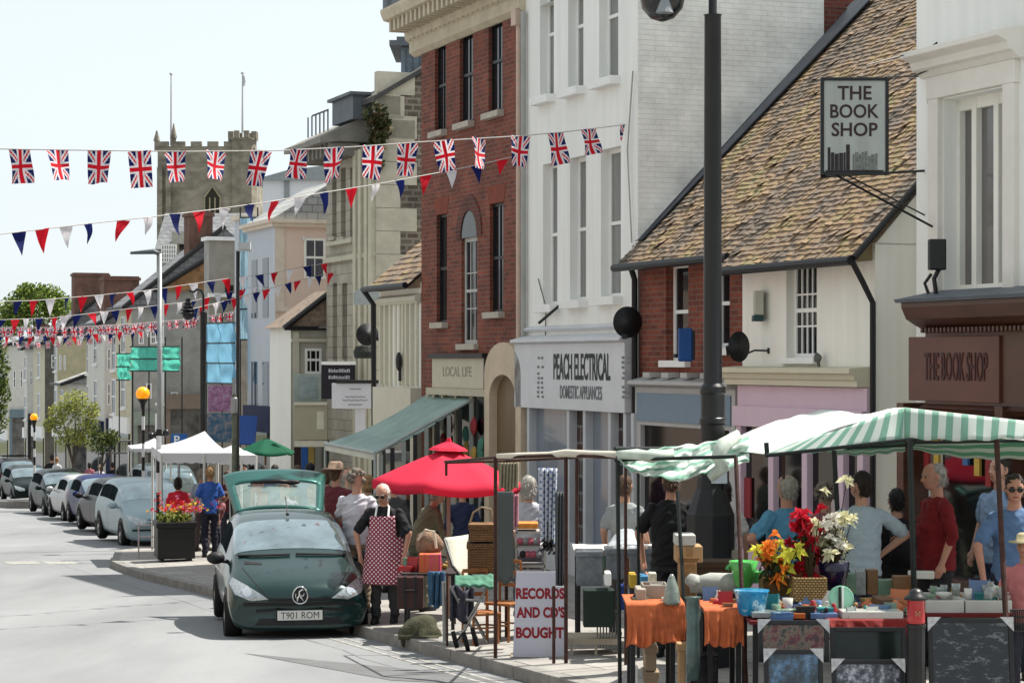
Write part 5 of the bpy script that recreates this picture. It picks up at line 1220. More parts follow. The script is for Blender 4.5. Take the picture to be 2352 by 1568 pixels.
def car(name, label, kind, colm, pos, yaw, plate="", front=True, group="cars parked along the kerb", cat="car", hero=False, roofbars=False):
    k = KSH[kind]; parts, bv = CB[kind]; L, Wd = k['L'], k['W']
    r = thing(name, label, cat, pos, yaw, group)
    def put(nm, b, m, par=None, **kw):
        n = MB(); n.v = [p.copy() for p in b.v]; n.f = list(b.f); n.m = list(b.m); return n.build(nm, m, par or r, **kw)
    put("body", parts[0], colm, smooth=True)
    put("windscreen", parts[1], M_win, smooth=True); put("side_windows", parts[2], M_sidew, smooth=True)
    if not hero: put("rear_window", parts[3], M_win, smooth=True)
    yf, yr = -L / 2 + k['wf'], -L / 2 + k['wr']; rw = .29 if kind == 'hatch' else .31
    for x in (-1, 1):
        for y in (yf, yr):
            wheel(r, x * (Wd / 2 - .0), y, rw)
            pts = [(y + (rw + .055) * math.cos(a), rw + .01 + (rw + .055) * math.sin(a)) for a in [math.pi * q / 12 for q in range(13)]]
            put("wheel_arch", decal(bv, pts + [(y - rw - .05, .2), (y + rw + .05, .2)], 'x', x, .004, .05), M_plast)
    # mirrors
    for x in (-1, 1):
        mb = MB(); mb.ell((x * (Wd / 2 + .08), -L / 2 + 1.28, .93 * (1.1 if kind == 'tall' else 1)), (.11, .07, .075), 12, 8); mb.tube((x * (Wd / 2 - .08), -L / 2 + 1.3, .88), (x * (Wd / 2 + .03), -L / 2 + 1.28, .9), .025); mb.build("mirror", M_plast if hero else colm, r, smooth=True)
    # front: lamps, bumper band, grille, plate
    zt = k['st'][1][1]
    for x in (-1, 1):
        if hero: poly = [(x * .36, .555), (x * .56, .535), (x * .73, .60), (x * .78, .70), (x * .745, .765), (x * .60, .70), (x * .46, .62)]
        else: poly = [(x * .42, zt - .13), (x * .62, zt - .14), (x * .76, zt - .06), (x * .78, zt + .07), (x * .60, zt + .02), (x * .42, zt - .04)]
        if x < 0: poly = poly[::-1]
        hl = put("headlight", decal(bv, poly, 'y', -1, .006), M_lamp, smooth=True)
        if hero:
            c_ = [(x * .60 + .055 * math.cos(a), .63 + .05 * math.sin(a)) for a in [math.pi * 2 * q / 14 for q in range(14)]]
            put("lens", decal(bv, c_, 'y', -1, .011), mat("lens_bright", (.7, .72, .75), .05, .8, coat=1.), hl, smooth=True)
    if hero:
        put("bumper_groove", decal(bv, [(-.80, .475), (.80, .475), (.80, .515), (-.80, .515)], 'y', -1, .004, .06), M_plast)
        put("lower_grille", decal(bv, [(-.52, .25), (.52, .25), (.46, .33), (-.46, .33)], 'y', -1, .004, .05), M_plast)
        put("upper_grille", decal(bv, [(-.36, .525), (.36, .525), (.37, .565), (-.37, .565)], 'y', -1, .004, .05), M_plast)
        for x in (-1, 1):
            pl = [(x * .50, .40), (x * .30, .415), (x * .26, .445), (x * .5, .435)]; put("air_slot", decal(bv, pl if x > 0 else pl[::-1], 'y', -1, .005), M_plast)
            put("bonnet_line", decal(bv, [(x * .36, .57), (x * .37, .565), (x * .63, .86), (x * .62, .865)], 'y', -1, .003), M_plast)
        mb = MB(); lp = []
        l, nn, i, ds = bv.ray_cast(Vector((0, -4, .6)), Vector((0, 1, 0))); y0 = l.y - .02
        ring = [(.085 * math.cos(a) * (1 - .12 * math.sin(a)), y0, .60 + .098 * math.sin(a)) for a in [2 * math.pi * q / 24 for q in range(25)]]
        mb.path(ring, .009, 6, caps=False)
        mb.path([(-.035, y0, .525), (-.03, y0, .57), (-.005, y0, .60), (-.01, y0, .64), (.02, y0, .665), (.045, y0, .65)], [.009, .013, .017, .014, .012, .006], 6)
        mb.path([(.0, y0, .6), (.035, y0, .59), (.045, y0, .62)], .007, 5); mb.path([(-.005, y0, .59), (.02, y0, .56), (.04, y0, .53)], [.012, .010, .006], 5); mb.path([(-.03, y0, .56), (-.055, y0, .58), (-.05, y0, .62)], .006, 5)
        em = mb.build("emblem", mat("chrome", (.7, .7, .7), .12, 1., var=.05), r, smooth=True)
        mb = MB(); mb.lathe([(.083, 0), (.083, .012)], (0, 0, 0), 24, 0, Matrix.Translation((0, y0 + .008, .6)) @ Matrix.Rotation(rad(90), 4, 'X')); mb.build("emblem_backing", M_plast, em)
        zpl = .365
    else:
        put("bumper_line", decal(bv, [(-.72, .42), (.72, .42), (.72, .46), (-.72, .46)], 'y', -1, .004, .06), M_plast)
        put("grille", decal(bv, [(-.34, zt - .12), (.34, zt - .12), (.38, zt - .02), (-.38, zt - .02)], 'y', -1, .004, .06), M_plast)
        zpl = .40
    l, nn, i, ds = bv.ray_cast(Vector((0, -4, zpl)), Vector((0, 1, 0))); y0 = l.y - .012
    mb = MB(); mb.box(-.26, .26, y0 - .006, y0 + .012, zpl - .056, zpl + .056); pt = mb.build("number_plate", M_plate, r, bevel=.003)
    if hero:
        mb = MB(); mb.box(-.275, .275, y0 - .002, y0 + .014, zpl - .07, zpl + .07); mb.build("plate_surround", M_plast, pt)
        mb = MB(); mb.text(plate, (0, y0 - .0065, zpl), (1, 0, 0), (0, 0, 1), w=.44, h=.076, bold=.0, depth=.001); mb.build("lettering", M_black, pt)
        mb = MB()   # wipers on the windscreen
        for a, b in (((-.66, .97), (-.05, .985)), ((.62, .97), (.02, .99))):
            q = []
            for f in (0, .25, .5, .75, 1):
                x, z = a[0] + (b[0] - a[0]) * f, a[1] + (b[1] - a[1]) * f
                l, nn, i, ds = bv.ray_cast(Vector((x, -4, z)), Vector((0, 1, 0))); q.append((l.x, l.y - .02, l.z + .012) if l else (x, -.9, z))
            mb.path(q, .014, 6)
        mb.build("wiper", M_plast, r)
        mb = MB(); mb.tube((0, -L / 2 + 1.85, 1.40), (0, -L / 2 + 2.15, 1.60), .006); mb.ell((0, -L / 2 + 1.84, 1.405), (.025, .04, .02), 8, 6); mb.build("aerial", M_plast, r)
        put("bonnet_vent", decal(bv, [(-.60, .90), (-.40, .895), (-.39, .915), (-.59, .925)], 'y', -1, .004), M_plast)
        for x in (-1,):
            for yy in (-.42, .55): put("door_seam", decal(bv, [(yy, .34), (yy + .012, .34), (yy + .012, .92), (yy, .92)], 'x', x, .003), M_plast)
    else:
        for x in (-1, 1):
            ztl = k['st'][-3][2]
            pl = [(x * .56, ztl - .22), (x * .76, ztl - .2), (x * .78, ztl + .02), (x * .66, ztl + .03)]
            put("tail_light", decal(bv, pl if x < 0 else pl[::-1], 'y', 1, .006), M_tail, smooth=True)
        put("rear_bumper_line", decal(bv, [(-.72, .45), (.72, .45), (.72, .49), (-.72, .49)], 'y', 1, .004, .06), M_plast)
        l, nn, i, ds = bv.ray_cast(Vector((0, 4, .62)), Vector((0, -1, 0))); mb = MB(); mb.box(-.26, .26, l.y - .002, l.y + .012, .57, .68); mb.build("rear_plate", M_platey, r)
    for x in (-1, 1):
        if not hero: put("door_seam", decal(bv, [(.3, .34), (.315, .34), (.315, .9), (.3, .9)], 'x', x, .003), M_plast)
    if roofbars:
        mb = MB()
        for y in (-.1, .9): mb.box(-.6, .6, y, y + .04, k['st'][6][1] + .05, k['st'][6][1] + .09)
        mb.build("roof_bars", M_plast, r)
    return r
def carpos(x, D):
    X = (x - CX) / F * D; return (X, D, road(D))
YS = TH
cB, cG, cS, cN, cK = paint("steel_blue_paint", (.34, .42, .45), .2), paint("dark_grey_paint", (.04, .04, .042), .0), paint("silver_paint", (.5, .5, .5), .3), paint("navy_paint", (.01, .02, .11), .0), paint("black_green_paint", (.025, .035, .035), .1)
def place_car(label, kind, m, xl, yb, D, front=True, w=None, **kw):
    "xl = picture x of the side nearest the carriageway"
    X = (xl - CX) / F * D; k = KSH[kind]; t, s = W2S(X, D); t += k['W'] / 2; s += k['L'] / 2; q = S2W(t, s)
    return car("parked_car", label, kind, m, (q.x, q.y, road(q.y)), YS + (0 if front else math.pi), **kw)
place_car("steel blue car facing us, nearest in the row beyond the flower planter", 'estate', cB, 292, 1255, 48.5)
place_car("dark grey hatchback with its red tail lamp towards us, second in the parked row", 'estate', cG, 236, 1230, 54.5, front=False)
place_car("navy blue car squeezed between the grey hatchback and the silver car", 'hatch', cN, 200, 1207, 60.5)
place_car("silver hatchback showing a red rear lamp in the middle of the parked row", 'hatch', cS, 152, 1200, 65.0, front=False)
place_car("dark green-grey car with pale windscreen, farthest of the kerbside row", 'estate', cK, 108, 1183, 70.5)
place_car("black car with bright windscreen parked beyond the second kerb build-out", 'estate', cK, 32, 1155, 86.6)
q = carpos(28, 101); car("parked_van", "tall dark people carrier with roof rails at the far left edge", 'tall', cG, q, YS + math.pi, roofbars=True, cat="van")
q = carpos(362, 66); car("parked_car", "tall grey people carrier standing behind the steel blue car by the white gazebo", 'tall', paint("grey_green_paint", (.2, .24, .24)), q, YS + math.pi, roofbars=False)

# --- the green hatchback with its boot open
GREEN = paint("dark_green_metallic", (.008, .042, .04), .3, .5)
HY = rad(10.5); D0 = 25.05
fc = Vector(((690 - CX) / F * D0, D0, 0)); ax = Vector((-math.sin(HY), math.cos(HY), 0)); cc = fc + ax * (3.83 / 2)
HERO = car("green_hatchback", "dark green hatchback facing us with its tailgate raised, parked by the kerb", 'hatch', GREEN, (cc.x, cc.y, road(cc.y) - .02), HY, plate="T901 ROM", hero=True, group=None)
# raised tailgate: shell with window opening, glass, wiper, lamps
hy, hz = 3.83 / 2 - .70, 1.42          # hinge
ang = rad(12)                          # leaf rises just above horizontal, then hangs: seen from the front as a tall panel
def tg(u, v):  # u across -1..1, v 0 hinge .. 1 free end ; leaf 1.05 m long
    w = .60 + .12 * v; l = 1.02 * v; bow = .07 * (1 - u * u)
    y = hy + l * .78 + .05 * v * v; z = hz - .06 + l * .44
    return Vector((u * w * (1 - .06 * (abs(u) ** 6)), y + 0.05 * (u * u), z - .05 * u * u * u * u + bow * .5))
mb = MB()
def fm(u, v): return 0
N = 20
tgf = []
for j in range(N + 1):
    for i in range(N + 1): mb.v.append(tg(-1 + 2 * i / N, j / N))
for j in range(N):
    for i in range(N):
        u = -1 + 2 * (i + .5) / N; v = (j + .5) / N
        a = j * (N + 1) + i; f = (a, a + 1, a + N + 2, a + N + 1)
        if abs(u) < .84 - .05 * v and .06 < v < .72: tgf.append(f)
        else: mb.f.append(f); mb.m.append(0)
vv = [p.copy() for p in mb.v]
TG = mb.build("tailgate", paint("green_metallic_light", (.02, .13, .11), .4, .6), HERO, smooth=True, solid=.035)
g = MB(); g.v = vv; g.f = tgf; g.m = [0] * len(tgf)
M_tint = mat("clear_tinted_glass", (.30, .38, .36), .04, var=.2, alpha=.55, coat=.6)
g.build("rear_window", M_tint, TG, smooth=True)
mb = MB(); mb.path([tg(-.5, .66) + Vector((0, -.03, .02)), tg(.05, .64) + Vector((0, -.03, .03)), tg(.25, .62) + Vector((0, -.03, .03))], [.02, .03, .03], 8); mb.ell(tg(.3, .62) + Vector((0, -.03, .03)), (.11, .03, .035), 12, 8); mb.build("rear_wiper", M_plast, TG, smooth=True)
mb = MB(); mb.tube((-.6, hy + .05, hz - .35), tg(-.95, .5), .014); mb.tube((.6, hy + .05, hz - .35), tg(.95, .5), .014); mb.build("strut", M_plast, HERO)
mb = MB(); mb.box(-.55, .55, hy + .02, hy + .06, 1.0, 1.36); mb.box(-.6, .6, .3, hy + .02, .92, .96); mb.build("boot_interior", M_plast, HERO)

# ---------------------------------------------------------------- people
SK = {'fair': (.50, .30, .22), 'tan': (.40, .22, .145), 'red': (.46, .25, .18)}
HAIR = {'grey': (.36, .34, .31), 'white': (.62, .60, .56), 'dark': (.035, .025, .02), 'brown': (.11, .065, .04), 'black': (.012, .011, .012), 'tan': (.32, .2, .1), 'greybrown': (.2, .17, .14)}
def person(label, pos, yaw, H=1.75, skin='fair', hair='brown', style='short', shirt=(.5, .5, .5), sleeve=.55, legs=(.05, .05, .07), short=False, lean=0, nod=0, turn=0, arms=('down', 'down'),
           hat=None, apron=None, bag=None, glasses=False, vox=.014, name="person", build=1.0, skirt=False, shirtm=None, stance=.1, prop=None):
    k = H / 1.75
    r = thing(name, label, "person", pos, rad(yaw)); B_ = build
    hipz = .93
    Mb = Matrix.Translation((0, 0, hipz)) @ Matrix.Rotation(rad(lean), 4, 'X') @ Matrix.Translation((0, 0, -hipz))   # lean forward = towards -y
    Mh = Mb @ Matrix.Translation((0, .01, 1.50)) @ Matrix.Rotation(rad(turn), 4, 'Z') @ Matrix.Rotation(rad(nod), 4, 'X') @ Matrix.Translation((0, -.01, -1.50))
    S = Matrix.Scale(k, 4)
    def tr(M, p): return S @ (M @ Vector(p))
    sh = {}
    A = {'down': ((.25, .03, 1.16), (.27, -.06, .92)), 'bent': ((.26, .02, 1.16), (.20, -.24, 1.10)), 'hip': ((.40, .06, 1.20), (.24, -.06, 1.02)), 'reach': ((.28, -.10, 1.17), (.24, -.36, 1.02)),
         'fwd': ((.24, -.08, 1.17), (.16, -.30, 1.02)), 'up': ((.27, -.10, 1.22), (.15, -.22, 1.40)), 'lean': ((.30, -.12, 1.15), (.28, -.18, .88)), 'behind': ((.27, .10, 1.18), (.12, .16, 1.0))}
    J = {}
    for i, sx in enumerate((-1, 1)):
        e, w = A[arms[i]]; J[sx] = (tr(Mb, (sx * .166 * B_ ** .5, .0, 1.378)), tr(Mb, (sx * e[0] * B_ ** .5, e[1], e[2])), tr(Mb, (sx * w[0], w[1], w[2])))
    legs_ = {}
    for sx in (-1, 1): legs_[sx] = (tr(Matrix(), (sx * .095, 0, .90)), tr(Matrix(), (sx * (.10 + .0 * stance), -.02 + sx * stance * .3, .50)), tr(Matrix(), (sx * .11, .02 + sx * stance * .5, .085)))
    # ---- one continuous body
    b = MB(); MS = S @ Mb
    b.loft([(0, 0, .84, .13, .09), (0, 0, .92, .155 * B_, .105 * B_), (0, 0, 1.05, .135 * B_, .10 * B_), (0, 0, 1.20, .150 * B_, .105 * B_), (0, 0, 1.33, .155 * B_ ** .5, .09), (0, 0, 1.41, .12, .065), (0, .01, 1.46, .06, .055), (0, .005, 1.56, .052, .055)], 20, 0, MS)
    MH = S @ Mh
    b.ell((0, -.005, 1.645), (.075, .093, .112), 20, 14, 0, MH); b.ell((0, -.045, 1.59), (.052, .052, .058), 14, 9, 0, MH)
    b.path([MH @ Vector((0, -.085, 1.66)), MH @ Vector((0, -.112, 1.625)), MH @ Vector((0, -.095, 1.612))], [.008 * k, .016 * k, .010 * k], 8)
    for sx in (-1, 1):
        b.ell((sx * .078, .005, 1.64), (.014, .022, .032), 8, 6, 0, MH)
        s_, e, w = J[sx]; b.capsule(s_, e, .042 * k * B_ ** .3, .040 * k, 12); b.capsule(e, w, .041 * k, .026 * k, 12)
        d = (w - e).normalized(); pm = w + d * .045 * k; side = d.cross(Vector((sx, 0, .2))).normalized(); nrm = d.cross(side).normalized()
        b.capsule(w, pm + d * .02 * k, .027 * k, .032 * k, 10)
        for f in range(4):
            o = side * ((f - 1.5) * .019 * k); L_ = (.062, .072, .068, .054)[f] * k; q0 = pm + o + d * .035 * k; q1 = q0 + d * L_ * .55 + nrm * .008; q2 = q1 + d * L_ * .38 + nrm * .022 * k
            b.path([q0 - d * .03 * k, q0, q1, q2], [.0095 * k, .0095 * k, .0085 * k, .006 * k], 7)
        th = pm - side * .03 * k - d * .02 * k; b.path([th, th - side * .022 * k + d * .02 * k, th - side * .024 * k + d * .05 * k + nrm * .01], [.011 * k, .010 * k, .007 * k], 7)
        h_, kn, an = legs_[sx]; b.capsule(h_, kn, .08 * k * B_ ** .5, .055 * k, 12); b.capsule(kn, an, .055 * k, .036 * k, 12); b.capsule(an, an + Vector((0, -.13 * k, -.05 * k)), .036 * k, .03 * k, 10)
    o = b.build("body", mat("skin_" + skin, SK[skin], .55, var=.08, scale=14, spec=.4), r, smooth=True)
    md = o.modifiers.new("r", 'REMESH'); md.mode = 'VOXEL'; md.voxel_size = vox * .9; md = o.modifiers.new("s", 'SMOOTH'); md.factor = .5; md.iterations = 2; freeze(o)
    for p in o.data.polygons: p.use_smooth = True
    def cloth(nm, b, m, v=vox, sm=3, wr=.0):
        if wr:
            for p in b.v: pass
        o = b.build(nm, m, r, smooth=True); md = o.modifiers.new("r", 'REMESH'); md.mode = 'VOXEL'; md.voxel_size = v; md = o.modifiers.new("s", 'SMOOTH'); md.factor = .5; md.iterations = sm; freeze(o)
        me = o.data
        for p in me.polygons: p.use_smooth = True
        for vtx in me.vertices:
            c = vtx.co; q_ = Vector((c.x * 7 + pos[0] * 3, c.y * 7, c.z * 13 + c.x * 6)); n_ = .7 * noise.noise(Vector((c.x * 9 + pos[0] * 3, c.y * 9, c.z * 5))) + .5 * noise.noise(c * 22) + 1.1 * (.5 - abs(noise.noise(q_)) * 2.4); vtx.co = c + vtx.normal * (.011 * n_ * k)
        return o
    # ---- shirt
    b = MB(); g = 1.13; hem = .84
    b.loft([(0, 0, hem, .165 * B_, .125 * B_), (0, 0, .95, .168 * B_, .128 * B_), (0, 0, 1.08, .155 * B_, .125 * B_), (0, 0, 1.22, .170 * B_, .128 * B_), (0, 0, 1.34, .185 * B_ ** .5, .118), (0, .0, 1.42, .150, .092), (0, .01, 1.465, .075, .066)], 24, 0, MS)
    for sx in (-1, 1):
        s_, e, w = J[sx]
        if sleeve <= .6: m_ = s_.lerp(e, sleeve / .6 * .85); b.capsule(s_, m_, .061 * k * B_ ** .3, .064 * k, 12)
        else: m_ = e.lerp(w, (sleeve - .6) / .4); b.capsule(s_, e, .061 * k * B_ ** .3, .056 * k, 12); b.capsule(e, m_, .052 * k, .040 * k, 12)
    sm_ = shirtm or mat("shirt_%02d%02d%02d" % tuple(int(c * 99) for c in shirt), shirt, .85, var=.14, scale=9, bump=.15, bscale=30)
    cloth("shirt", b, sm_)
    # ---- trousers / skirt
    b = MB()
    if skirt: b.loft([(0, 0, .45, .24, .2), (0, 0, .7, .2, .17), (0, 0, .95, .15 * B_, .12 * B_)], 24, 0, S)
    else:
        b.loft([(0, 0, .80, .165 * B_, .115 * B_), (0, 0, .90, .165 * B_, .12 * B_), (0, 0, .97, .15 * B_, .11 * B_)], 20, 0, S)
        for sx in (-1, 1):
            h_, kn, an = legs_[sx]; b.capsule(h_, kn, .095 * k * B_ ** .5, .074 * k, 14)
            if not short: b.capsule(kn, an + Vector((0, 0, .02 * k)), .074 * k, .062 * k, 14)
            else: b.capsule(kn, kn.lerp(an, .15), .085 * k, .085 * k, 14)
    cloth("trousers" if not skirt else "skirt", b, mat("legwear_%02d%02d%02d" % tuple(int(c * 99) for c in legs), legs, .85, var=.15, scale=8, bump=.15))
    for sx in (-1, 1):
        an = legs_[sx][2]; b = MB(); b.loft([(an.x, an.y - .05 * k, 0, .045 * k, .13 * k), (an.x, an.y - .05 * k, .03 * k, .048 * k, .135 * k), (an.x, an.y - .03 * k, .07 * k, .042 * k, .10 * k), (an.x, an.y, .11 * k, .04 * k, .05 * k)], 14); b.build("shoe", M_plast if not short else mat("sandal", (.2, .13, .08)), r, smooth=True)
    # ---- hair and hats
    hm = mat("hair_" + hair, HAIR[hair], .6, var=.35, scale=30, bump=.6, bscale=60)
    b = MB()
    def hp(M, *a, **kw): b.ell(*a, M=M, **kw)
    if style == 'short': b.ell((0, .016, 1.668), (.084, .098, .104), 20, 13, 0, MH, ns=.12, nf=30); b.ell((0, .055, 1.60), (.066, .055, .065), 14, 9, 0, MH, ns=.1, nf=30)
    elif style == 'receding': b.ell((0, .035, 1.655), (.084, .085, .098), 20, 13, 0, MH, ns=.1, nf=30); b.ell((0, .055, 1.60), (.07, .05, .06), 14, 9, 0, MH)
    elif style == 'curly':
        for q in range(34):
            a = RD.uniform(0, 6.28); e = RD.uniform(-.3, 1.5); rr_ = .095; b.ell((rr_ * math.cos(a) * math.cos(e), .03 + .1 * math.sin(a) * math.cos(e) * (1 if math.sin(a) > -.2 else .35), 1.655 + .1 * math.sin(e)), (.034,) * 3, 8, 6, 0, MH)
    elif style == 'bob': b.ell((0, .02, 1.665), (.094, .106, .112), 20, 13, 0, MH, ns=.08, nf=25); b.ell((0, .045, 1.575), (.092, .07, .09), 16, 10, 0, MH, ns=.1, nf=25)
    elif style == 'bald': b.ell((0, .05, 1.62), (.08, .06, .055), 16, 10, 0, MH, ns=.1, nf=30)
    # cut hair away from the face by pushing front points back
    fy = -.052
    for i, p in enumerate(b.v):
        l = MH.inverted() @ p
        if l.z < 1.70 and l.y < fy + .03 and abs(l.x) < .075: l.y = fy + .035; b.v[i] = MH @ l
    if vox <= .016 and style != 'bald' and not hat:
        hv = [p for p in b.v if (MH.inverted() @ p).z > 1.56 and ((MH.inverted() @ p).y > -.02 or (MH.inverted() @ p).z > 1.73)]
        for q in range(420):
            p = RD.choice(hv) + Vector([RD.uniform(-.012, .012) for _ in range(3)]); n_ = (p - MH @ Vector((0, .02, 1.64))).normalized(); dn = (Vector((RD.uniform(-.5, .5), RD.uniform(-.2, .5), -1)) + n_ * .5).normalized(); s_ = dn.cross(n_).normalized() * .004
            b.add([p + s_, p - s_, p - s_ * .3 + dn * .035 + n_ * .006, p + s_ * .3 + dn * .035 + n_ * .006], [(0, 1, 2, 3)])
    b.build("hair", hm, r, smooth=True)
    if hat:
        kind, c = hat; b = MB(); hmm = mat("hat_%02d%02d%02d" % tuple(int(q * 99) for q in c), c, .8, var=.15, scale=20)
        if kind == 'cap': b.loft([(0, .01, 1.675, .092, .108), (0, .01, 1.73, .088, .1), (0, .015, 1.765, .055, .065), (0, .015, 1.775, .01, .01)], 20, 0, MH); b.loft([(0, -.11, 1.676, .07, .07), (0, -.11, 1.684, .07, .07)], 16, 0, MH)
        elif kind == 'brim': b.loft([(0, .01, 1.69, .17, .185), (0, .01, 1.70, .175, .19), (0, .01, 1.705, .1, .115), (0, .01, 1.77, .09, .1), (0, .01, 1.79, .06, .07)], 22, 0, MH)
        elif kind == 'bun': b.ell((0, .02, 1.7), (.092, .105, .085), 18, 12, 0, MH)
        b.build("hat", hmm, r, smooth=True)
    # eyes, brows and mouth
    b = MB()
    for sx in (-1, 1): b.ell((sx * .031, -.083, 1.652), (.013, .010, .007), 8, 6, 0, MH)
    b.build("eyes", mat("eye_dark", (.03, .02, .018), .3), r)
    b = MB()
    for sx in (-1, 1): b.path([MH @ Vector((sx * .015, -.092, 1.672)), MH @ Vector((sx * .032, -.09, 1.676)), MH @ Vector((sx * .05, -.075, 1.67))], .004 * k, 5)
    b.build("eyebrows", hm, r)
    b = MB(); b.path([MH @ Vector((-.024, -.092, 1.585)), MH @ Vector((0, -.1, 1.587)), MH @ Vector((.024, -.092, 1.585))], .0055 * k, 6); b.build("mouth", mat("lips", (.3, .1, .09), .5), r)
    if glasses:
        b = MB()
        for sx in (-1, 1): b.ell((sx * .034, -.099, 1.65), (.029, .008, .022), 12, 8, 0, MH); b.path([MH @ Vector((sx * .06, -.09, 1.655)), MH @ Vector((sx * .082, .0, 1.655))], .004, 5)
        b.path([MH @ Vector((-.012, -.104, 1.655)), MH @ Vector((.012, -.104, 1.655))], .004, 5); b.build("sunglasses", M_black, r)
    if apron:
        b = MB()
        def af(u, v):
            a = (u - .5) * math.pi * (1.02 if v < .70 else .55); z = .50 + .86 * v; wx = interp([(0, .235), (.35, .21), (.55, .19), (.78, .185), (1, .165)], v) * B_; wy = wx * .80
            z_ = Vector((wx * math.sin(a), -wy * math.cos(a) - .008 + .010 * math.sin(u * 19) * (1 - v), z)); return S @ ((Mb if z > hipz else Matrix()) @ z_)
        b.grid(af, 40, 30); o_ = b.build("apron", apron, r, smooth=True, solid=.008)
        b = MB(); b.path([MS @ Vector((-.08, -.15, 1.36)), MS @ Vector((-.075, -.06, 1.47)), MS @ Vector((0, .07, 1.49)), MS @ Vector((.075, -.06, 1.47)), MS @ Vector((.08, -.15, 1.36))], .012, 6); b.build("apron_strap", M_white, r)
    if bag:
        b = MB(); b.loft([(0, .19, 1.0, .14, .09), (0, .21, 1.12, .155, .11), (0, .20, 1.3, .14, .10), (0, .16, 1.4, .09, .06)], 16, 0, MS); b.build("backpack", mat("bag_%02d%02d%02d" % tuple(int(c * 99) for c in bag), bag, .8, var=.2), r, smooth=True)
    return r
def at_px(x, D, dz=0): q = G(x, D); q.z += dz; return q
def Hpx(x, y, D): "standing height that puts the crown at picture height y"; q = G(x, D); return P(x, y, D).z - q.z
PN = [0]
def pp(label, x, ytop, D, yaw, **kw):
    q = G(x, D); H = P(x, ytop, D).z - q.z
    ln = kw.get('lean', 0); 
    if ln: H = H / (1 - .45 * (1 - math.cos(rad(ln))))
    return person(label, q, yaw, H=kw.pop('H', H), **kw)
plaid = checkm("maroon_gingham", (.26, .02, .06), (.72, .62, .64), .052)
M_plaidr = checkm("red_plaid", (.2, .03, .04), (.1, .05, .06), .06)
M_lblue = checkm("pale_blue_check", (.40, .47, .52), (.32, .40, .46), .03)
pp("woman in black top and maroon checked apron standing between the green car and her table", 884, 1128, 25.7, -8, H=1.66, lean=6, nod=22, turn=-8, hair='white', style='receding', skin='red', glasses=True, shirt=(.02, .02, .022), legs=(.06, .06, .065), apron=plaid, arms=('lean', 'lean'), build=1.22, vox=.011, sleeve=.6)
pp("person in white T-shirt and khaki trousers with back turned beside the green car", 820, 1080, 27.2, 172, hair='greybrown', style='curly', shirt=(.56, .55, .6), legs=(.28, .23, .17), arms=('down', 'fwd'), build=1.1)
pp("man in dark red plaid shirt and flat brown hat behind the green car", 772, 1066, 29.5, 160, hair='brown', shirtm=M_plaidr, hat=('brim', (.3, .22, .16)), legs=(.07, .08, .1), arms=('bent', 'bent'), sleeve=.9)
pp("person in grey-green clothes and knitted cap bending over the table behind the apron woman", 962, 1150, 27.3, 120, H=1.6, lean=25, hair='grey', hat=('bun', (.16, .17, .15)), shirt=(.2, .2, .14), legs=(.2, .2, .15), sleeve=1.0, arms=('reach', 'reach'), build=1.15)
pp("man in bright blue shirt with dark cap in the crowd beyond the open tailgate", 712, 1066, 39, 190, hair='dark', hat=('bun', (.03, .03, .04)), shirt=(.03, .16, .35), vox=.02)
pp("dark-clothed woman with brown bob beside the man in bright blue", 683, 1070, 40.5, 200, hair='brown', style='bob', shirt=(.05, .04, .06), vox=.02)
pp("grey curly-haired person in lilac top seen through the raised tailgate glass", 652, 1132, 30.3, 20, H=1.62, nod=15, hair='grey', style='curly', shirt=(.3, .28, .33), vox=.016)
pp("person in aqua green top seen through the right of the tailgate glass", 716, 1150, 30.6, -10, H=1.5, hair='tan', style='bob', shirt=(.2, .5, .46), vox=.016)
pp("grey-haired woman in pale lilac top behind the white canopy rail", 1214, 1096, 24.5, 175, hair='grey', style='bob', shirt=(.42, .42, .46), legs=(.1, .1, .12), arms=('bent', 'bent'))
pp("brown-haired man in grey polo shirt between the green pole and the red-brown post", 1436, 1094, 23.3, 150, hair='brown', shirt=(.3, .32, .32), legs=(.1, .1, .1))
pp("man in black T-shirt with back turned leaning his bare arm on the stall", 1542, 1078, 21.3, 172, hair='brown', skin='red', style='short', shirt=(.012, .012, .014), legs=(.03, .03, .035), arms=('down', 'lean'), build=1.12, vox=.011, lean=4)
pp("elderly man in bright blue shirt with hand on hip behind the flowers", 1806, 1092, 20.0, -150, hair='grey', style='receding', skin='red', shirt=(.11, .28, .42), legs=(.1, .12, .2), arms=('fwd', 'hip'), build=1.2, vox=.011)
pp("woman with grey-brown curls half hidden behind the silk flowers", 1897, 1112, 21.0, 160, hair='greybrown', style='curly', shirt=(.3, .12, .15), arms=('down', 'down'))
pp("dark-haired man in pale blue checked shirt with back turned at the glass stall", 1978, 1086, 19.6, -160, hair='dark', style='short', turn=25, shirtm=M_lblue, legs=(.05, .06, .1), arms=('hip', 'down'), build=1.12, vox=.011, sleeve=.58)
pp("person in black jacket with dark backpack behind the pale blue shirt", 2058, 1126, 20.6, 190, hair='black', shirt=(.012, .012, .016), sleeve=1., legs=(.012, .012, .014), bag=(.012, .012, .018), build=1.15)
pp("grey-haired man in dark red jumper turned to the left in profile", 2150, 1064, 19.7, -78, hair='grey', style='receding', skin='red', shirt=(.19, .012, .018), legs=(.03, .03, .035), arms=('bent', 'down'), build=1.25, vox=.011, sleeve=.75, nod=10)
pp("dark-haired man in light blue T-shirt in profile behind the man with sunglasses", 2296, 1050, 20.2, -60, hair='dark', style='short', shirt=(.26, .36, .5), legs=(.04, .05, .1), build=1.1, vox=.012)
pp("man in sunglasses and mid-blue T-shirt facing us at the right-hand stall post", 2330, 1092, 18.6, -6, hair='dark', style='short', skin='red', shirt=(.12, .2, .34), legs=(.03, .04, .07), arms=('lean', 'down'), build=1.15, glasses=True, vox=.011, nod=8)
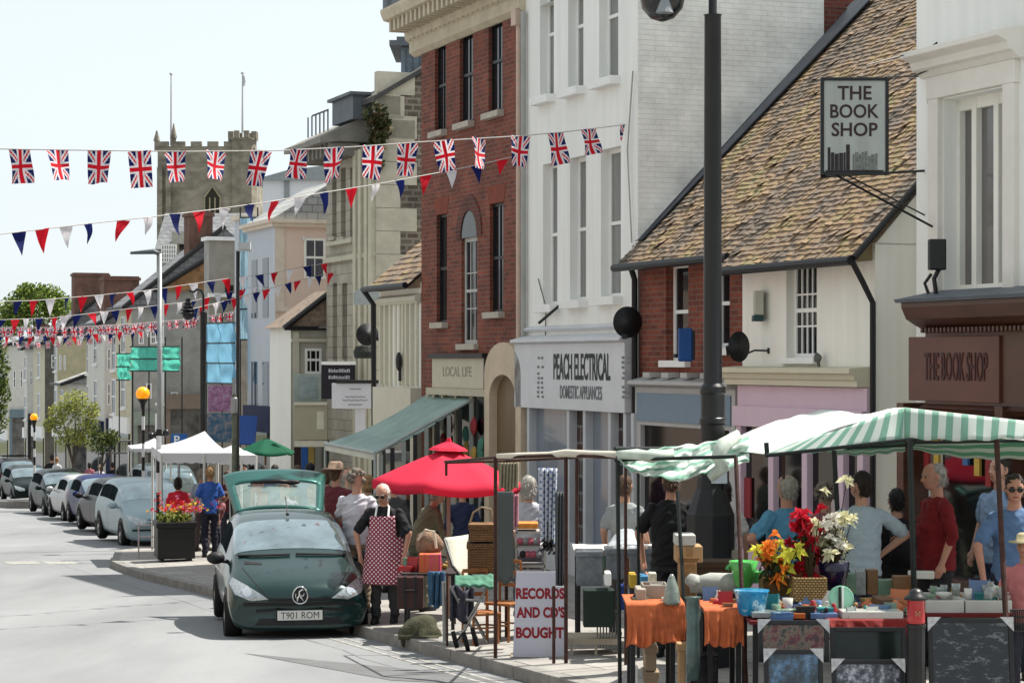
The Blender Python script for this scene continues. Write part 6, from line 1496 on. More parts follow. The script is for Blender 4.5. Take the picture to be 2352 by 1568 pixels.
pp("child in straw hat and pink top at the lower right edge", 2354, 1232, 17.2, -30, hair='tan', skin='tan', style='short', hat=('brim', (.45, .4, .26)), shirt=(.5, .2, .2), vox=.012)
pp("woman in bright red dress beside the flower planter", 409, 1098, 41.5, 185, hair='dark', style='bob', shirt=(.6, .03, .06), legs=(.55, .03, .05), skirt=True, vox=.016)
pp("tall man in royal blue shirt under the front edge of the white gazebo", 482, 1072, 40.5, 200, hair='tan', skin='red', style='short', shirt=(.05, .13, .4), legs=(.03, .03, .05), vox=.016, arms=('bent', 'down'))
pp("man in pale grey-blue shirt left of the one in royal blue", 464, 1078, 42.5, 150, hair='grey', shirt=(.3, .36, .45), legs=(.1, .08, .08), vox=.016)
pp("person in dark maroon under the white gazebo's right half", 524, 1082, 43, 170, hair='brown', style='bob', shirt=(.12, .03, .04), vox=.018)
pp("person in black beneath the second white gazebo", 558, 1068, 47, 20, hair='dark', shirt=(.02, .02, .03), vox=.02)
pp("person in brown top with dark hair under the second white gazebo", 578, 1072, 48, 200, hair='dark', shirt=(.16, .09, .07), vox=.02)
pp("stooping woman in faded pink at the stall table below the gazebo", 497, 1130, 41, 100, hair='brown', style='bob', shirt=(.35, .16, .18), vox=.018, lean=20)
pp("man in white shirt crossing far down the street near the black car", 131, 1050, 84, 150, hair='tan', shirt=(.6, .6, .62), vox=.03)
pp("man in dark clothes just left of the far white-shirted man", 119, 1044, 86, 190, hair='dark', shirt=(.02, .02, .03), vox=.03)
pp("woman in white top under the dark green street tree", 228, 1066, 74, 10, hair='dark', shirt=(.62, .58, .66), vox=.028)
pp("person in dusky pink top walking left of the woman in white", 206, 1062, 78, 170, hair='dark', style='bob', shirt=(.4, .16, .2), vox=.03)
pp("dark figure standing right of the woman in white beneath the trees", 258, 1062, 73, 200, hair='dark', shirt=(.02, .025, .03), vox=.03)

pp("woman in plum cardigan walking under the green awning", 748, 1076, 35, 175, hair='brown', style='bob', shirt=(.2, .06, .12), sleeve=1., vox=.02)
pp("bald man in beige jacket behind the man in the brown hat", 800, 1074, 33, 200, hair='grey', style='bald', shirt=(.38, .33, .25), sleeve=1., vox=.018)
pp("woman in sage green top beneath the awning corner left of the red parasol", 846, 1092, 31.5, 165, hair='tan', style='bob', shirt=(.25, .32, .22), vox=.018)
pp("man in navy jumper browsing behind the red parasol pole", 1062, 1112, 30, 190, hair='dark', shirt=(.03, .04, .09), sleeve=1., vox=.018)
pp("person in charcoal coat in the shade of the red parasol's left side", 905, 1098, 30.5, 150, hair='grey', shirt=(.07, .07, .07), sleeve=1., vox=.018)
pp("woman in coral top beyond the white gazebo's right legs", 606, 1070, 44, 190, hair='dark', style='bob', shirt=(.55, .2, .15), vox=.02)
pp("man in denim shirt right of the woman in coral", 632, 1068, 43, 165, hair='dark', shirt=(.12, .18, .3), vox=.02)
pp("dark-haired woman in white blouse between the man in black and the lamp post", 1660, 1105, 22.6, 185, hair='dark', style='bob', shirt=(.5, .48, .45), vox=.016)
# ---------------------------------------------------------------- street furniture
def ground_thing(name, label, cat, x, D, group=None): return thing(name, label, cat, G(x, D), group=group, frame='world')
# big black lamp post with octagonal base (near)
D1 = 20.3; q = G(1634, D1)
r = ground_thing("lamp_post", "tall black lamp post with a massive tapered base standing behind the market stall", "lamp post", 1634, D1)
zt = P(0, 36, D1).z; xx = P(1637, 0, D1).x
mb = MB(); mb.lathe([(.115, q.z + .9), (.112, P(0, 975, D1).z), (.125, P(0, 972, D1).z), (.125, P(0, 960, D1).z), (.112, P(0, 958, D1).z), (.112, P(0, 905, D1).z), (.122, P(0, 902, D1).z), (.118, P(0, 888, D1).z), (.088, P(0, 880, D1).z), (.078, zt), (.09, zt + .005), (.04, zt + .01), (.034, zt + 2.2)], (xx, D1, 0), 20)
pole = mb.build("pole", M_black, r, smooth=True, bevel=.003)
mb = MB()
for y in (905, 968): z = P(0, y, D1).z; mb.lathe([(.127, z - .006), (.127, z + .006)], (xx, D1, 0), 20)
mb.build("silver_band", mat("worn_silver", (.6, .6, .6), .3, .6), pole)
mb = MB(); xb = P(1632, 0, D1).x; z0, z1, z2 = P(0, 1255, D1).z, P(0, 1180, D1).z, P(0, 1122, D1).z
mb.loft([(xb, D1, q.z, .23, .23), (xb, D1, z1, .225, .225), (xb, D1, z1 + .02, .215, .215), (xb, D1, z2, .135, .135), (xb, D1, z2 + .12, .12, .12)], 8); mb.build("base", mat("black_base", (.025, .027, .03), .5, var=.15), r, bevel=.01)
mb = MB(); mb.box(P(1631, 0, D1).x, P(1667, 0, D1).x, D1 - .135, D1 - .128, P(0, 1108, D1).z, P(0, 1072, D1).z); mb.prism([(P(1631, 0, D1).x, P(0, 1072, D1).z), (P(1667, 0, D1).x, P(0, 1072, D1).z), (P(1650, 0, D1).x, P(0, 1060, D1).z)], 1, D1 - .135, D1 - .128); mb.build("notice", mat("notice_paper", (.55, .6, .66), .6, var=.15, scale=30), r)
# its pendant lantern seen at the top edge
r2 = r
xl = P(1521, 0, D1).x; zl = P(0, 50, D1).z
mb = MB(); rr_ = 54 / F * D1
mb.lathe([(.02, -.0), (rr_ * .5, .03), (rr_ * .86, .12), (rr_, .24), (rr_ * .97, .36), (rr_ * .6, .5), (.08, .58), (.06, .8)], (xl, D1, zl), 24); ln = mb.build("lantern", mat("lantern_black", (.02, .022, .025), .3, var=.3, coat=.5), r2, smooth=True)
mb = MB(); mb.lathe([(.085, .0), (.04, .12), (.035, .2)], (xl + .01, D1 - rr_ * .86, zl + .05), 12); mb.build("bulb_reflection", mat("reflection_grey", (.3, .32, .33), .3), inherit(ln, r2))  # pale bell shape on the globe, modelled as the bulb's reflection
mb = MB(); mb.path([(xl, D1, zl + .8), (xl + .05, D1, zl + 1.2), (xl + .3, D1, zl + 1.35), (xx, D1, zl + 1.1)], .03); mb.build("arm", M_black, r2)
# satellite dishes
def dish(label, x, y, rad_px, D, yaw, arm):
    c = P(x, y, D); rr_ = rad_px / F * D
    r = thing("satellite_dish", label, "satellite dish", c, group="dark satellite dishes on the shop fronts", frame='world')
    M = Matrix.Translation(c) @ Matrix.Rotation(rad(yaw), 4, 'Z') @ Matrix.Rotation(rad(90), 4, 'X')
    mb = MB(); mb.lathe([(rr_, .06), (rr_ * .8, .02), (rr_ * .4, -.03), (.01, -.05), (.01, -.055), (rr_ * .4, -.036), (rr_ * .8, .012), (rr_ + .008, .055)], (0, 0, 0), 28, 0, M); mb.build("dish", mat("dish_grey", (.035, .036, .038), .6, var=.3, scale=9), r, smooth=True)
    mb = MB(); e = M @ Vector((arm[0], arm[1], .30)); mb.path([M @ Vector((0, -rr_ * .8, -.02)), M @ Vector((arm[0] * .6, arm[1] * .9, .15)), e], .012); mb.cbox(e, (.07, .08, .07)); mb.path([M @ Vector((0, 0, -.05)), M @ Vector((.05, 0, -.2)), M @ Vector((.12, -.1, -.25))], .02); mb.build("receiver_arm", M_dark, r)
dish("dark satellite dish at the right corner of the white electrical shop", 1438, 740, 35, 30.2, 20, (-.15, -.2))
dish("dark satellite dish mounted between brick pier and the big lamp post", 1690, 796, 34, 27.0, 40, (.3, -.05))
dish("dark satellite dish on the grey stone building above the white sign box", 843, 768, 25, 46.5, 10, (.2, -.1))
mb = MB(); c = P(838, 808, 46.8); mb.lathe([(.22, -.14), (.25, 0), (.2, .12), (.05, .16)], (c.x, c.y, c.z), 16)
single("flower_tub", mb, mat("dark_basket", (.06, .065, .06), .9, var=.4, scale=20, bump=.6), "dark round hanging basket just under the satellite dish on the stone building", "basket", c)
# alarm boxes
a, b = P(1556, 830, 28.6), P(1588, 754, 28.6)
r = thing("alarm_box", "bright blue alarm box on the red brick cottage by its first window", "alarm box", (a.x, 28.6, a.z), frame='world')
mb = MB(); mb.box(a.x, b.x, 28.4, 28.55, a.z, b.z); mb.build("housing", mat("alarm_blue", (.01, .09, .28), .35, var=.1), r, bevel=.02)
mb = MB(); mb.box(b.x, b.x + .035, 28.42, 28.7, a.z + .02, b.z - .03); mb.box(a.x - .04, b.x, 28.55, 28.8, a.z + .05, a.z + .1); mb.build("bracket", M_dark, r)
a, b = P(1732, 738, 27.0), P(1752, 668, 27.0)
r = thing("wall_sensor", "slim white box with dark green base on the cream cottage wall", "alarm box", (a.x, 27, a.z), frame='world')
mb = MB(); mb.box(a.x, b.x, 26.9, 27.1, a.z + .08, b.z); mb.build("housing", mat("ivory_plastic", (.5, .5, .42), .5), r, bevel=.01)
mb = MB(); mb.box(a.x - .02, b.x, 26.88, 27.1, a.z, a.z + .075); mb.build("base", mat("dark_green_plastic", (.02, .07, .07), .4), r, bevel=.008)
c = P(1878, 822, 25.6); mb = MB(); mb.ell(c, (.05, .06, .06), 10, 8, ns=.3, nf=20); mb.tube(c, c + Vector((.02, 0, -.12)), .02)
single("security_lamp", mb, mat("lamp_grey", (.15, .15, .14), .5), "small grey security lamp beside the barred window of the cream cottage", "lamp", c)

# concrete-grey street light with flat head
D = 47.0
r = ground_thing("street_light", "slim grey street light with flat cobra head rising left of the white gazebo", "street light", 367, D)
q = G(367, D); zt = P(0, 583, D).z
mb = MB(); mb.path([q, (q.x, D, zt)], [.075, .045], 12); mb.build("pole", M_steel, r, smooth=True)
mb = MB(); e = P(300, 578, D); mb.path([(q.x, D, zt), (q.x - .08, D, zt + .03), (e.x + .5, D, zt + .05), (e.x, D, e.z - .03)], [.05, .07, .1, .06], 10, ry=[.05, .05, .06, .03]); mb.build("lamp_head", mat("lamp_head_grey", (.12, .14, .155), .5), r, smooth=True)
# black swan-neck lamp post with hanging lantern
D = 46.0
r = ground_thing("lamp_post", "black swan-neck lamp post with a stepped hanging lantern above the white gazebo", "lamp post", 467, D)
q = G(467, D); z1 = P(0, 718, D).z
mb = MB(); mb.lathe([(.16, q.z), (.16, q.z + .6), (.09, q.z + .7), (.075, P(0, 960, D).z), (.085, P(0, 955, D).z), (.07, P(0, 948, D).z), (.065, z1), (.075, z1 + .02), (.03, z1 + .03)], (q.x, D, 0), 14); mb.build("pole", M_black, r, smooth=True)
mb = MB(); xl = P(432, 0, D).x; zz = P(0, 664, D).z; mb.path([(q.x, D, z1), (q.x, D, zz - .12), (q.x - .05, D, zz - .02), (q.x - .13, D, zz), (q.x - .2, D, zz - .06), (xl + .02, D, zz - .02)], .026); mb.build("arm", M_black, r)
mb = MB()
for k, (h, rr_) in enumerate(((0, .17), (.07, .16), (.14, .12), (.21, .09), (.28, .06))): mb.lathe([(rr_ * .7, h), (rr_, h + .015), (rr_, h + .03), (rr_ * .6, h + .065)], (xl, D, P(0, 722, D).z), 16)
mb.ell((xl, D, P(0, 722, D).z - .02), (.12, .12, .1), 14, 9); mb.build("lantern", M_black, r, smooth=True)
# slim dark pole with small fittings, and grey banner post in front of the gazebo
D = 44.0
r = ground_thing("sign_pole", "slim dark blue-black pole rising past the blue scaffolding", "pole", 546, D)
q = G(546, D); mb = MB(); mb.path([q, (q.x, D, P(0, 575, D).z)], .035, 10); mb.build("pole", M_black, r)
mb = MB(); zz = P(0, 577, D).z; mb.box(q.x - .05, q.x + .3, D - .05, D + .05, zz, zz + .03); mb.box(q.x + .02, q.x + .26, D - .08, D + .08, zz + .03, zz + .18); mb.build("light_fitting", mat("pale_fitting", (.5, .52, .52), .5), r)
D = 33.0
r = ground_thing("banner_post", "weathered grey-green post passing in front of the gazebo and tailgate", "pole", 538, D)
q = G(538, D); mb = MB(); mb.path([q, (q.x, D, P(0, 905, D).z)], [.042, .036], 10); mb.build("pole", mat("algae_steel", (.15, .16, .12), .8, var=.4, scale=8), r)
mb = MB(); mb.lathe([(.05, -.12), (.052, .1), (.04, .12)], (q.x, D, P(0, 930, D).z), 10); mb.tube((q.x, D, P(0, 905, D).z), (q.x, D, P(0, 868, D).z), .022); mb.build("fitting", M_steel, r)
# belisha beacons
def beacon(label, xg, yg, D, xp, rg):
    r = ground_thing("belisha_beacon", label, "beacon", xp, D, "zebra crossing beacons"); q = G(xp, D); c = P(xg, yg, D)
    mb = MB(); n = 9; H = c.z - .25 - q.z
    for k in range(n): mb.lathe([(.045, q.z + H * k / n), (.045, q.z + H * (k + 1) / n - .002)], (q.x, D, 0), 12, k % 2)
    mb.build("striped_pole", [mat("beacon_black", (.02, .02, .02), .4), mat("beacon_white", (.65, .65, .65), .4)], r)
    mb = MB(); mb.ell(c, (rg, rg, rg), 20, 14); mb.build("globe", mat("amber_globe", (.95, .38, .0), .3, var=.1, emit=.25, coat=.5), r, smooth=True)
    mb = MB(); mb.lathe([(.05, -rg - .24), (.07, -rg - .1), (rg * .8, -rg * .72), (rg * .5, -rg * .6)], c, 14); mb.build("collar", M_black, r)
beacon("orange globe beacon on a striped pole left of the slim grey street light", 328, 904, 62, 329, .2)
beacon("small distant yellow-orange globe beacon over the far parked cars", 78, 958, 83, 79, .15)
# striped pole with floodlight arms just in front of the gazebo
D = 42.0; r = ground_thing("striped_pole", "black and white striped pole standing by the planter and gazebo leg", "beacon", 365, D); q = G(365, D)
mb = MB(); edges = [1240, 1195, 1130, 1085, 1045, 1000, 985]; cols = [2, 0, 1, 0, 1, 0]
for k in range(6): mb.lathe([(.055, P(0, edges[k], D).z if k else q.z), (.055, P(0, edges[k + 1], D).z - .002)], (q.x, D, 0), 12, cols[k])
mb.build("striped_pole", [MATS["beacon_black"], MATS["beacon_white"], mat("maroon_paint", (.12, .02, .03))], r)
mb = MB(); zz = P(0, 1000, D).z; mb.tube((q.x - .14, D, zz), (q.x + .2, D, zz + .02), .018); mb.ell((q.x - .15, D, zz), (.08, .08, .07), 10, 7); mb.ell((q.x + .14, D, zz + .05), (.07, .07, .08), 10, 7); mb.build("floodlights", M_black, r, smooth=True)
# parking sign
D = 50.0; r = ground_thing("parking_sign", "blue square parking sign with a white P above the gazebo's left slope", "sign", 410, D); a, b = P(393, 1023, D), P(430, 996, D)
mb = MB(); mb.box(a.x, b.x, D, D + .03, a.z, b.z); mb.build("panel", mat("parking_blue", (.03, .16, .45), .4), r, bevel=.004)
mb = MB(); mb.text("P", ((a.x + b.x) / 2 - .05, D - .001, (a.z + b.z) / 2), (1, 0, 0), (0, 0, 1), w=.13, h=.19, bold=.02); mb.build("lettering", M_white, r)
mb = MB(); q = G(410, D); mb.tube(q, (q.x, D + .06, a.z), .03); mb.build("pole", M_steel, r)
# planter
D = gd(395, 1290); q = G(393, D)
r = ground_thing("planter", "large black square planter full of red and yellow flowers on the kerb build-out", "planter", 393, D)
a, b = P(343, 1288, D), P(445, 1205, D); z0 = q.z + .05
mb = MB(); YW = rad(14)
M = Matrix.Translation((q.x, D + .4, 0)) @ Matrix.Rotation(YW, 4, 'Z')
w = (b.x - a.x) * .42
mb.box(-w, w, -.38, .38, z0, z0 + .56, 0, M); mb.box(-w - .03, w + .03, -.41, .41, z0 + .56, z0 + .66, 0, M)
for x in (-w + .05, w - .12): mb.box(x, x + .07, -.36, .36, q.z, z0, 0, M)
mb.build("tub", mat("planter_black", (.022, .022, .022), .5, var=.15), r, bevel=.01)
mb = MB(); c = Vector((q.x, D + .4, z0 + .72)); leaves(mb, c, (w * .95, .36, .14), 420, .06, 2, seed=4); mb.build("foliage", [Lg[0], Ly[2]], r)
mb = MB(); c = Vector((q.x + .08, D + .35, z0 + .84))
for k in range(150):
    p = c + Vector((RD.gauss(.05, .26), RD.gauss(0, .16), abs(RD.gauss(0, .1)))); leaves(mb, p, (.03, .03, .03), 3, .03, 1, seed=k); mb.m[-3:] = [RD.choice((0, 0, 0, 1, 2))] * 3
mb.build("flowers", [clothm("petal_red", (.6, .03, .03), .3), clothm("petal_yellow", (.7, .5, .06), .3), clothm("petal_pink", (.6, .2, .3), .3)], r)
# black bollard and small barrier near the parked car
D = gd(325, 1222); r = ground_thing("bollard", "black bollard at the tip of the build-out, left of the planter", "bollard", 325, D); q = G(325, D)
mb = MB(); mb.lathe([(.07, 0), (.06, .1), (.055, .62), (.07, .64), (.07, .7), (.05, .76), (.01, .78)], q, 14); mb.build("post", M_black, r, smooth=True)
D = 41.0; q = G(338, D); mb = MB()
for z in (.18, .38, .6): mb.tube((q.x - .16, D, q.z + z), (q.x + .16, D, q.z + z), .014)
for x in (-.16, .16): mb.tube((q.x + x, D, q.z), (q.x + x, D, q.z + .65), .014)
single("railing", mb, mat("white_rail", (.5, .42, .42), .6), "short low rail behind the black bollard", "railing", q)

# gazebos
def gazebo(label, pts, D, apex, depth, h=None):
    "pts = picture x of left, right front corner and y of eaves; open frame tent"
    xl, xr, ye, yv = pts; a, b = P(xl, ye, D), P(xr, ye, D); zv = P(0, yv, D).z
    r = thing("gazebo", label, "gazebo", G((xl + xr) / 2, D), group="white pop-up gazebos", frame='world')
    n = Vector((-.22, 1, 0)).normalized() * depth; c, d = b + n, a + n; ap = P(apex[0], apex[1], D + depth * .5)
    mb = MB()
    for p, q in ((a, b), (b, c), (c, d), (d, a)): mb.grid(lambda u, v: p.lerp(q, u).lerp(ap, v) + Vector((0, 0, -.05 * math.sin(math.pi * v))), 10, 8)
    mb.build("canopy", clothm("gazebo_white", (.72, .72, .74), .3, .04), r, smooth=False, solid=.006)
    mb = MB()
    for p, q in ((a, b), (b, c), (c, d), (d, a)): mb.grid(lambda u, v: p.lerp(q, u) + Vector((0, 0, (zv - a.z) * v + .012 * math.sin(u * 40) * v)), 20, 2)
    mb.build("valance", clothm("gazebo_white", None), r, solid=.006)
    for p in (a, b, c, d, a.lerp(b, .62)): mb = MB(); mb.tube((p.x, p.y, gz(p.x, p.y)), (p.x, p.y, a.z), .026); mb.build("leg", mat("white_pole", (.6, .6, .58), .4), r)
gazebo("large white pop-up gazebo with peaked roof beside the grey banner post", (370, 530, 1040, 1063), 40.5, (470, 990), 3.0)
gazebo("lower white gazebo partly hidden behind the grey banner post", (500, 588, 1045, 1066), 45.5, (540, 1018), 2.6)
gazebo("distant small cream gazebo over the parked cars", (302, 392, 1030, 1038), 62, (355, 1006), 2.4)
# green parasol & red parasol
def parasol(label, c, R_, drop, ribs, m, rot=0, tilt=0, name="parasol", nseg=6, vent=True, polem=None, valance=0.0):
    r = thing(name, label, "parasol", (c.x, c.y, gz(c.x, c.y)), frame='world')
    mb = MB(); M = Matrix.Translation(c) @ Matrix.Rotation(rad(tilt), 4, 'Y')
    def edge(a): 
        k = (a / (2 * math.pi / ribs)) % 1; d = math.cos(math.pi / ribs) / math.cos((k - .5) * 2 * math.pi / ribs); return d
    N = ribs * 6
    for j in range(9):
        for i in range(N):
            a = 2 * math.pi * i / N; v = .04 + .96 * j / 8; e = edge(a); kk = (i % 6) / 6; sag = .05 * R_ * math.sin(math.pi * kk) * v
            mb.v.append(M @ Vector((R_ * v * e * math.cos(a + rot), R_ * v * e * math.sin(a + rot), -drop * v ** 1.15 - sag)))
    for j in range(8):
        for i in range(N): i2 = (i + 1) % N; mb.f.append((j * N + i, j * N + i2, (j + 1) * N + i2, (j + 1) * N + i)); mb.m.append(0)
    mb.f.append(tuple(range(N))); mb.m.append(0)
    if valance:
        o = len(mb.v)
        for i in range(N): p = mb.v[8 * N + i]; mb.v.append(p + Vector((0, 0, -valance)))
        for i in range(N): i2 = (i + 1) % N; mb.f.append((8 * N + i, 8 * N + i2, o + i2, o + i)); mb.m.append(0)
    mb.build("canopy", m, r, smooth=True, solid=.006)
    if vent:
        mb = MB(); mb.lathe([(R_ * .26, -drop * .13), (R_ * .22, -drop * .05), (.04, .05), (.02, .1)], (0, 0, .03), ribs, 0, M); mb.build("vent_cap", m, r, solid=.005)
    mb = MB(); mb.tube((c.x, c.y, gz(c.x, c.y)), M @ Vector((0, 0, 0)), .024); mb.build("pole", polem or M_wood, r)
    mb = MB()
    for i in range(ribs): a = 2 * math.pi * i / ribs + rot; mb.tube(M @ Vector((0, 0, -.05)), M @ Vector((R_ * .97 * math.cos(a), R_ * .97 * math.sin(a), -drop - .03)), .008, 5)
    mb.build("ribs", polem or M_wood, r)
M_red = clothm("parasol_red", (.72, .045, .10), .3, .06)
parasol("wide crimson market parasol with vent cap over the bric-a-brac table", P(1030, 1030, 26.6), .93, .40, 6, M_red, rot=.25, tilt=2, valance=.10, polem=mat("pale_parasol_pole", (.4, .27, .22), .6))
parasol("dark green parasol beyond the second white gazebo", P(610, 1006, 48), .66, .30, 6, clothm("parasol_green", (.01, .13, .07), .25, .1), rot=.4, vent=False, valance=.05)

# ---------------------------------------------------------------- stall A: frame, hanging goods and sign
def zg(x, D): return gz((x - CX) / F * D, D)
def post(mb, x, ytop, D, r=.018, mi=0, xb=None, yb=None):
    t_ = P(x, ytop, D); xb = x if xb is None else xb; X = (xb - CX) / F * D; mb.tube((X, D, gz(X, D) if yb is None else P(0, yb, D).z), t_, r, 8, mi)
DS = 21.6
r = ground_thing("bare_market_stall", "bare rusty pole frame of a market stall with a rolled white canopy", "stall frame", 1222, 22.4)
mb = MB()
for x, y, D in ((1138, 1050, 21.5), (1300, 1045, 20.9), (1163, 1058, 23.6), (1325, 1050, 23.2)): post(mb, x, y, D, .019)
post(mb, 1272, 1345, 20.9, .016)
mb.tube(P(1022, 1060, 23.6), P(1138, 1050, 21.5), .015); mb.tube(P(1138, 1050, 21.5), P(1300, 1045, 20.9), .017); mb.tube(P(1022, 1062, 23.6), P(1163, 1058, 23.6), .015); mb.tube(P(1025, 1060, 23.6), P(1025, 1092, 23.6), .015)
mb.tube(P(1300, 1045, 20.9), P(1325, 1050, 23.2), .017); mb.tube(P(1163, 1058, 23.6), P(1325, 1050, 23.2), .015); mb.tube(P(1300, 1045, 20.9), P(1418, 1050, 20.5), .017)
poles(mb, M_rust, r)
mb = MB(); mb.path([P(1142, 1047, 21.45), P(1200, 1046, 21.3), P(1262, 1044, 21.1), P(1300, 1040, 20.85), P(1350, 1043, 20.8), P(1418, 1044, 20.5)], [.025, .032, .03, .038, .04, .036], 10); mb.build("rolled_canopy", clothm("rolled_white", (.72, .68, .6), .2, .1), r, smooth=True)
M_cloth_check = checkm("blue_white_print", (.55, .57, .62), (.18, .24, .4), .07)
def hang(name, label, x0, x1, y0, y1, D, m, folds=5, amp=.03, cat="cloth", solid=.012, taper=0.):
    a, b = P(x0, y0, D), P(x1, y0, D); zb = P(0, y1, D).z
    mb = MB()
    def f(u, v): w = 1 - taper * v; x = (a.x + b.x) / 2 + (b.x - a.x) * (u - .5) * w; return (x, D + amp * math.sin(u * folds * 6.28 + v * 1.5), a.z + (zb - a.z) * v + .02 * math.sin(u * 9) * v)
    mb.grid(f, 30, 16); return single(name, mb, m, label, cat, a, smooth=True, solid=solid)
hang("hanging_board", "tall dark grey-green panel hanging from the rusty frame", 1141, 1179, 1128, 1338, 21.7, mat("grey_green_panel", (.09, .105, .10), .35, var=.1, coat=.2), 0, .0, "panel", .03)
hang("hanging_bag", "fringed beige fabric bag hanging at the top of the rusty frame", 1146, 1190, 1062, 1124, 22.0, mat("beige_fabric", (.33, .29, .21), .9, var=.2, scale=14), 6, .02)
hang("hanging_garment", "blue and white patterned dress hanging in clear wrap from the frame", 1238, 1278, 1075, 1262, 22.6, M_cloth_check, 4, .05, "clothing", .02, .25)
hang("hanging_garment", "plain dark grey clothing hanging to the right of the patterned dress", 1276, 1296, 1130, 1345, 22.0, mat("charcoal_cloth", (.12, .125, .13), .8, var=.2), 3, .03, "clothing")
hang("hanging_garment", "pink and white item hanging beside the dark grey-green panel", 1178, 1190, 1135, 1210, 22.0, mat("pink_cloth", (.5, .25, .3), .8, var=.3, scale=20), 2, .02, "clothing")
c = P(1258, 1255, 22.3); mb = MB(); leaves(mb, c, (.09, .08, .1), 60, .035, 1, seed=8); mb.tube(c, c + Vector((0, 0, .25)), .008)
single("hanging_ornament", mb, M_black, "cluster of black bead trinkets hanging above the white records sign", "ornament", c)
# shelf with orange cushions
D = 23.4; r = thing("display_rack", "pale shelf rack of goods behind the records sign with an orange top", "rack", G(1215, D), frame='world')
mb = MB()
for y in (1222, 1255, 1300, 1318): a, b = P(1186, y, D), P(1252, y, D); mb.box(a.x, b.x, D, D + .35, a.z - .012, a.z + .012)
for x in (1186, 1252): q = P(x, 0, D); mb.box(q.x - .012, q.x + .012, D, D + .35, zg(x, D), P(0, 1200, D).z)
mb.build("shelves", mat("pale_rack", (.42, .41, .38), .6, var=.1), r)
mb = MB(); a, b = P(1189, 1214, D), P(1236, 1201, D); mb.box(a.x, b.x, D - .01, D + .3, a.z, b.z); mb.build("top_box", mat("orange_box", (.6, .25, .05), .6, var=.3, scale=20), r, bevel=.01)
mb = MB()
for k in range(9): c = P(1195 + k * 6, 1242 + 30 * (k % 2), D - .0); mb.ell(c, (.04, .05, .04), 8, 6, RD.randrange(3))
mb.build("goods", [mat("goods_pink", (.4, .12, .16)), mat("goods_grey", (.25, .25, .26)), mat("goods_black", (.03, .03, .03))], r)
# records sign
D = gd(1238, 1508) ; a, b = P(1178, 1508, D), P(1298, 1312, D)
r = thing("sandwich_board", "white board reading RECORDS AND CD'S BOUGHT in dark red capitals", "sign", G(1238, D), frame='world')
mb = MB(); zt2 = b.z; zs = P(0, 1346, D).z; xs_ = P(1276, 0, D).x
mb.prism([(a.x, a.z), (b.x, a.z), (b.x, zs), (xs_, zs), (xs_, zt2), (P(1186, 0, D).x, zt2)], 1, D, D + .02); mb.build("board", mat("sign_board_white", (.56, .56, .64), .5, var=.05), r)
mb = MB()
for t_, y, w_, x in (("RECORDS", 1362, 112, 1241), ("AND CD'S", 1405, 112, 1242), ("BOUGHT", 1452, 110, 1240)): mb.text(t_, (P(x, 0, D).x, D - .001, P(0, y, D).z), (1, 0, 0), (0, 0, 1), w=w_ / F * D, h=26 / F * D, bold=.045, depth=.002)
mb.build("lettering", mat("record_red", (.30, .02, .035), .5), r)
mb = MB(); mb.box(a.x - .02, b.x + .02, D - .02, D + .3, G(1238, D).z, a.z); mb.build("base", mat("tan_plinth", (.3, .24, .18), .8), r)
# goods between car and frame
def crate(name, label, cat, x0, x1, y0, y1, D, m, depth=.3, bevel=.01, rotz=0, group=None, extra=None):
    a, b = P(x0, y1, D), P(x1, y0, D); r = thing(name, label, cat, ((a.x + b.x) / 2, D + depth / 2, a.z), rad(rotz), group=group)
    w = (b.x - a.x) / 2; h = b.z - a.z; mb = MB()
    if extra == 'open':
        t_ = .015
        mb.box(-w, w, -depth / 2, -depth / 2 + t_, 0, h); mb.box(-w, w, depth / 2 - t_, depth / 2, 0, h); mb.box(-w, -w + t_, -depth / 2 + t_, depth / 2 - t_, 0, h); mb.box(w - t_, w, -depth / 2 + t_, depth / 2 - t_, 0, h); mb.box(-w + t_, w - t_, -depth / 2 + t_, depth / 2 - t_, 0, .02)
    else: mb.box(-w, w, -depth / 2, depth / 2, 0, h)
    mb.build("box", m, r, bevel=bevel)
    if extra == 'lid': mb = MB(); mb.box(-w - .012, w + .012, -depth / 2 - .012, depth / 2 + .012, h - .05, h + .012); mb.build("lid", m, r, bevel=bevel)
    if extra == 'flaps': mb = MB(); mb.quad((-w, -depth / 2, h), (w, -depth / 2, h), (w + .02, -depth / 2 - .08, h + .05), (-w - .02, -depth / 2 - .08, h + .05)); mb.quad((-w, depth / 2, h), (w, depth / 2, h), (w, depth / 2 + .07, h + .07), (-w, depth / 2 + .07, h + .07)); mb.build("flap", m, r, solid=.005)
    if extra == 'tape': mb = MB(); mb.box(-.03, .03, -depth / 2 - .002, depth / 2 + .002, .0 + h * .3, h + .002); mb.build("tape", mat("brown_tape", (.3, .2, .1), .3), r)
    if extra == 'case':
        mb = MB()
        for x in (-w * .5, w * .5 - .03): mb.box(x, x + .03, -depth / 2 - .008, depth / 2 + .005, 0.01, h + .004)
        mb.path([(-.06, -depth / 2 - .01, h * .55), (-.05, -depth / 2 - .04, h * .6), (.05, -depth / 2 - .04, h * .6), (.06, -depth / 2 - .01, h * .55)], .01); mb.build("straps", M_dark, r)
    return r
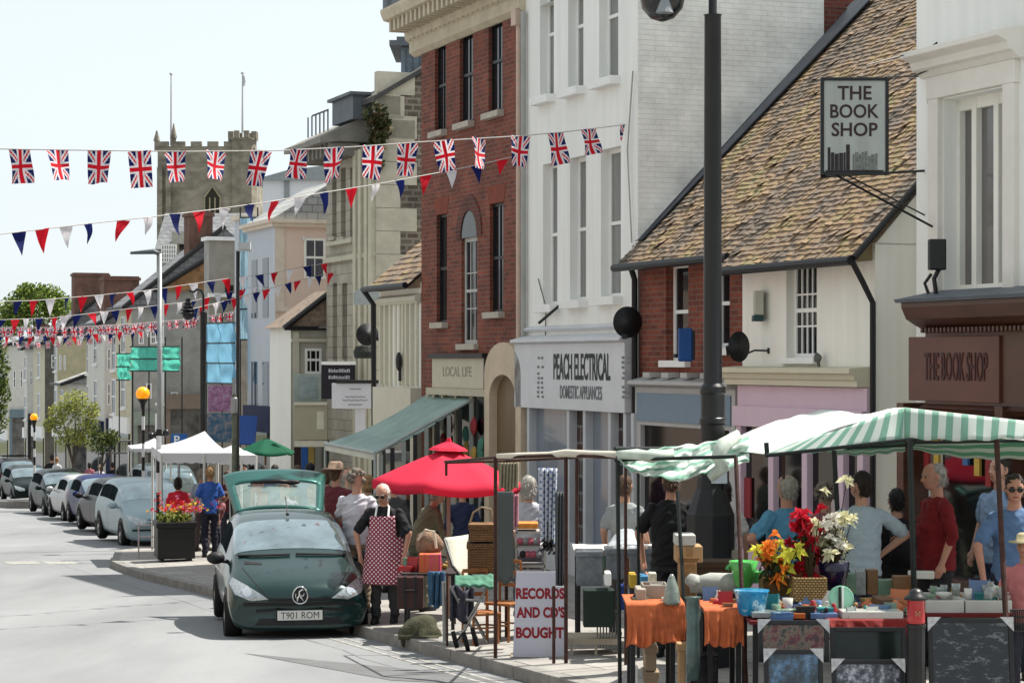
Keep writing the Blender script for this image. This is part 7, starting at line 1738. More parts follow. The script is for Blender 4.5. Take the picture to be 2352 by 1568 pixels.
def table(label, x0, x1, ytop, D, depth, m, legs=True, name="table", cloth=None, drop=.4, th=.03):
    a, b = P(x0, ytop, D), P(x1, ytop, D); xc = (a.x + b.x) / 2; g_ = gz(xc, D); r = thing(name, label, "table", (xc, D + depth / 2, g_)); w = (b.x - a.x) / 2; h = a.z - g_
    mb = MB(); mb.box(-w, w, -depth / 2, depth / 2, h - th, h); mb.build("table_top", m, r, bevel=.005)
    for sx in (-1, 1):
        for sy in (-1, 1): mb = MB(); mb.box(sx * (w - .05) - .02, sx * (w - .05) + .02, sy * (depth / 2 - .05) - .02, sy * (depth / 2 - .05) + .02, 0, h - th); mb.build("leg", M_dark, r)
    return r, xc, g_ + h
table("low dark trestle table of bric-a-brac beside the apron woman", 922, 1050, 1316, 24.6, .7, mat("dark_cloth_top", (.05, .04, .04)))
crate("record_case", "dark brown record case standing under the bric-a-brac table", "case", 912, 972, 1325, 1398, 24.4, mat("maroon_case", (.07, .03, .03), .5, var=.2), .4, extra='case')
crate("toy_box", "bright red and orange striped box on the bric-a-brac table", "box", 962, 1012, 1272, 1316, 24.7, rampm("red_orange_stripes", [(.35, (.55, .05, .07)), (.5, (.62, .18, .04)), (.65, (.6, .06, .2))], 3, .6, stretch=(4, 1, .2), bump=0), .25)
c = P(985, 1248, 25.0); r = thing("canvas_bag", "slouched brown and cream holdall on the red box", "bag", P(985, 1278, 25.0), frame='world')
mb = MB(); mb.ell(c, (.16, .12, .14), 18, 12, ns=.25, nf=7); mb.build("bag_body", mat("brown_canvas", (.25, .17, .12), .9, var=.35, scale=12, bump=.5), r, smooth=True)
mb = MB(); mb.path([c + Vector((-.12, -.1, .05)), c + Vector((-.03, -.13, .17)), c + Vector((.06, -.12, .15)), c + Vector((.09, -.13, -.04))], .016); mb.build("strap", mat("cream_strap", (.6, .54, .44), .8), r)
hang("jeans", "faded blue jeans hanging over the front edge of the bric-a-brac table", 985, 1020, 1312, 1392, 24.3, mat("denim", (.06, .13, .22), .9, var=.4, scale=12), 3, .04, "clothing", .03)
a_, b_, c_, d_ = P(1022, 1236, 24.0), P(1074, 1228, 24.1), P(1072, 1338, 23.7), P(1040, 1300, 23.7)
mb = MB(); mb.grid(lambda u, v: a_.lerp(b_, u).lerp(d_.lerp(c_, u), v) + Vector((0, -.05 * math.sin(math.pi * u), 0)), 10, 10)
single("lampshade_panel", mb, mat("cream_parchment", (.55, .54, .46), .7, var=.1), "tilted cream board with dark edging behind the wicker baskets", "board", a_, smooth=True, solid=.03)
mb = MB(); mb.path([P(1020, 1238, 23.95), P(1040, 1300, 23.65), P(1073, 1342, 23.6)], .016)
single("dark_strap", mb, M_dark, "dark strap running down the edge of the tilted cream board", "strap", P(1020, 1238, 23.95))
HB = crate("wicker_basket", "upper brown wicker hamper with a curved handle", "basket", 1078, 1136, 1206, 1244, 23.2, M_wick, .3, extra='lid', group="wicker hampers")
crate("wicker_basket", "lower large wicker hamper beneath the one with a handle", "basket", 1074, 1136, 1250, 1318, 23.2, M_wick, .36, extra='lid', group="wicker hampers")
c = P(1106, 1205, 23.35); mb = MB(); mb.path([c + Vector((-.13, 0, 0)), c + Vector((-.09, 0, .13)), c + Vector((0, 0, .19)), c + Vector((.1, 0, .17)), c + Vector((.14, 0, 0))], .011, 8)
mb.v = [p - Vector(HB.location) for p in mb.v]; mb.build("handle", mat("cane", (.3, .22, .15), .6), HB)
# trolley, chairs
r = thing("folding_chair", "folding chair with a crumpled green cloth seat left of the rusty frame", "chair", G(1082, 23.0), frame='world')
mb = MB(); mb.grid(lambda u, v: P(1045 + 88 * u, 1322 + 24 * v, 23.0 - .2 * v) + Vector((0, 0, .03 * noise.noise(Vector((u * 6, v * 5, 1))))), 20, 10); mb.build("seat", mat("green_cloth", (.10, .24, .17), .8, var=.3, scale=10), r, smooth=True, solid=.03)
for x0, x1, dy in ((1050, 1120, 0), (1120, 1050, .02), (1052, 1118, .4), (1118, 1052, .42)): mb = MB(); a = P(x0, 1345, 22.9 + dy); b_ = P(x1, 0, 22.9 + dy); mb.tube(a, (b_.x, 22.9 + dy, zg(x1, 23)), .012); mb.build("leg", M_steel, r)
def wchair(label, x, D, h=.45, w=.19, yaw=0, m=None):
    m = m or mat("orange_wood", (.34, .15, .06), .5, var=.2, scale=8); r = thing("wooden_chair", label, "chair", G(x, D), rad(yaw), "wooden chairs")
    mb = MB(); mb.box(-w, w, -w, w, h - .03, h); mb.build("seat", m, r, bevel=.01)
    for sx in (-1, 1):
        for sy in (-1, 1): mb = MB(); mb.tube((sx * (w - .03), sy * (w - .03), 0), (sx * (w - .03), sy * (w - .03), h - .03 if sy < 0 else h + .42), .015); mb.build("leg", m, r)
    mb = MB()
    for z in (h + .15, h + .28, h + .4): mb.box(-w + .03, w - .03, w - .04, w - .02, z, z + .04)
    mb.build("backrest", m, r); mb = MB(); mb.tube((-w + .03, -w + .03, .18), (w - .03, -w + .03, .18), .01); mb.tube((-w + .03, w - .03, .18), (w - .03, w - .03, .18), .01); mb.build("stretcher", m, r)
wchair("small orange-brown wooden chair behind the dark folded pushchair", 1103, 23.0, .34, .17, 25)
wchair("wooden chair with a pale top tangled behind the hanging dark panel", 1158, 23.2, .42, .16, -30)
r = thing("pushchair", "dark folded pushchair with small twin wheels and silver struts", "pushchair", G(1062, 22.3), frame='world'); D = 22.3
mb = MB()
for a, b in (((1035, 1345), (1098, 1470)), ((1095, 1400), (1045, 1480)), ((1050, 1375), (1110, 1380)), ((1100, 1380), (1065, 1440))): mb.tube(P(*a, D), P(*b, D + .05), .013)
mb.build("struts", mat("silver_tube", (.35, .34, .34), .3, .8), r)
mb = MB()
for x, y, rr_ in ((1045, 1468, .09), (1070, 1472, .10), (1090, 1462, .10)): M = Matrix.Translation(P(x, y, D)) @ Matrix.Rotation(rad(75), 4, 'Y'); mb.lathe([(rr_ * .5, -.02), (rr_, -.02), (rr_, .02), (rr_ * .5, .02)], (0, 0, 0), 16, 0, M)
mb.build("wheel", M_rubber, r)
mb = MB(); mb.grid(lambda u, v: P(1036 + 50 * u, 1350 + 75 * v, D + .05) + Vector((0, .06 * math.sin(u * 9), .03 * math.sin(u * 7))), 14, 10); mb.build("fabric", mat("dark_print", (.05, .05, .07), .8, var=.6, scale=25), r, smooth=True, solid=.03)
c = P(968, 1440, 23.7); mb = MB(); g_ = G(968, 24.0)
mb.ell((g_.x, 24.0, g_.z + .02), (.24, .2, .2), 18, 12, ns=.35, nf=6); mb.box(g_.x - .24, g_.x + .2, 23.7, 24.3, g_.z, g_.z + .03)
single("canvas_heap", mb, mat("olive_canvas", (.08, .08, .05), .9, var=.4, scale=10, bump=.6), "heap of olive-brown canvas lying on the pavement in front of the case", "bundle", g_, smooth=True)
r = ground_thing("frame_post", "short grey-blue post and rail leg standing at the kerb by the pushchair", "post", 1022, 22.9); q = G(1022, 22.9)
mb = MB(); mb.tube(q, P(1019, 1335, 22.9), .022); mb.box(q.x - .06, q.x + .05, 22.85, 22.95, q.z, q.z + .04); mb.build("post", M_steel, r)
r = ground_thing("frame_post", "thin dark post immediately right of the grey-blue post", "post", 1029, 22.8); mb = MB(); post(mb, 1027, 1315, 22.8, .012); mb.build("post", M_rust, r)
# white table with clear plastic boxes
r, xc, zt = table("long white-topped table with clear plastic storage boxes behind the frame", 1318, 1560, 1262, 22.4, .7, mat("white_table", (.62, .62, .6), .5))
M_clear = mat("cloudy_plastic", (.22, .24, .26), .15, var=.3, scale=12, alpha=.85, coat=.4)
for x0, x1, y0, y1, l in ((1325, 1385, 1268, 1345, "tall cloudy grey storage box with clipped lid under the white table edge"), (1392, 1440, 1262, 1330, "cloudy grey storage box in the middle of the white table front"), (1445, 1500, 1262, 1318, "low clear storage box next to the man in black's hand")): crate("storage_box", l, "storage box", x0, x1, y0, y1, 21.9, M_clear, .35, extra='lid', group="clear plastic storage boxes")
for x0, x1, y0, y1, m, l in ((1340, 1412, 1355, 1440, mat("dark_green_box", (.02, .04, .03), .5), "dark green crate under the storage boxes"), (1418, 1442, 1345, 1400, mat("cobalt_box", (.02, .05, .22), .5), "cobalt blue box beside the green-black pole"), (1446, 1462, 1318, 1350, mat("mustard_box", (.55, .38, .06), .6), "upright mustard yellow book on the stall"), (1470, 1500, 1322, 1345, mat("sky_box", (.1, .3, .5), .5), "blue plastic tray next to the mustard book"), (1390, 1404, 1315, 1345, M_white, "white upright card between the storage boxes")): crate("goods_box", l, "box", x0, x1, y0, y1, 21.4, m, .25)
c = P(1440, 1252, 22.6); mb = MB(); mb.grid(lambda u, v: P(1395 + 95 * u, 1252 - 40 * math.sin(math.pi * min(1, u * 1.1)) * v, 22.5 + .2 * v) + Vector((0, 0, .02 * noise.noise(Vector((u * 9, v * 9, 0))))), 24, 10)
single("plastic_sheet", mb, mat("polythene", (.5, .53, .55), .15, var=.3, scale=9, coat=.5), "crumpled clear polythene lying on the white table", "sheet", c, smooth=True, solid=.006)
mb = MB(); a = P(1310, 1518, 21.3); D = gd(1400, 1500)
for x in range(1372, 1416, 7): mb.tube(P(x, 1488, D), P(x, 1402, D), .008)
a, b = P(1368, 1402, D), P(1418, 1402, D); mb.tube(a, b, .01); a, b = P(1368, 1470, D), P(1418, 1470, D); mb.tube(a, b, .01)
single("wire_rack", mb, M_steel, "pale wire rack standing on the pavement behind the green-black pole", "rack", P(1392, 1490, D))
D = 21.6
mb = MB(); a = G(1345, D + .6)
mb.box(P(1305, 0, D).x, P(1420, 0, D).x, D, D + .5, zg(1350, D) + .1, zg(1350, D) + .16); mb.box(P(1366, 0, D).x, P(1372, 0, D).x, D, D + .04, zg(1366, D), zg(1366, D) + .1); mb.box(P(1310, 0, D).x, P(1316, 0, D).x, D, D + .04, zg(1310, D), zg(1310, D) + .1)
single("low_pallet", mb, mat("pale_board", (.5, .44, .36), .8, var=.15), "low pale wooden platform on the pavement right of the records sign", "platform", G(1360, D))

# ---------------------------------------------------------------- stall B (foreground, striped canopy)
r = ground_thing("market_stall", "market stall with green and white striped canopy on dark steel poles in the right foreground", "market stall", 1900, 18.8)
STALL = r
mb = MB()
M_pole = mat("dark_green_pole", (.02, .03, .028), .5, var=.3, scale=8)
post(mb, 1418, 1060, 19.0, .018, 0, xb=1424); post(mb, 1437, 1062, 20.6, .015, 1); post(mb, 1466, 1060, 21.2, .015, 0)
mb.tube(P(1556, 1128, 18.6), (P(1585, 0, 18.0).x, 18.0, zg(1585, 18)), .016, 8, 0); mb.tube(P(1690, 1050, 18.4), (P(1716, 0, 17.4).x, 17.4, zg(1716, 17.4)), .018, 8, 1)
post(mb, 1800, 1040, 19.4, .014, 1, yb=1100); mb.tube(P(1762, 1045, 19.2), P(1760, 1016, 19.2), .022, 8, 0); mb.tube(P(1762, 1045, 19.2), P(1802, 1035, 19.3), .016, 8, 1)
post(mb, 1915, 1022, 19.6, .022, 0, xb=1925, yb=1200); mb.tube(P(2078, 985, 18.3), P(2078, 1015, 18.3), .02, 8, 0); post(mb, 2090, 1012, 18.0, .024, 0, xb=2106); mb.tube(P(2288, 990, 17.2), P(2318, 1570, 16.6), .022, 8, 1)
mb.tube(P(1412, 1030, 19.0), P(1545, 1030, 19.4), .018); mb.tube(P(1412, 1056, 19.0), P(1690, 1048, 18.6), .016)
mb.tube(P(1760, 1046, 19.0), P(2082, 1010, 18.1), .016); mb.tube(P(2082, 1010, 18.1), P(2440, 985, 16.4), .016); mb.tube(P(2100, 1016, 19.4), P(2440, 1010, 17.6), .014); mb.tube(P(1925, 1030, 19.5), P(2100, 1020, 19.3), .014)
poles(mb, [M_pole, M_rust], r)
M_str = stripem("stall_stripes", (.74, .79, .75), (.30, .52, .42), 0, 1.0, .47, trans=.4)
M_top = clothm("canopy_top_white", (.84, .87, .84), .35, .08, 2)
A_, B_2 = P(2078, 936, 18.4), P(2440, 976, 16.2); A2, B2_ = P(2078, 1006, 18.15), P(2440, 996, 15.95)
C1, C2 = P(1836, 1014, 19.1), P(1756, 1044, 19.2); C0, C3 = P(1662, 1040, 19.5), P(1770, 1040, 19.2); E1, E2, E3 = P(1900, 941, 21.0), P(1760, 972, 21.2), P(1668, 1018, 19.7)
def stripes(p, q, p2, q2, n, mb, nu=40, sagk=.03):
    mb.grid(lambda u, v: p.lerp(q, u).lerp(p2.lerp(q2, u), v) + Vector((0, -.02 * math.sin(u * 17) * v, -sagk * math.sin(u * 3.14) * v + .008 * math.sin(u * 31) * v)), nu, 6, uvs=lambda u, v: (u * n + .08 * v, v))
mb = MB(); stripes(A_, B_2, A2, B2_, 10.2, mb, 60); stripes(C1, A_, C2, A2, 8.5, mb, 60); mb.build("striped_valance", M_str, r, smooth=True, solid=.006)
mb = MB()
def wl_(u): return C0.lerp(C3, u / .28) if u < .28 else (C3.lerp(C1, (u - .28) / .2) if u < .48 else C1.lerp(A_, (u - .48) / .52))
def wu_(u): return E3.lerp(E2, u / .3) if u < .3 else E2.lerp(E1, (u - .3) / .7)
mb.grid(lambda u, v: wl_(u).lerp(wu_(u), v) + Vector((0, 0, .03 * noise.noise(Vector((u * 5, v * 3, 0))) - .04 * math.sin(math.pi * v))), 26, 10)
B3 = B_2 + Vector((.5, 2.2, -.25)); mb.grid(lambda u, v: A_.lerp(B_2, u).lerp(E1.lerp(B3, u), v) + Vector((0, 0, -.05 * math.sin(math.pi * v))), 20, 8); mb.build("canopy_top", M_top, r, smooth=True, solid=.006)
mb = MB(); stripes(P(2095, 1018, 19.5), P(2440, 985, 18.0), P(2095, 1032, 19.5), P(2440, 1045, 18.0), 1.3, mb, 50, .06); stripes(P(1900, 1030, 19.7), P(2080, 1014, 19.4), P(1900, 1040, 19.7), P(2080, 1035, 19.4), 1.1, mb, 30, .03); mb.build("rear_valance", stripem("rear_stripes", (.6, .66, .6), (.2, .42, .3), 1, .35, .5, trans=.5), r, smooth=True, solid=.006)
# bunched-up end of the canopy, hanging in folds
mb = MB()
top = [(1414, 1034, 19.0), (1470, 1034, 19.2), (1530, 1026, 19.3), (1600, 1020, 19.4), (1665, 1008, 19.5), (1720, 1000, 19.6)]
bot = [(1420, 1056, 18.9), (1452, 1086, 18.9), (1500, 1094, 19.0), (1562, 1106, 19.0), (1620, 1086, 19.1), (1720, 1062, 19.3)]
def cur(tab, u):
    k = u * (len(tab) - 1); i = min(int(k), len(tab) - 2); f = k - i; f = f * f * (3 - 2 * f) * .5 + f * .5; return P(*[tab[i][j] + (tab[i + 1][j] - tab[i][j]) * f for j in range(3)])
def fold(u, v):
    p = cur(top, u).lerp(cur(bot, u), v); s = math.sin(v * 9 + u * 16) * .035 + .06 * noise.noise(Vector((u * 8, v * 3, 2))) + .03 * noise.noise(Vector((u * 25, v * 9, 5)))
    return p + Vector((0, s * (1.2 if v > .1 else .3), .03 * noise.noise(Vector((u * 14, v * 4, 9)))))
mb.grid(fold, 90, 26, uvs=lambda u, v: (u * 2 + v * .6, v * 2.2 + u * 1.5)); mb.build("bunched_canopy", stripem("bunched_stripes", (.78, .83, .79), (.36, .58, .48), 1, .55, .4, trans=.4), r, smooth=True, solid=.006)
mb = MB(); mb.path([P(1692, 1000, 19.3), P(1660, 1025, 19.0), P(1648, 1050, 18.95), P(1660, 1075, 19.0), P(1630, 1098, 19.0)], [.05, .07, .06, .065, .04], 12); mb.path([P(1420, 1045, 18.95), P(1460, 1044, 18.9), P(1500, 1048, 18.9), P(1545, 1040, 19)], [.04, .045, .05, .03], 12, 0)
mb.v = [p + Vector((.02 * noise.noise(p * 20), 0, .02 * noise.noise(p * 23))) for p in mb.v]; mb.build("knotted_canopy", clothm("knot_cloth", (.6, .66, .6), .25, .25, 9), r, smooth=True)
# tables and cloths
M_or = clothm("orange_cloth", (.58, .18, .075), .2, .3, 7)
def tcloth(label, x0, x1, yt, yb, D, m, seed=0, name="tablecloth", yb2=None, depth=.75):
    a, b = P(x0, yt, D), P(x1, yt, D); zb = P(0, yb, D).z; zb2 = P(0, yb2 or yb, D).z; mb = MB()
    def f(u, v):
        if v < .35: k = v / .35; return (a.x + (b.x - a.x) * u, D + depth * (1 - k), a.z + .006)
        k = (v - .35) / .65; z = zb + (zb2 - zb) * u + .05 * noise.noise(Vector((u * 5, seed, 0))); fl = .05 * (1 - abs(math.sin(u * 11 + seed + .8 * math.sin(u * 5)))) * k + .07 * noise.noise(Vector((u * 9, k * 1.2, seed))) * k + .010 * noise.noise(Vector((u * 26, k * 3, seed))) * (.3 + k)
        return (a.x + (b.x - a.x) * (u + .02 * math.sin(k * 3)), D - .01 - abs(fl) - .04 * k, a.z + .006 + (z - a.z) * k)
    mb.grid(f, 60, 30); return single(name, mb, m, label, "tablecloth", a, smooth=True, solid=.006)
r1, xc, zt1 = table("small table draped in orange cloth at the left end of the stall", 1440, 1560, 1388, 17.7, .6, M_wood)
tcloth("vivid orange cloth hanging off the small left table", 1437, 1572, 1386, 1486, 17.6, M_or, 1, yb2=1470, depth=.65)
r1, xc, zt2 = table("second table with orange cloth beside the blue pot", 1618, 1712, 1402, 17.3, .6, M_wood)
tcloth("orange cloth hanging beside the blue pot between two poles", 1616, 1706, 1400, 1482, 17.2, M_or, 5, depth=.65)
r1, xc, zt3 = table("long table of china and books across the front of the striped stall", 1722, 2086, 1425, 16.9, .9, mat("dull_red_cloth", (.16, .02, .02), .8))
r1, xc, zt4 = table("right-hand table with white boxes of glassware", 2108, 2330, 1408, 17.0, .8, mat("dull_red_cloth", (.16, .02, .02), .8))
tcloth("dark red cloth edge sagging between the wrapped pictures and the red-topped bollard", 1900, 2088, 1424, 1466, 16.85, mat("dark_red_cloth", (.22, .022, .018), .8, var=.3), 3, depth=.2)
for (x0, x1, y0, y1, D, l, m, ex) in (
    (1552, 1598, 1228, 1253, 18.6, "small white printed box at the top of the cardboard pile", mat("print_white", (.5, .5, .47), .7, var=.2, scale=40), None),
    (1553, 1614, 1254, 1292, 18.6, "mid-brown cardboard box under the white printed box", M_card, 'tape'),
    (1562, 1600, 1292, 1372, 18.5, "tall narrow cardboard box at the bottom of the pile", mat("card_dark", (.33, .2, .1), .9, var=.3, scale=7), 'flaps'),
    (1600, 1690, 1292, 1330, 19.2, "wide dark brown box beside the cardboard pile", mat("brown_box", (.09, .055, .035), .8), 'lid'),
    (1476, 1534, 1343, 1386, 17.9, "open grey cardboard tray on the orange cloth", mat("grey_card", (.34, .31, .26), .9, var=.2), 'open'),
    (1596, 1700, 1264, 1290, 20.2, "long pale box in front of the lamp post base", mat("pale_card", (.42, .38, .33), .8), None),
    (1490, 1508, 1315, 1345, 18.3, "small pale paperback leaning in the grey tray", mat("paper_pale", (.55, .56, .45), .8, var=.3, scale=30), None),
    (1462, 1484, 1352, 1386, 17.8, "small putty-coloured speaker box at the table's left edge", mat("putty", (.36, .33, .28), .7), None),
    (1482, 1508, 1486, 1540, 17.9, "tan box file standing beneath the orange cloth", mat("tan_file", (.36, .28, .2), .8), 'lid'),
    (1482, 1512, 1545, 1600, 17.9, "second tan box file at the bottom of the frame under the orange cloth", mat("tan_file", (.36, .28, .2), .8), 'lid'),
    (1452, 1466, 1530, 1570, 17.9, "narrow white card box low under the small table", M_white, None),
    (1558, 1575, 1480, 1570, 17.4, "brown cardboard tube box with cream lid under the table gap", M_card, 'lid'),
    (1586, 1650, 1505, 1600, 17.5, "black plastic bag slumped below the second orange cloth", mat("black_sack", (.02, .012, .02), .35, var=.3, bump=.8, bscale=14), None),
    (2016, 2050, 1375, 1400, 17.3, "small framed print with brown frame on the china table", M_wood, None),
    ): crate("box" if 'box' in l or 'tray' in l else "goods", l, "box", x0, x1, y0, y1, D, m, .3 if x1 - x0 > 20 else .12, extra=ex)
# things on the stall: vases, pots, baskets
def lathe_thing(name, label, cat, x, yb, D, prof, m, extra=None, seg=24, group=None):
    q = P(x, yb, D); mb = MB(); mb.lathe([(a / F * D, (b / F * D)) for a, b in prof], q, seg); return single(name, mb, m, label, cat, q, group=group, smooth=True, solid=.004)
lathe_thing("tall_vase", "tall dark grey-green pottery vase standing between the two orange cloths", "vase", 1592, 1560, 17.2, [(14, 0), (17, 60), (15, 130), (18, 150), (15, 186), (19, 190)], mat("celadon", (.10, .15, .14), .25, var=.35, scale=7, coat=.5))
lathe_thing("green_vase", "bright lime green glass vase with flared lip", "vase", 1708, 1350, 18.3, [(14, 0), (20, 8), (26, 35), (34, 62), (33, 62), (24, 34)], mat("lime_glass", (.12, .5, .12), .1, var=.2, alpha=.9, coat=.8))
lathe_thing("blue_pot", "glossy turquoise blue pot with white scrolled pattern", "pot", 1726, 1412, 17.2, [(22, 0), (30, 6), (38, 52), (41, 58), (38, 58)], rampm("turquoise_scroll", [(.40, (.01, .22, .42)), (.52, (.02, .30, .52)), (.56, (.55, .68, .72)), (.6, (.02, .3, .5))], 7, .15, bump=0))
lathe_thing("obelisk_bottle", "pointed smoky glass bottle at the edge of the orange cloth", "bottle", 1543, 1386, 17.6, [(20, 0), (20, 6), (14, 40), (6, 62), (3, 68)], mat("smoky_glass", (.24, .28, .25), .1, var=.4, scale=20, coat=.6), seg=6)
c = P(1731, 1328, 18.4); mb = MB()
mb.path([P(1700 + 30 * math.cos(t / 4), 1310 - 18 * math.sin(t / 4), 18.3) for t in range(13)], .018); mb.lathe([(.05, 0), (.08, .01), (.1, .1), (.095, .1)], P(1731, 1338, 18.4), 14); single("plastic_basket", mb, mat("lime_plastic", (.12, .45, .16), .3), "small lime green plastic basket with curved handle behind the flared vase", "basket", c)
mb = MB()
c = P(1660, 1344, 18.4); mb.path([c + Vector((-.28, 0, .0)), c + Vector((-.1, 0, .02)), c + Vector((.12, 0, .02)), c + Vector((.2, 0, .05))], [.06, .09, .085, .03], 14); mb.ell(c + Vector((-.24, 0, .04)), (.08, .08, .06), 12, 8, ns=.4, nf=15)
single("grey_bundle", mb, mat("pale_roll", (.42, .43, .4), .7, var=.25, scale=8), "rolled pale grey bundle lying behind the second orange table", "bundle", c, smooth=True)
crate("wicker_box", "square pale wicker basket in the centre of the stall", "basket", 1824, 1900, 1326, 1382, 17.6, M_wickl, .32, extra='open')
crate("wicker_box", "darker low wicker basket left of the square pale one", "basket", 1752, 1818, 1326, 1368, 18.0, mat("dark_wicker", (.2, .13, .06), .9, var=.4, scale=30, bump=.8), .3, extra='open')
# silk flowers
def bouquet(name, label, centre, spread, n, mats, base, seed):
    r = thing(name, label, "flowers", base, group=None, frame='world'); base = Vector(base); rr = random.Random(seed); ms = MB(); bl = {}
    for q in range(n):
        d = Vector((rr.gauss(0, .5), rr.gauss(0, .5), rr.gauss(0, .5))); u = rr.random(); mi = mats[min(len(mats) - 1, int((d.x * .6 + .5 + rr.uniform(-.25, .25)) * len(mats)))] if len(mats) > 1 else mats[0]
        c = Vector(centre) + Vector((d.x * spread[0], d.y * spread[1], d.z * spread[2])); ms.path([base, base.lerp(c, .5) + Vector((rr.uniform(-.04, .04), 0, .03)), c], .004, 4)
        mb = bl.setdefault(mi, []); rd = rr.uniform(.06, .115); b = MB(); ax_ = (c - base).normalized()
        for k in range(rr.randrange(11, 20)):
            dd = (Vector((rr.gauss(0, 1), rr.gauss(0, 1), rr.gauss(0, 1))).normalized() + ax_ * .5).normalized(); L_ = rd * rr.uniform(.5, 1.1); s_ = dd.orthogonal().normalized() * rd * rr.uniform(.18, .34); cu = Vector((0, 0, -.3 * L_))
            b.add([c, c + dd * L_ * .5 + s_, c + dd * L_ + cu, c + dd * L_ * .5 - s_], [(0, 1, 2, 3)])
        b.build("bloom", mi, r)
    ms.build("stems", mat("stem_brown", (.08, .06, .03)), r)
    lf = MB(); leaves(lf, Vector(centre) + Vector((0, .05, -spread[2] * .4)), (spread[0] * .8, .1, spread[2] * .7), 90, .05, 1, seed=seed); lf.build("foliage", MATS["leaf_dark"], r)
PR, PC, PO, PL = clothm("silk_red", (.55, .012, .04), .25, .3), clothm("silk_cream", (.72, .70, .50), .3, .2), clothm("silk_orange", (.85, .30, .05), .3, .2), clothm("silk_lime", (.66, .64, .10), .3, .2)
PX = clothm("silk_white", (.8, .78, .7), .3, .1)
bouquet("silk_flowers", "tall spray of dark red silk flowers rising from the pale wicker basket", P(1850, 1232, 17.9), (.13, .1, .30), 32, [PR, PR, PR], P(1862, 1335, 17.8), 3)
bouquet("silk_flowers", "loose cream and white silk flowers to the right of the dark red spray", P(1915, 1225, 17.9), (.15, .1, .28), 30, [PC, PX, PC], P(1905, 1335, 17.9), 5)
bouquet("silk_flowers", "loose orange and lime silk flowers spilling over the dark wicker basket", P(1782, 1285, 17.8), (.17, .1, .17), 28, [PL, PO, PL, PL], P(1785, 1352, 17.8), 7)
lathe_thing("navy_pot", "dark navy flower pot under the tall silk spray", "pot", 1915, 1352, 17.9, [(26, 0), (33, 40), (36, 62), (33, 62)], mat("navy_glaze", (.015, .012, .05), .25, coat=.5))
lathe_thing("orange_pot", "small terracotta orange pot behind the pale wicker basket", "pot", 1850, 1326, 18.0, [(12, 0), (18, 24), (20, 28), (17, 28)], mat("terracotta", (.55, .14, .04), .6))
# rounded mint and black striped dish, plates, glasses, books on the table
q = P(1931, 1374, 17.2); M = Matrix.Translation(q) @ Matrix.Rotation(rad(80), 4, 'X')
r = thing("striped_plate", "round mint green plate with a black stripe propped upright on the china table", "plate", P(1931, 1393, 17.2), frame='world')
mb = MB(); mb.lathe([(.005, .0), (.075, .0), (.10, .012), (.102, .016), (.07, .008), (.005, .008)], (0, 0, 0), 28, 0, M); mb.build("plate", mat("mint_glaze", (.32, .62, .46), .2, var=.1, coat=.5), r, smooth=True)
mb = MB(); mb.box(q.x - .02, q.x - .002, q.y - .03, q.y - .015, q.z - .095, q.z + .095); mb.box(q.x + .006, q.x + .02, q.y - .03, q.y - .015, q.z - .095, q.z + .095, 1); mb.build("stripe", [M_black, M_white], r)
GC = [mat("china_white", (.6, .6, .56), .2, var=.1, coat=.5), mat("china_green", (.2, .3, .22), .25, var=.3, coat=.5), mat("china_brown", (.25, .14, .07), .3, var=.3, coat=.4), mat("china_blue", (.12, .2, .36), .25, var=.3, coat=.5), mat("glass_grey", (.33, .36, .35), .08, var=.3, scale=20, coat=.8), mat("china_orange", (.5, .16, .05), .3, coat=.4)]
RD.seed(21)
kinds = [("mug", [(11, 0), (12, 1), (12, 22), (11, 22), (10, 3)]), ("bowl", [(6, 0), (14, 5), (19, 13), (18, 13), (12, 5)]), ("jar", [(9, 0), (12, 4), (12, 20), (7, 26), (8, 30)]), ("plate", [(8, 0), (20, 3), (22, 6), (20, 6), (8, 3)]), ("tumbler", [(8, 0), (10, 26), (9.4, 26)]), ("teapot", [(8, 0), (16, 8), (15, 18), (6, 24), (3, 28)])]
CN = {0: "white", 1: "green", 2: "brown", 3: "blue", 4: "clear", 5: "orange"}
n_ = 0
def ztab(x, D, zt): return (CY - zt / D * F)
WH = ["beside the striped plate", "behind the wrapped pictures", "near the front edge", "toward the back", "left of the red-topped bollard", "among the glassware", "near the pale wicker basket", "in front of the navy pot"]
for k in range(34):
    nm, pf = kinds[k % 6]; ci = RD.randrange(6); x = 1760 + RD.random() * 310; D = 17.05 + RD.random() * .6
    q = P(x, 0, D); q.z = zt3 + .001; y = CY - q.z / D * F; place = "left third" if x < 1860 else ("middle" if x < 1965 else "right third"); dep = "front" if D < 17.35 else "back"
    mb = MB(); s_ = RD.uniform(.8, 1.25); mb.lathe([(a / F * D * s_, b / F * D * s_) for a, b in pf], q, 18)
    if nm == "mug": mb.path([q + Vector((.04 * s_, 0, .06 * s_)), q + Vector((.065 * s_, 0, .05 * s_)), q + Vector((.062 * s_, 0, .025 * s_)), q + Vector((.038 * s_, 0, .02 * s_))], .005, 5)
    if nm == "teapot": mb.path([q + Vector((.05, 0, .04)), q + Vector((.08, 0, .07))], .01, 6); mb.path([q + Vector((-.05, 0, .06)), q + Vector((-.08, 0, .05)), q + Vector((-.05, 0, .02))], .006, 5)
    single(nm, mb, GC[ci], "%s %s on the %s of the china table, %s" % (CN[ci], nm, place, dep), nm, q, group="china and glass on the long table", smooth=True)
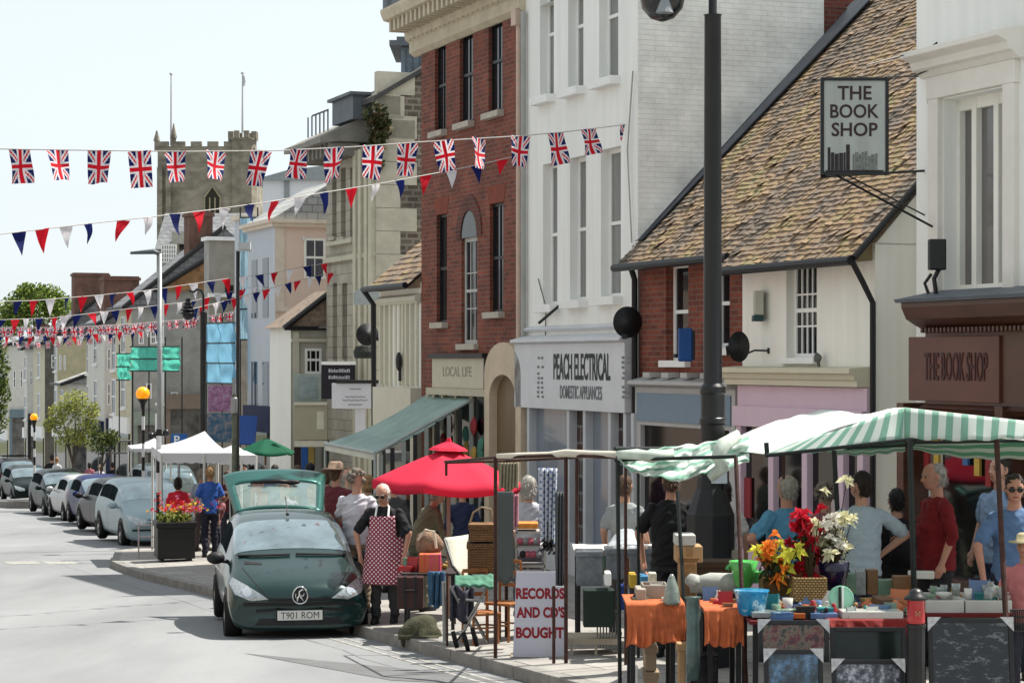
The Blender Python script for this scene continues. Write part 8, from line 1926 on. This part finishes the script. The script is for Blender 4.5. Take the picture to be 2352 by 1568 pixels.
for k in range(16):
    x = 2120 + RD.random() * 190; D = 17.1 + RD.random() * .55; q = P(x, 0, D); q.z = zt4 + .10; s_ = RD.uniform(.7, 1.1); nm, pf = kinds[(4, 1, 2, 4)[k % 4]]
    mb = MB(); mb.lathe([(a / F * D * s_, b / F * D * s_) for a, b in pf], q, 16); single(nm, mb, GC[RD.choice((4, 4, 0, 1))], "glass or pale %s standing in the white boxes on the right-hand table" % nm, nm, q, group="glassware in the white boxes", smooth=True)
for x0, x1, l in ((2128, 2215, "shallow white box of glassware nearest the bollard"), (2218, 2325, "shallow white box of glassware at the right end of the table")): crate("glass_tray", l, "tray", x0, x1, 1378, 1408, 17.05, mat("tray_white", (.55, .54, .5), .7, var=.08), .6, extra='open', group="white boxes of glassware")
for x0, x1, y0, y1, D, c_, l in ((1728, 1792, 1406, 1418, 16.95, 4, "flat pale grey annual"), (1800, 1850, 1408, 1420, 16.95, 5, "orange-spined book"), (1862, 1925, 1408, 1421, 16.95, 3, "blue and white folded paper stack"), (1935, 2075, 1404, 1424, 16.9, 0, "long white folded paper pile"), (1700, 1760, 1390, 1402, 17.3, 4, "grey clear-wrapped booklet")):
    crate("book", l + " lying along the front of the china table", "book", x0, x1, y0, y1, D, GC[c_], .22, bevel=.004, group="books along the table front")
for x, y, w, h, D, m, l in ((1958, 1330, 22, 48, 18.2, 1, "dark green hardback leaning left"), (1978, 1328, 24, 56, 18.2, 4, "grey patterned book standing upright"), (2004, 1326, 26, 58, 18.2, 2, "brown speckled book leaning right"), (2036, 1345, 40, 50, 18.2, 1, "green glass panel beside the brown picture"), (2075, 1340, 46, 56, 18.1, 2, "brown wooden picture box"), (2118, 1310, 60, 18, 18.6, 0, "white flat packet behind the bollard")):
    crate("book" if 'book' in l or 'hard' in l else "goods", l, "goods", x - w / 2, x + w / 2, y - h / 2 + 10, y + h / 2 + 10, D, GC[m], .1, rotz=RD.uniform(-12, 12))
c = P(2310, 1350, 17.6); mb = MB(); a, b = P(2298, 1402, 17.4), P(2330, 1356, 17.4); mb.box(a.x, b.x, 17.4, 17.42, a.z, b.z); r = single("price_card", mb, mat("card_white", (.6, .6, .58), .7), "white lettered card standing at the right end of the glassware table", "card", a)
mb = MB(); mb.tube(P(2306, 1364, 17.39), P(2322, 1364, 17.39), .004); mb.tube(P(2308, 1376, 17.39), P(2320, 1376, 17.39), .004); mb.tube(P(2309, 1388, 17.39), P(2319, 1388, 17.39), .004)
mb.v = [p - a for p in mb.v]; mb.build("markings", M_black, r)
# wrapped pictures stacked against the table
def picture(label, x0, x1, y0, y1, D, mc, tilt=-8, corner=True):
    a, b = P(x0, y1, D), P(x1, y0, D); w, h = (b.x - a.x) / 2, b.z - a.z; r = thing("framed_picture", label, "picture", ((a.x + b.x) / 2, D, a.z), group="wrapped pictures leaning on the stall front"); r.rotation_euler = (rad(tilt), 0, 0)
    mb = MB(); f = .035
    for q in ((-w, -w + f, 0, h), (w - f, w, 0, h)): mb.box(q[0], q[1], -.015, .015, q[2], q[3])
    for q in ((0, f), (h - f, h)): mb.box(-w + f, w - f, -.015, .015, q[0], q[1])
    mb.build("picture_frame", M_black, r, bevel=.004)
    mb = MB(); mb.quad((-w + f, -.004, f), (w - f, -.004, f), (w - f, -.004, h - f), (-w + f, -.004, h - f)); mb.build("print", mc, r)
    if corner:
        mb = MB(); e = .10
        for sx in (-1, 1): mb.prism([(sx * w * 1.01, h + .008), (sx * (w - e), h + .008), (sx * w * 1.01, h - e)], 1, -.026, -.017)
        mb.build("corner_protector", mat("corner_card", (.52, .52, .53), .6, var=.3, scale=30), r)
pr1 = rampm("dim_floral_print", [(.38, (.015, .015, .015)), (.46, (.16, .015, .03)), (.52, (.2, .16, .11)), (.58, (.03, .035, .03))], 9, .15, bump=0)
pr2 = rampm("blue_cloud_print", [(.38, (.02, .03, .04)), (.5, (.06, .09, .12)), (.58, (.1, .2, .32)), (.68, (.3, .32, .34))], 6, .12, bump=0)
pr3 = rampm("grey_snow_print", [(.4, (.03, .035, .045)), (.5, (.11, .12, .15)), (.62, (.5, .5, .55))], 12, .12, bump=0)
pr4 = rampm("dark_script_print", [(.45, (.015, .016, .02)), (.55, (.02, .024, .028)), (.60, (.2, .21, .22)), (.64, (.02, .02, .025))], 7, .15, bump=0, stretch=(1, 1, 3))
pr5 = mat("dark_green_print", (.02, .03, .025), .12, var=.4)
picture("framed floral print in dark red and brown, back left of the wrapped pictures", 1742, 1905, 1424, 1520, 16.6, pr1)
picture("framed blue cloudy print in front of the floral one", 1756, 1892, 1492, 1640, 16.3, pr2)
picture("framed almost black print under the dark red cloth", 1908, 2082, 1440, 1530, 16.6, pr5, corner=False)
picture("framed grey snowy print in front of the black one", 1912, 2080, 1515, 1650, 16.3, pr3)
picture("large framed dark print with silvery markings right of the bollard", 2136, 2332, 1420, 1640, 16.5, pr4)
# shopping crate at far right edge
r = thing("wire_basket", "black plastic lattice basket at the right edge of the table", "basket", P(2345, 1450, 16.8), frame='world'); mb = MB()
for k in range(9): mb.tube(P(2322 + k * 5, 1400, 16.8), P(2324 + k * 5, 1448, 16.8), .006)
for y in (1400, 1416, 1432, 1448): mb.tube(P(2320, y, 16.8), P(2366, y, 16.8), .007)
mb.build("lattice", M_black, r)
# red-topped bollard
D = 16.0; r = thing("bollard", "black fluted bollard with a glossy red reflector head in front of the stall", "bollard", G(2104, D), frame='world'); q = P(2104, 0, D)
def zz(y): return P(0, y, D).z
mb = MB(); mb.lathe([(.085, gz(q.x, D)), (.08, gz(q.x, D) + .1), (.068, gz(q.x, D) + .14), (.066, zz(1442)), (.074, zz(1440)), (.074, zz(1432))], (q.x, D, 0), 12); mb.build("post", mat("bollard_black", (.03, .03, .032), .4, var=.2), r, bevel=.003)
mb = MB(); mb.lathe([(.070, zz(1430)), (.066, zz(1425)), (.066, zz(1378)), (.072, zz(1376))], (q.x, D, 0), 24); mb.build("reflector", mat("gloss_red", (.42, .008, .015), .2, var=.1, coat=.8), r, smooth=True)
mb = MB(); mb.lathe([(.088, zz(1376)), (.088, zz(1371)), (.06, zz(1366)), (.05, zz(1358)), (.03, zz(1352)), (.005, zz(1350))], (q.x, D, 0), 20); mb.build("cap", M_black, r, smooth=True)
mb = MB()
for x in (-.012, .014): mb.box(q.x + x - .004, q.x + x + .004, D - .070, D - .064, zz(1412), zz(1400))
mb.box(q.x - .018, q.x + .02, D - .070, D - .064, zz(1408), zz(1405)); mb.build("crest", mat("crest_gold", (.5, .25, .15), .4), r)
# china goods stand behind (clothes rail seen in bookshop doorway)
# ---------------------------------------------------------------- bunting
def jack(px, py, w, h):
    m = min(w, h); x, y = abs(px), abs(py)
    if x < .09 * m or y < .09 * m: return 2
    if x < .155 * m or y < .155 * m: return 1
    d = abs(px * h - py * w) / math.hypot(w, h); d2 = abs(px * h + py * w) / math.hypot(w, h); dd = min(d, d2)
    if dd < .032 * m: return 2
    if dd < .10 * m: return 1
    return 0
M_flag = [clothm("flag_navy", (.012, .022, .13), .3), clothm("flag_white", (.72, .70, .72), .4), clothm("flag_red", (.60, .015, .035), .3)]
def flagmesh(w, h, seed, n=30):
    mb = MB(); rr = random.Random(seed); a, b = rr.uniform(-.25, .25), rr.uniform(.5, 1.4); tw = rr.uniform(-.9, .9); sk = rr.uniform(-.4, .4); cu = rr.uniform(0, .4)
    def f(u, v):
        x = (u - .5) * w * (1 - cu * v * .5); z = -v * h; y = .035 * math.sin(u * 5 * b + v * 4 + seed) * (0.3 + v); an = tw * v
        return (x * math.cos(an) + sk * v * h * .5, x * math.sin(an) + y, z * (1 - .04 * abs(a)))
    mb.grid(f, n, int(n * h / w), mi=lambda u, v: jack((u - .5) * w, (v - .5) * h, w, h)); return mb
def pennantmesh(w, h, seed):
    mb = MB(); rr = random.Random(seed); sk = rr.uniform(-.35, .35); tw = rr.uniform(-.6, .6)
    def f(u, v): x = (u - .5) * w * (1 - v * .985); an = tw * v; return (x * math.cos(an) + sk * w * v, x * math.sin(an) + .02 * math.sin(v * 5 + seed), -v * h)
    return mb.grid(f, 6, 8)
COR = clothm("cord_white", (.62, .6, .58), .2)
def catline(tab, x):
    y = interp([(a, b) for a, b, c in tab], x); D = interp([(a, c) for a, b, c in tab], x); return P(x, y, D)
def bunting(label, tab, items, wpx, hpx, kind, seed=1, cord=.008, dref=None):
    "tab = (x, y, D) along the cord; items = picture x of each flag and a colour index"
    r = thing("bunting", label, "bunting", P(*tab[0]), group="strings of bunting across the street", frame='world')
    x0, x1 = tab[0][0], tab[-1][0]; mb = MB(); n = 80; mb.path([catline(tab, x0 + (x1 - x0) * i / n) for i in range(n + 1)], cord, 5); mb.build("cord", COR, r)
    protos = {}; rr = random.Random(seed)
    for i, (x, c) in enumerate(items):
        p = catline(tab, x); k = (c, rr.randrange(3))
        D = p.y
        if k not in protos:
            w, h = wpx / F * dref, hpx / F * dref
            m = flagmesh(w, h, seed + 13 * k[1], 24) if kind == 'jack' else pennantmesh(w, h, seed + 7 * k[1] + c)
            o = MB(); o.v, o.f, o.m, o.uv = m.v, m.f, m.m, {}
            ob = o.build("flag" if kind == 'jack' else "pennant", M_flag if kind == 'jack' else M_flag[c], None, smooth=True); protos[k] = ob
        else: ob = protos[k].copy(); col.objects.link(ob)
        ob.parent = r; ob.location = p - Vector(r.location); ob.rotation_euler = (rr.uniform(-.35, .35), rr.uniform(-.14, .14), rr.uniform(-.8, .8)); ob.scale = (1, 1, rr.uniform(.85, 1.08))
    return r
# 1: union flags
bunting("top string of large union flags sweeping from the left edge to the white electrical shop", [(-20, 342, 26), (250, 346, 26.5), (420, 348, 27), (640, 346, 28), (820, 337, 28.8), (970, 326, 29.5), (1200, 312, 30.6), (1300, 303, 31.0), (1465, 283, 31.4)],
        [(x, 0) for x in (45, 132, 228, 320, 402, 496, 600, 687, 768, 858, 937, 1018, 1100, 1196, 1276, 1352, 1442)], 54, 82, 'jack', 3, dref=26.2)
bunting("second string of large red, white and blue pennants ending at the brick building", [(-20, 540, 27), (200, 514, 28), (330, 500, 28.6), (500, 480, 29.6), (620, 463, 30.3), (745, 442, 31.2), (860, 424, 32), (1000, 398, 33), (1110, 376, 34), (1202, 354, 35)],
        [(43, 0), (96, 2), (150, 1), (203, 0), (283, 2), (340, 1), (400, 0), (458, 2), (516, 1), (571, 0), (629, 2), (688, 1), (746, 0), (806, 2), (862, 1), (920, 0), (978, 2), (1036, 1), (1094, 0), (1154, 2)], 30, 48, 'pen', 5, dref=31)
RD.seed(5)
def seq(x0, x1, step, jit=3, start=0):
    out = []; x = x0; i = start
    while x < x1: out.append((x + RD.uniform(-jit, jit), (0, 2, 1)[i % 3])); x += step; i += 1
    return out
bunting("third string of pennants dipping past the swan-neck lamp to the stone building", [(-20, 693, 46), (80, 690, 47), (200, 680, 48), (330, 668, 49), (420, 655, 50), (520, 640, 51), (620, 628, 52), (700, 612, 53), (780, 600, 53.5), (868, 575, 54)], seq(40, 868, 37), 22, 36, 'pen', 8, dref=50)
bunting("fourth string of pennants just under the third, slightly smaller", [(-20, 735, 54), (120, 730, 55), (220, 718, 56), (330, 705, 57), (440, 692, 58), (520, 672, 59), (620, 650, 60), (700, 632, 60)], seq(5, 700, 29), 20, 32, 'pen', 11, dref=57)
bunting("slack string of pennants crossing the pink building just below the third one", [(430, 712, 49), (520, 690, 50), (620, 662, 51), (700, 640, 52), (780, 622, 53), (868, 598, 54)], seq(445, 866, 24), 19, 28, "pen", 23, dref=51)
bunting("fifth string of small union flags crowded above the rooftops", [(-20, 752, 64), (150, 752, 65), (300, 744, 66), (430, 733, 67), (560, 712, 67.5), (615, 700, 68)], [(x, 0) for x in range(8, 612, 20)], 17, 24, 'jack', 14, dref=65)
bunting("sixth string of tiny red and white flags lowest on the left", [(-20, 772, 76), (150, 772, 77), (300, 760, 78), (430, 745, 79), (600, 722, 80)], seq(0, 600, 17, 2), 15, 23, 'pen', 17, dref=77)
bunting("faint string of tiny union flags between the lamp posts in the distance", [(-20, 786, 88), (120, 784, 89), (300, 768, 90), (430, 752, 91)], [(x, 0) for x in range(14, 428, 24)], 12, 16, 'jack', 19, dref=88)

RD.seed(77)
CL = [GC[0], GC[1], GC[2], GC[3], GC[4], GC[5], M_card, mat("clutter_red", (.4, .04, .05), .5), mat("clutter_black", (.03, .03, .03), .4), mat("clutter_teal", (.05, .25, .25), .5), mat("clutter_gold", (.4, .28, .08), .4)]
AD = ["white", "dark green", "brown", "blue", "grey", "orange", "tan", "red", "black", "teal", "gold"]
def clutter(n, xr, Dr, zt, where, grp, sz=1.0):
    for k in range(n):
        x = RD.uniform(*xr); D = RD.uniform(*Dr); q = P(x, 0, D); q.z = zt + .002; ci = RD.randrange(11); s_ = sz * RD.uniform(.7, 1.3); sh_ = k % 5
        mb = MB()
        if sh_ == 0: mb.box(-.06 * s_, .06 * s_, -.04 * s_, .04 * s_, 0, .025 * s_); mb.box(-.055 * s_, .065 * s_, -.035 * s_, .045 * s_, .025 * s_, .045 * s_); nm = "book_pair"
        elif sh_ == 1: mb.lathe([(.02, 0), (.035, .02), (.03, .06), (.014, .09), (.018, .11)], (0, 0, 0), 14); nm = "small_vase"
        elif sh_ == 2: mb.box(-.045 * s_, .045 * s_, -.004, .004, 0, .12 * s_); mb.box(-.052 * s_, -.045 * s_, -.008, .008, 0, .125 * s_); mb.box(.045 * s_, .052 * s_, -.008, .008, 0, .125 * s_); nm = "small_picture"
        elif sh_ == 3: mb.ell((0, 0, .03), (.04, .03, .035), 12, 8, ns=.4, nf=25); mb.ell((.02, 0, .075), (.018, .018, .022), 10, 7); nm = "figurine"
        else: mb.box(-.05 * s_, .05 * s_, -.035, .035, 0, .06 * s_); mb.box(-.055 * s_, .055 * s_, -.04, .04, .06 * s_, .07 * s_); nm = "trinket_box"
        o = mb.build(nm, CL[ci], None, smooth=sh_ in (1, 3)); o.location = q; o.rotation_euler = (rad(-12) if sh_ == 2 else 0, 0, RD.uniform(-.6, .6)); tag(o, "%s %s among the oddments %s" % (AD[ci], nm.replace("_", " "), where), nm.replace("_", " "), grp)
clutter(46, (1740, 2070), (16.92, 17.78), zt3, "on the long china table", "oddments on the china table", 1.2)
clutter(12, (2125, 2320), (17.5, 17.9), zt4, "behind the white boxes on the right-hand table", "oddments on the right-hand table", 1.3)
clutter(8, (1462, 1545), (17.7, 18.15), zt1, "on the small orange table", "oddments on the small orange table")
clutter(8, (1630, 1700), (17.3, 17.8), zt2, "on the second orange table", "oddments on the second orange table")
clutter(10, (1330, 1545), (22.3, 22.9), gz(G(1440, 22.4).x, 22.4) + .72, "on the white table behind", "oddments on the white table", 1.5)
clutter(9, (930, 1045), (24.7, 25.2), P(0, 1316, 24.6).z, "on the bric-a-brac table", "oddments on the bric-a-brac table", 1.5)
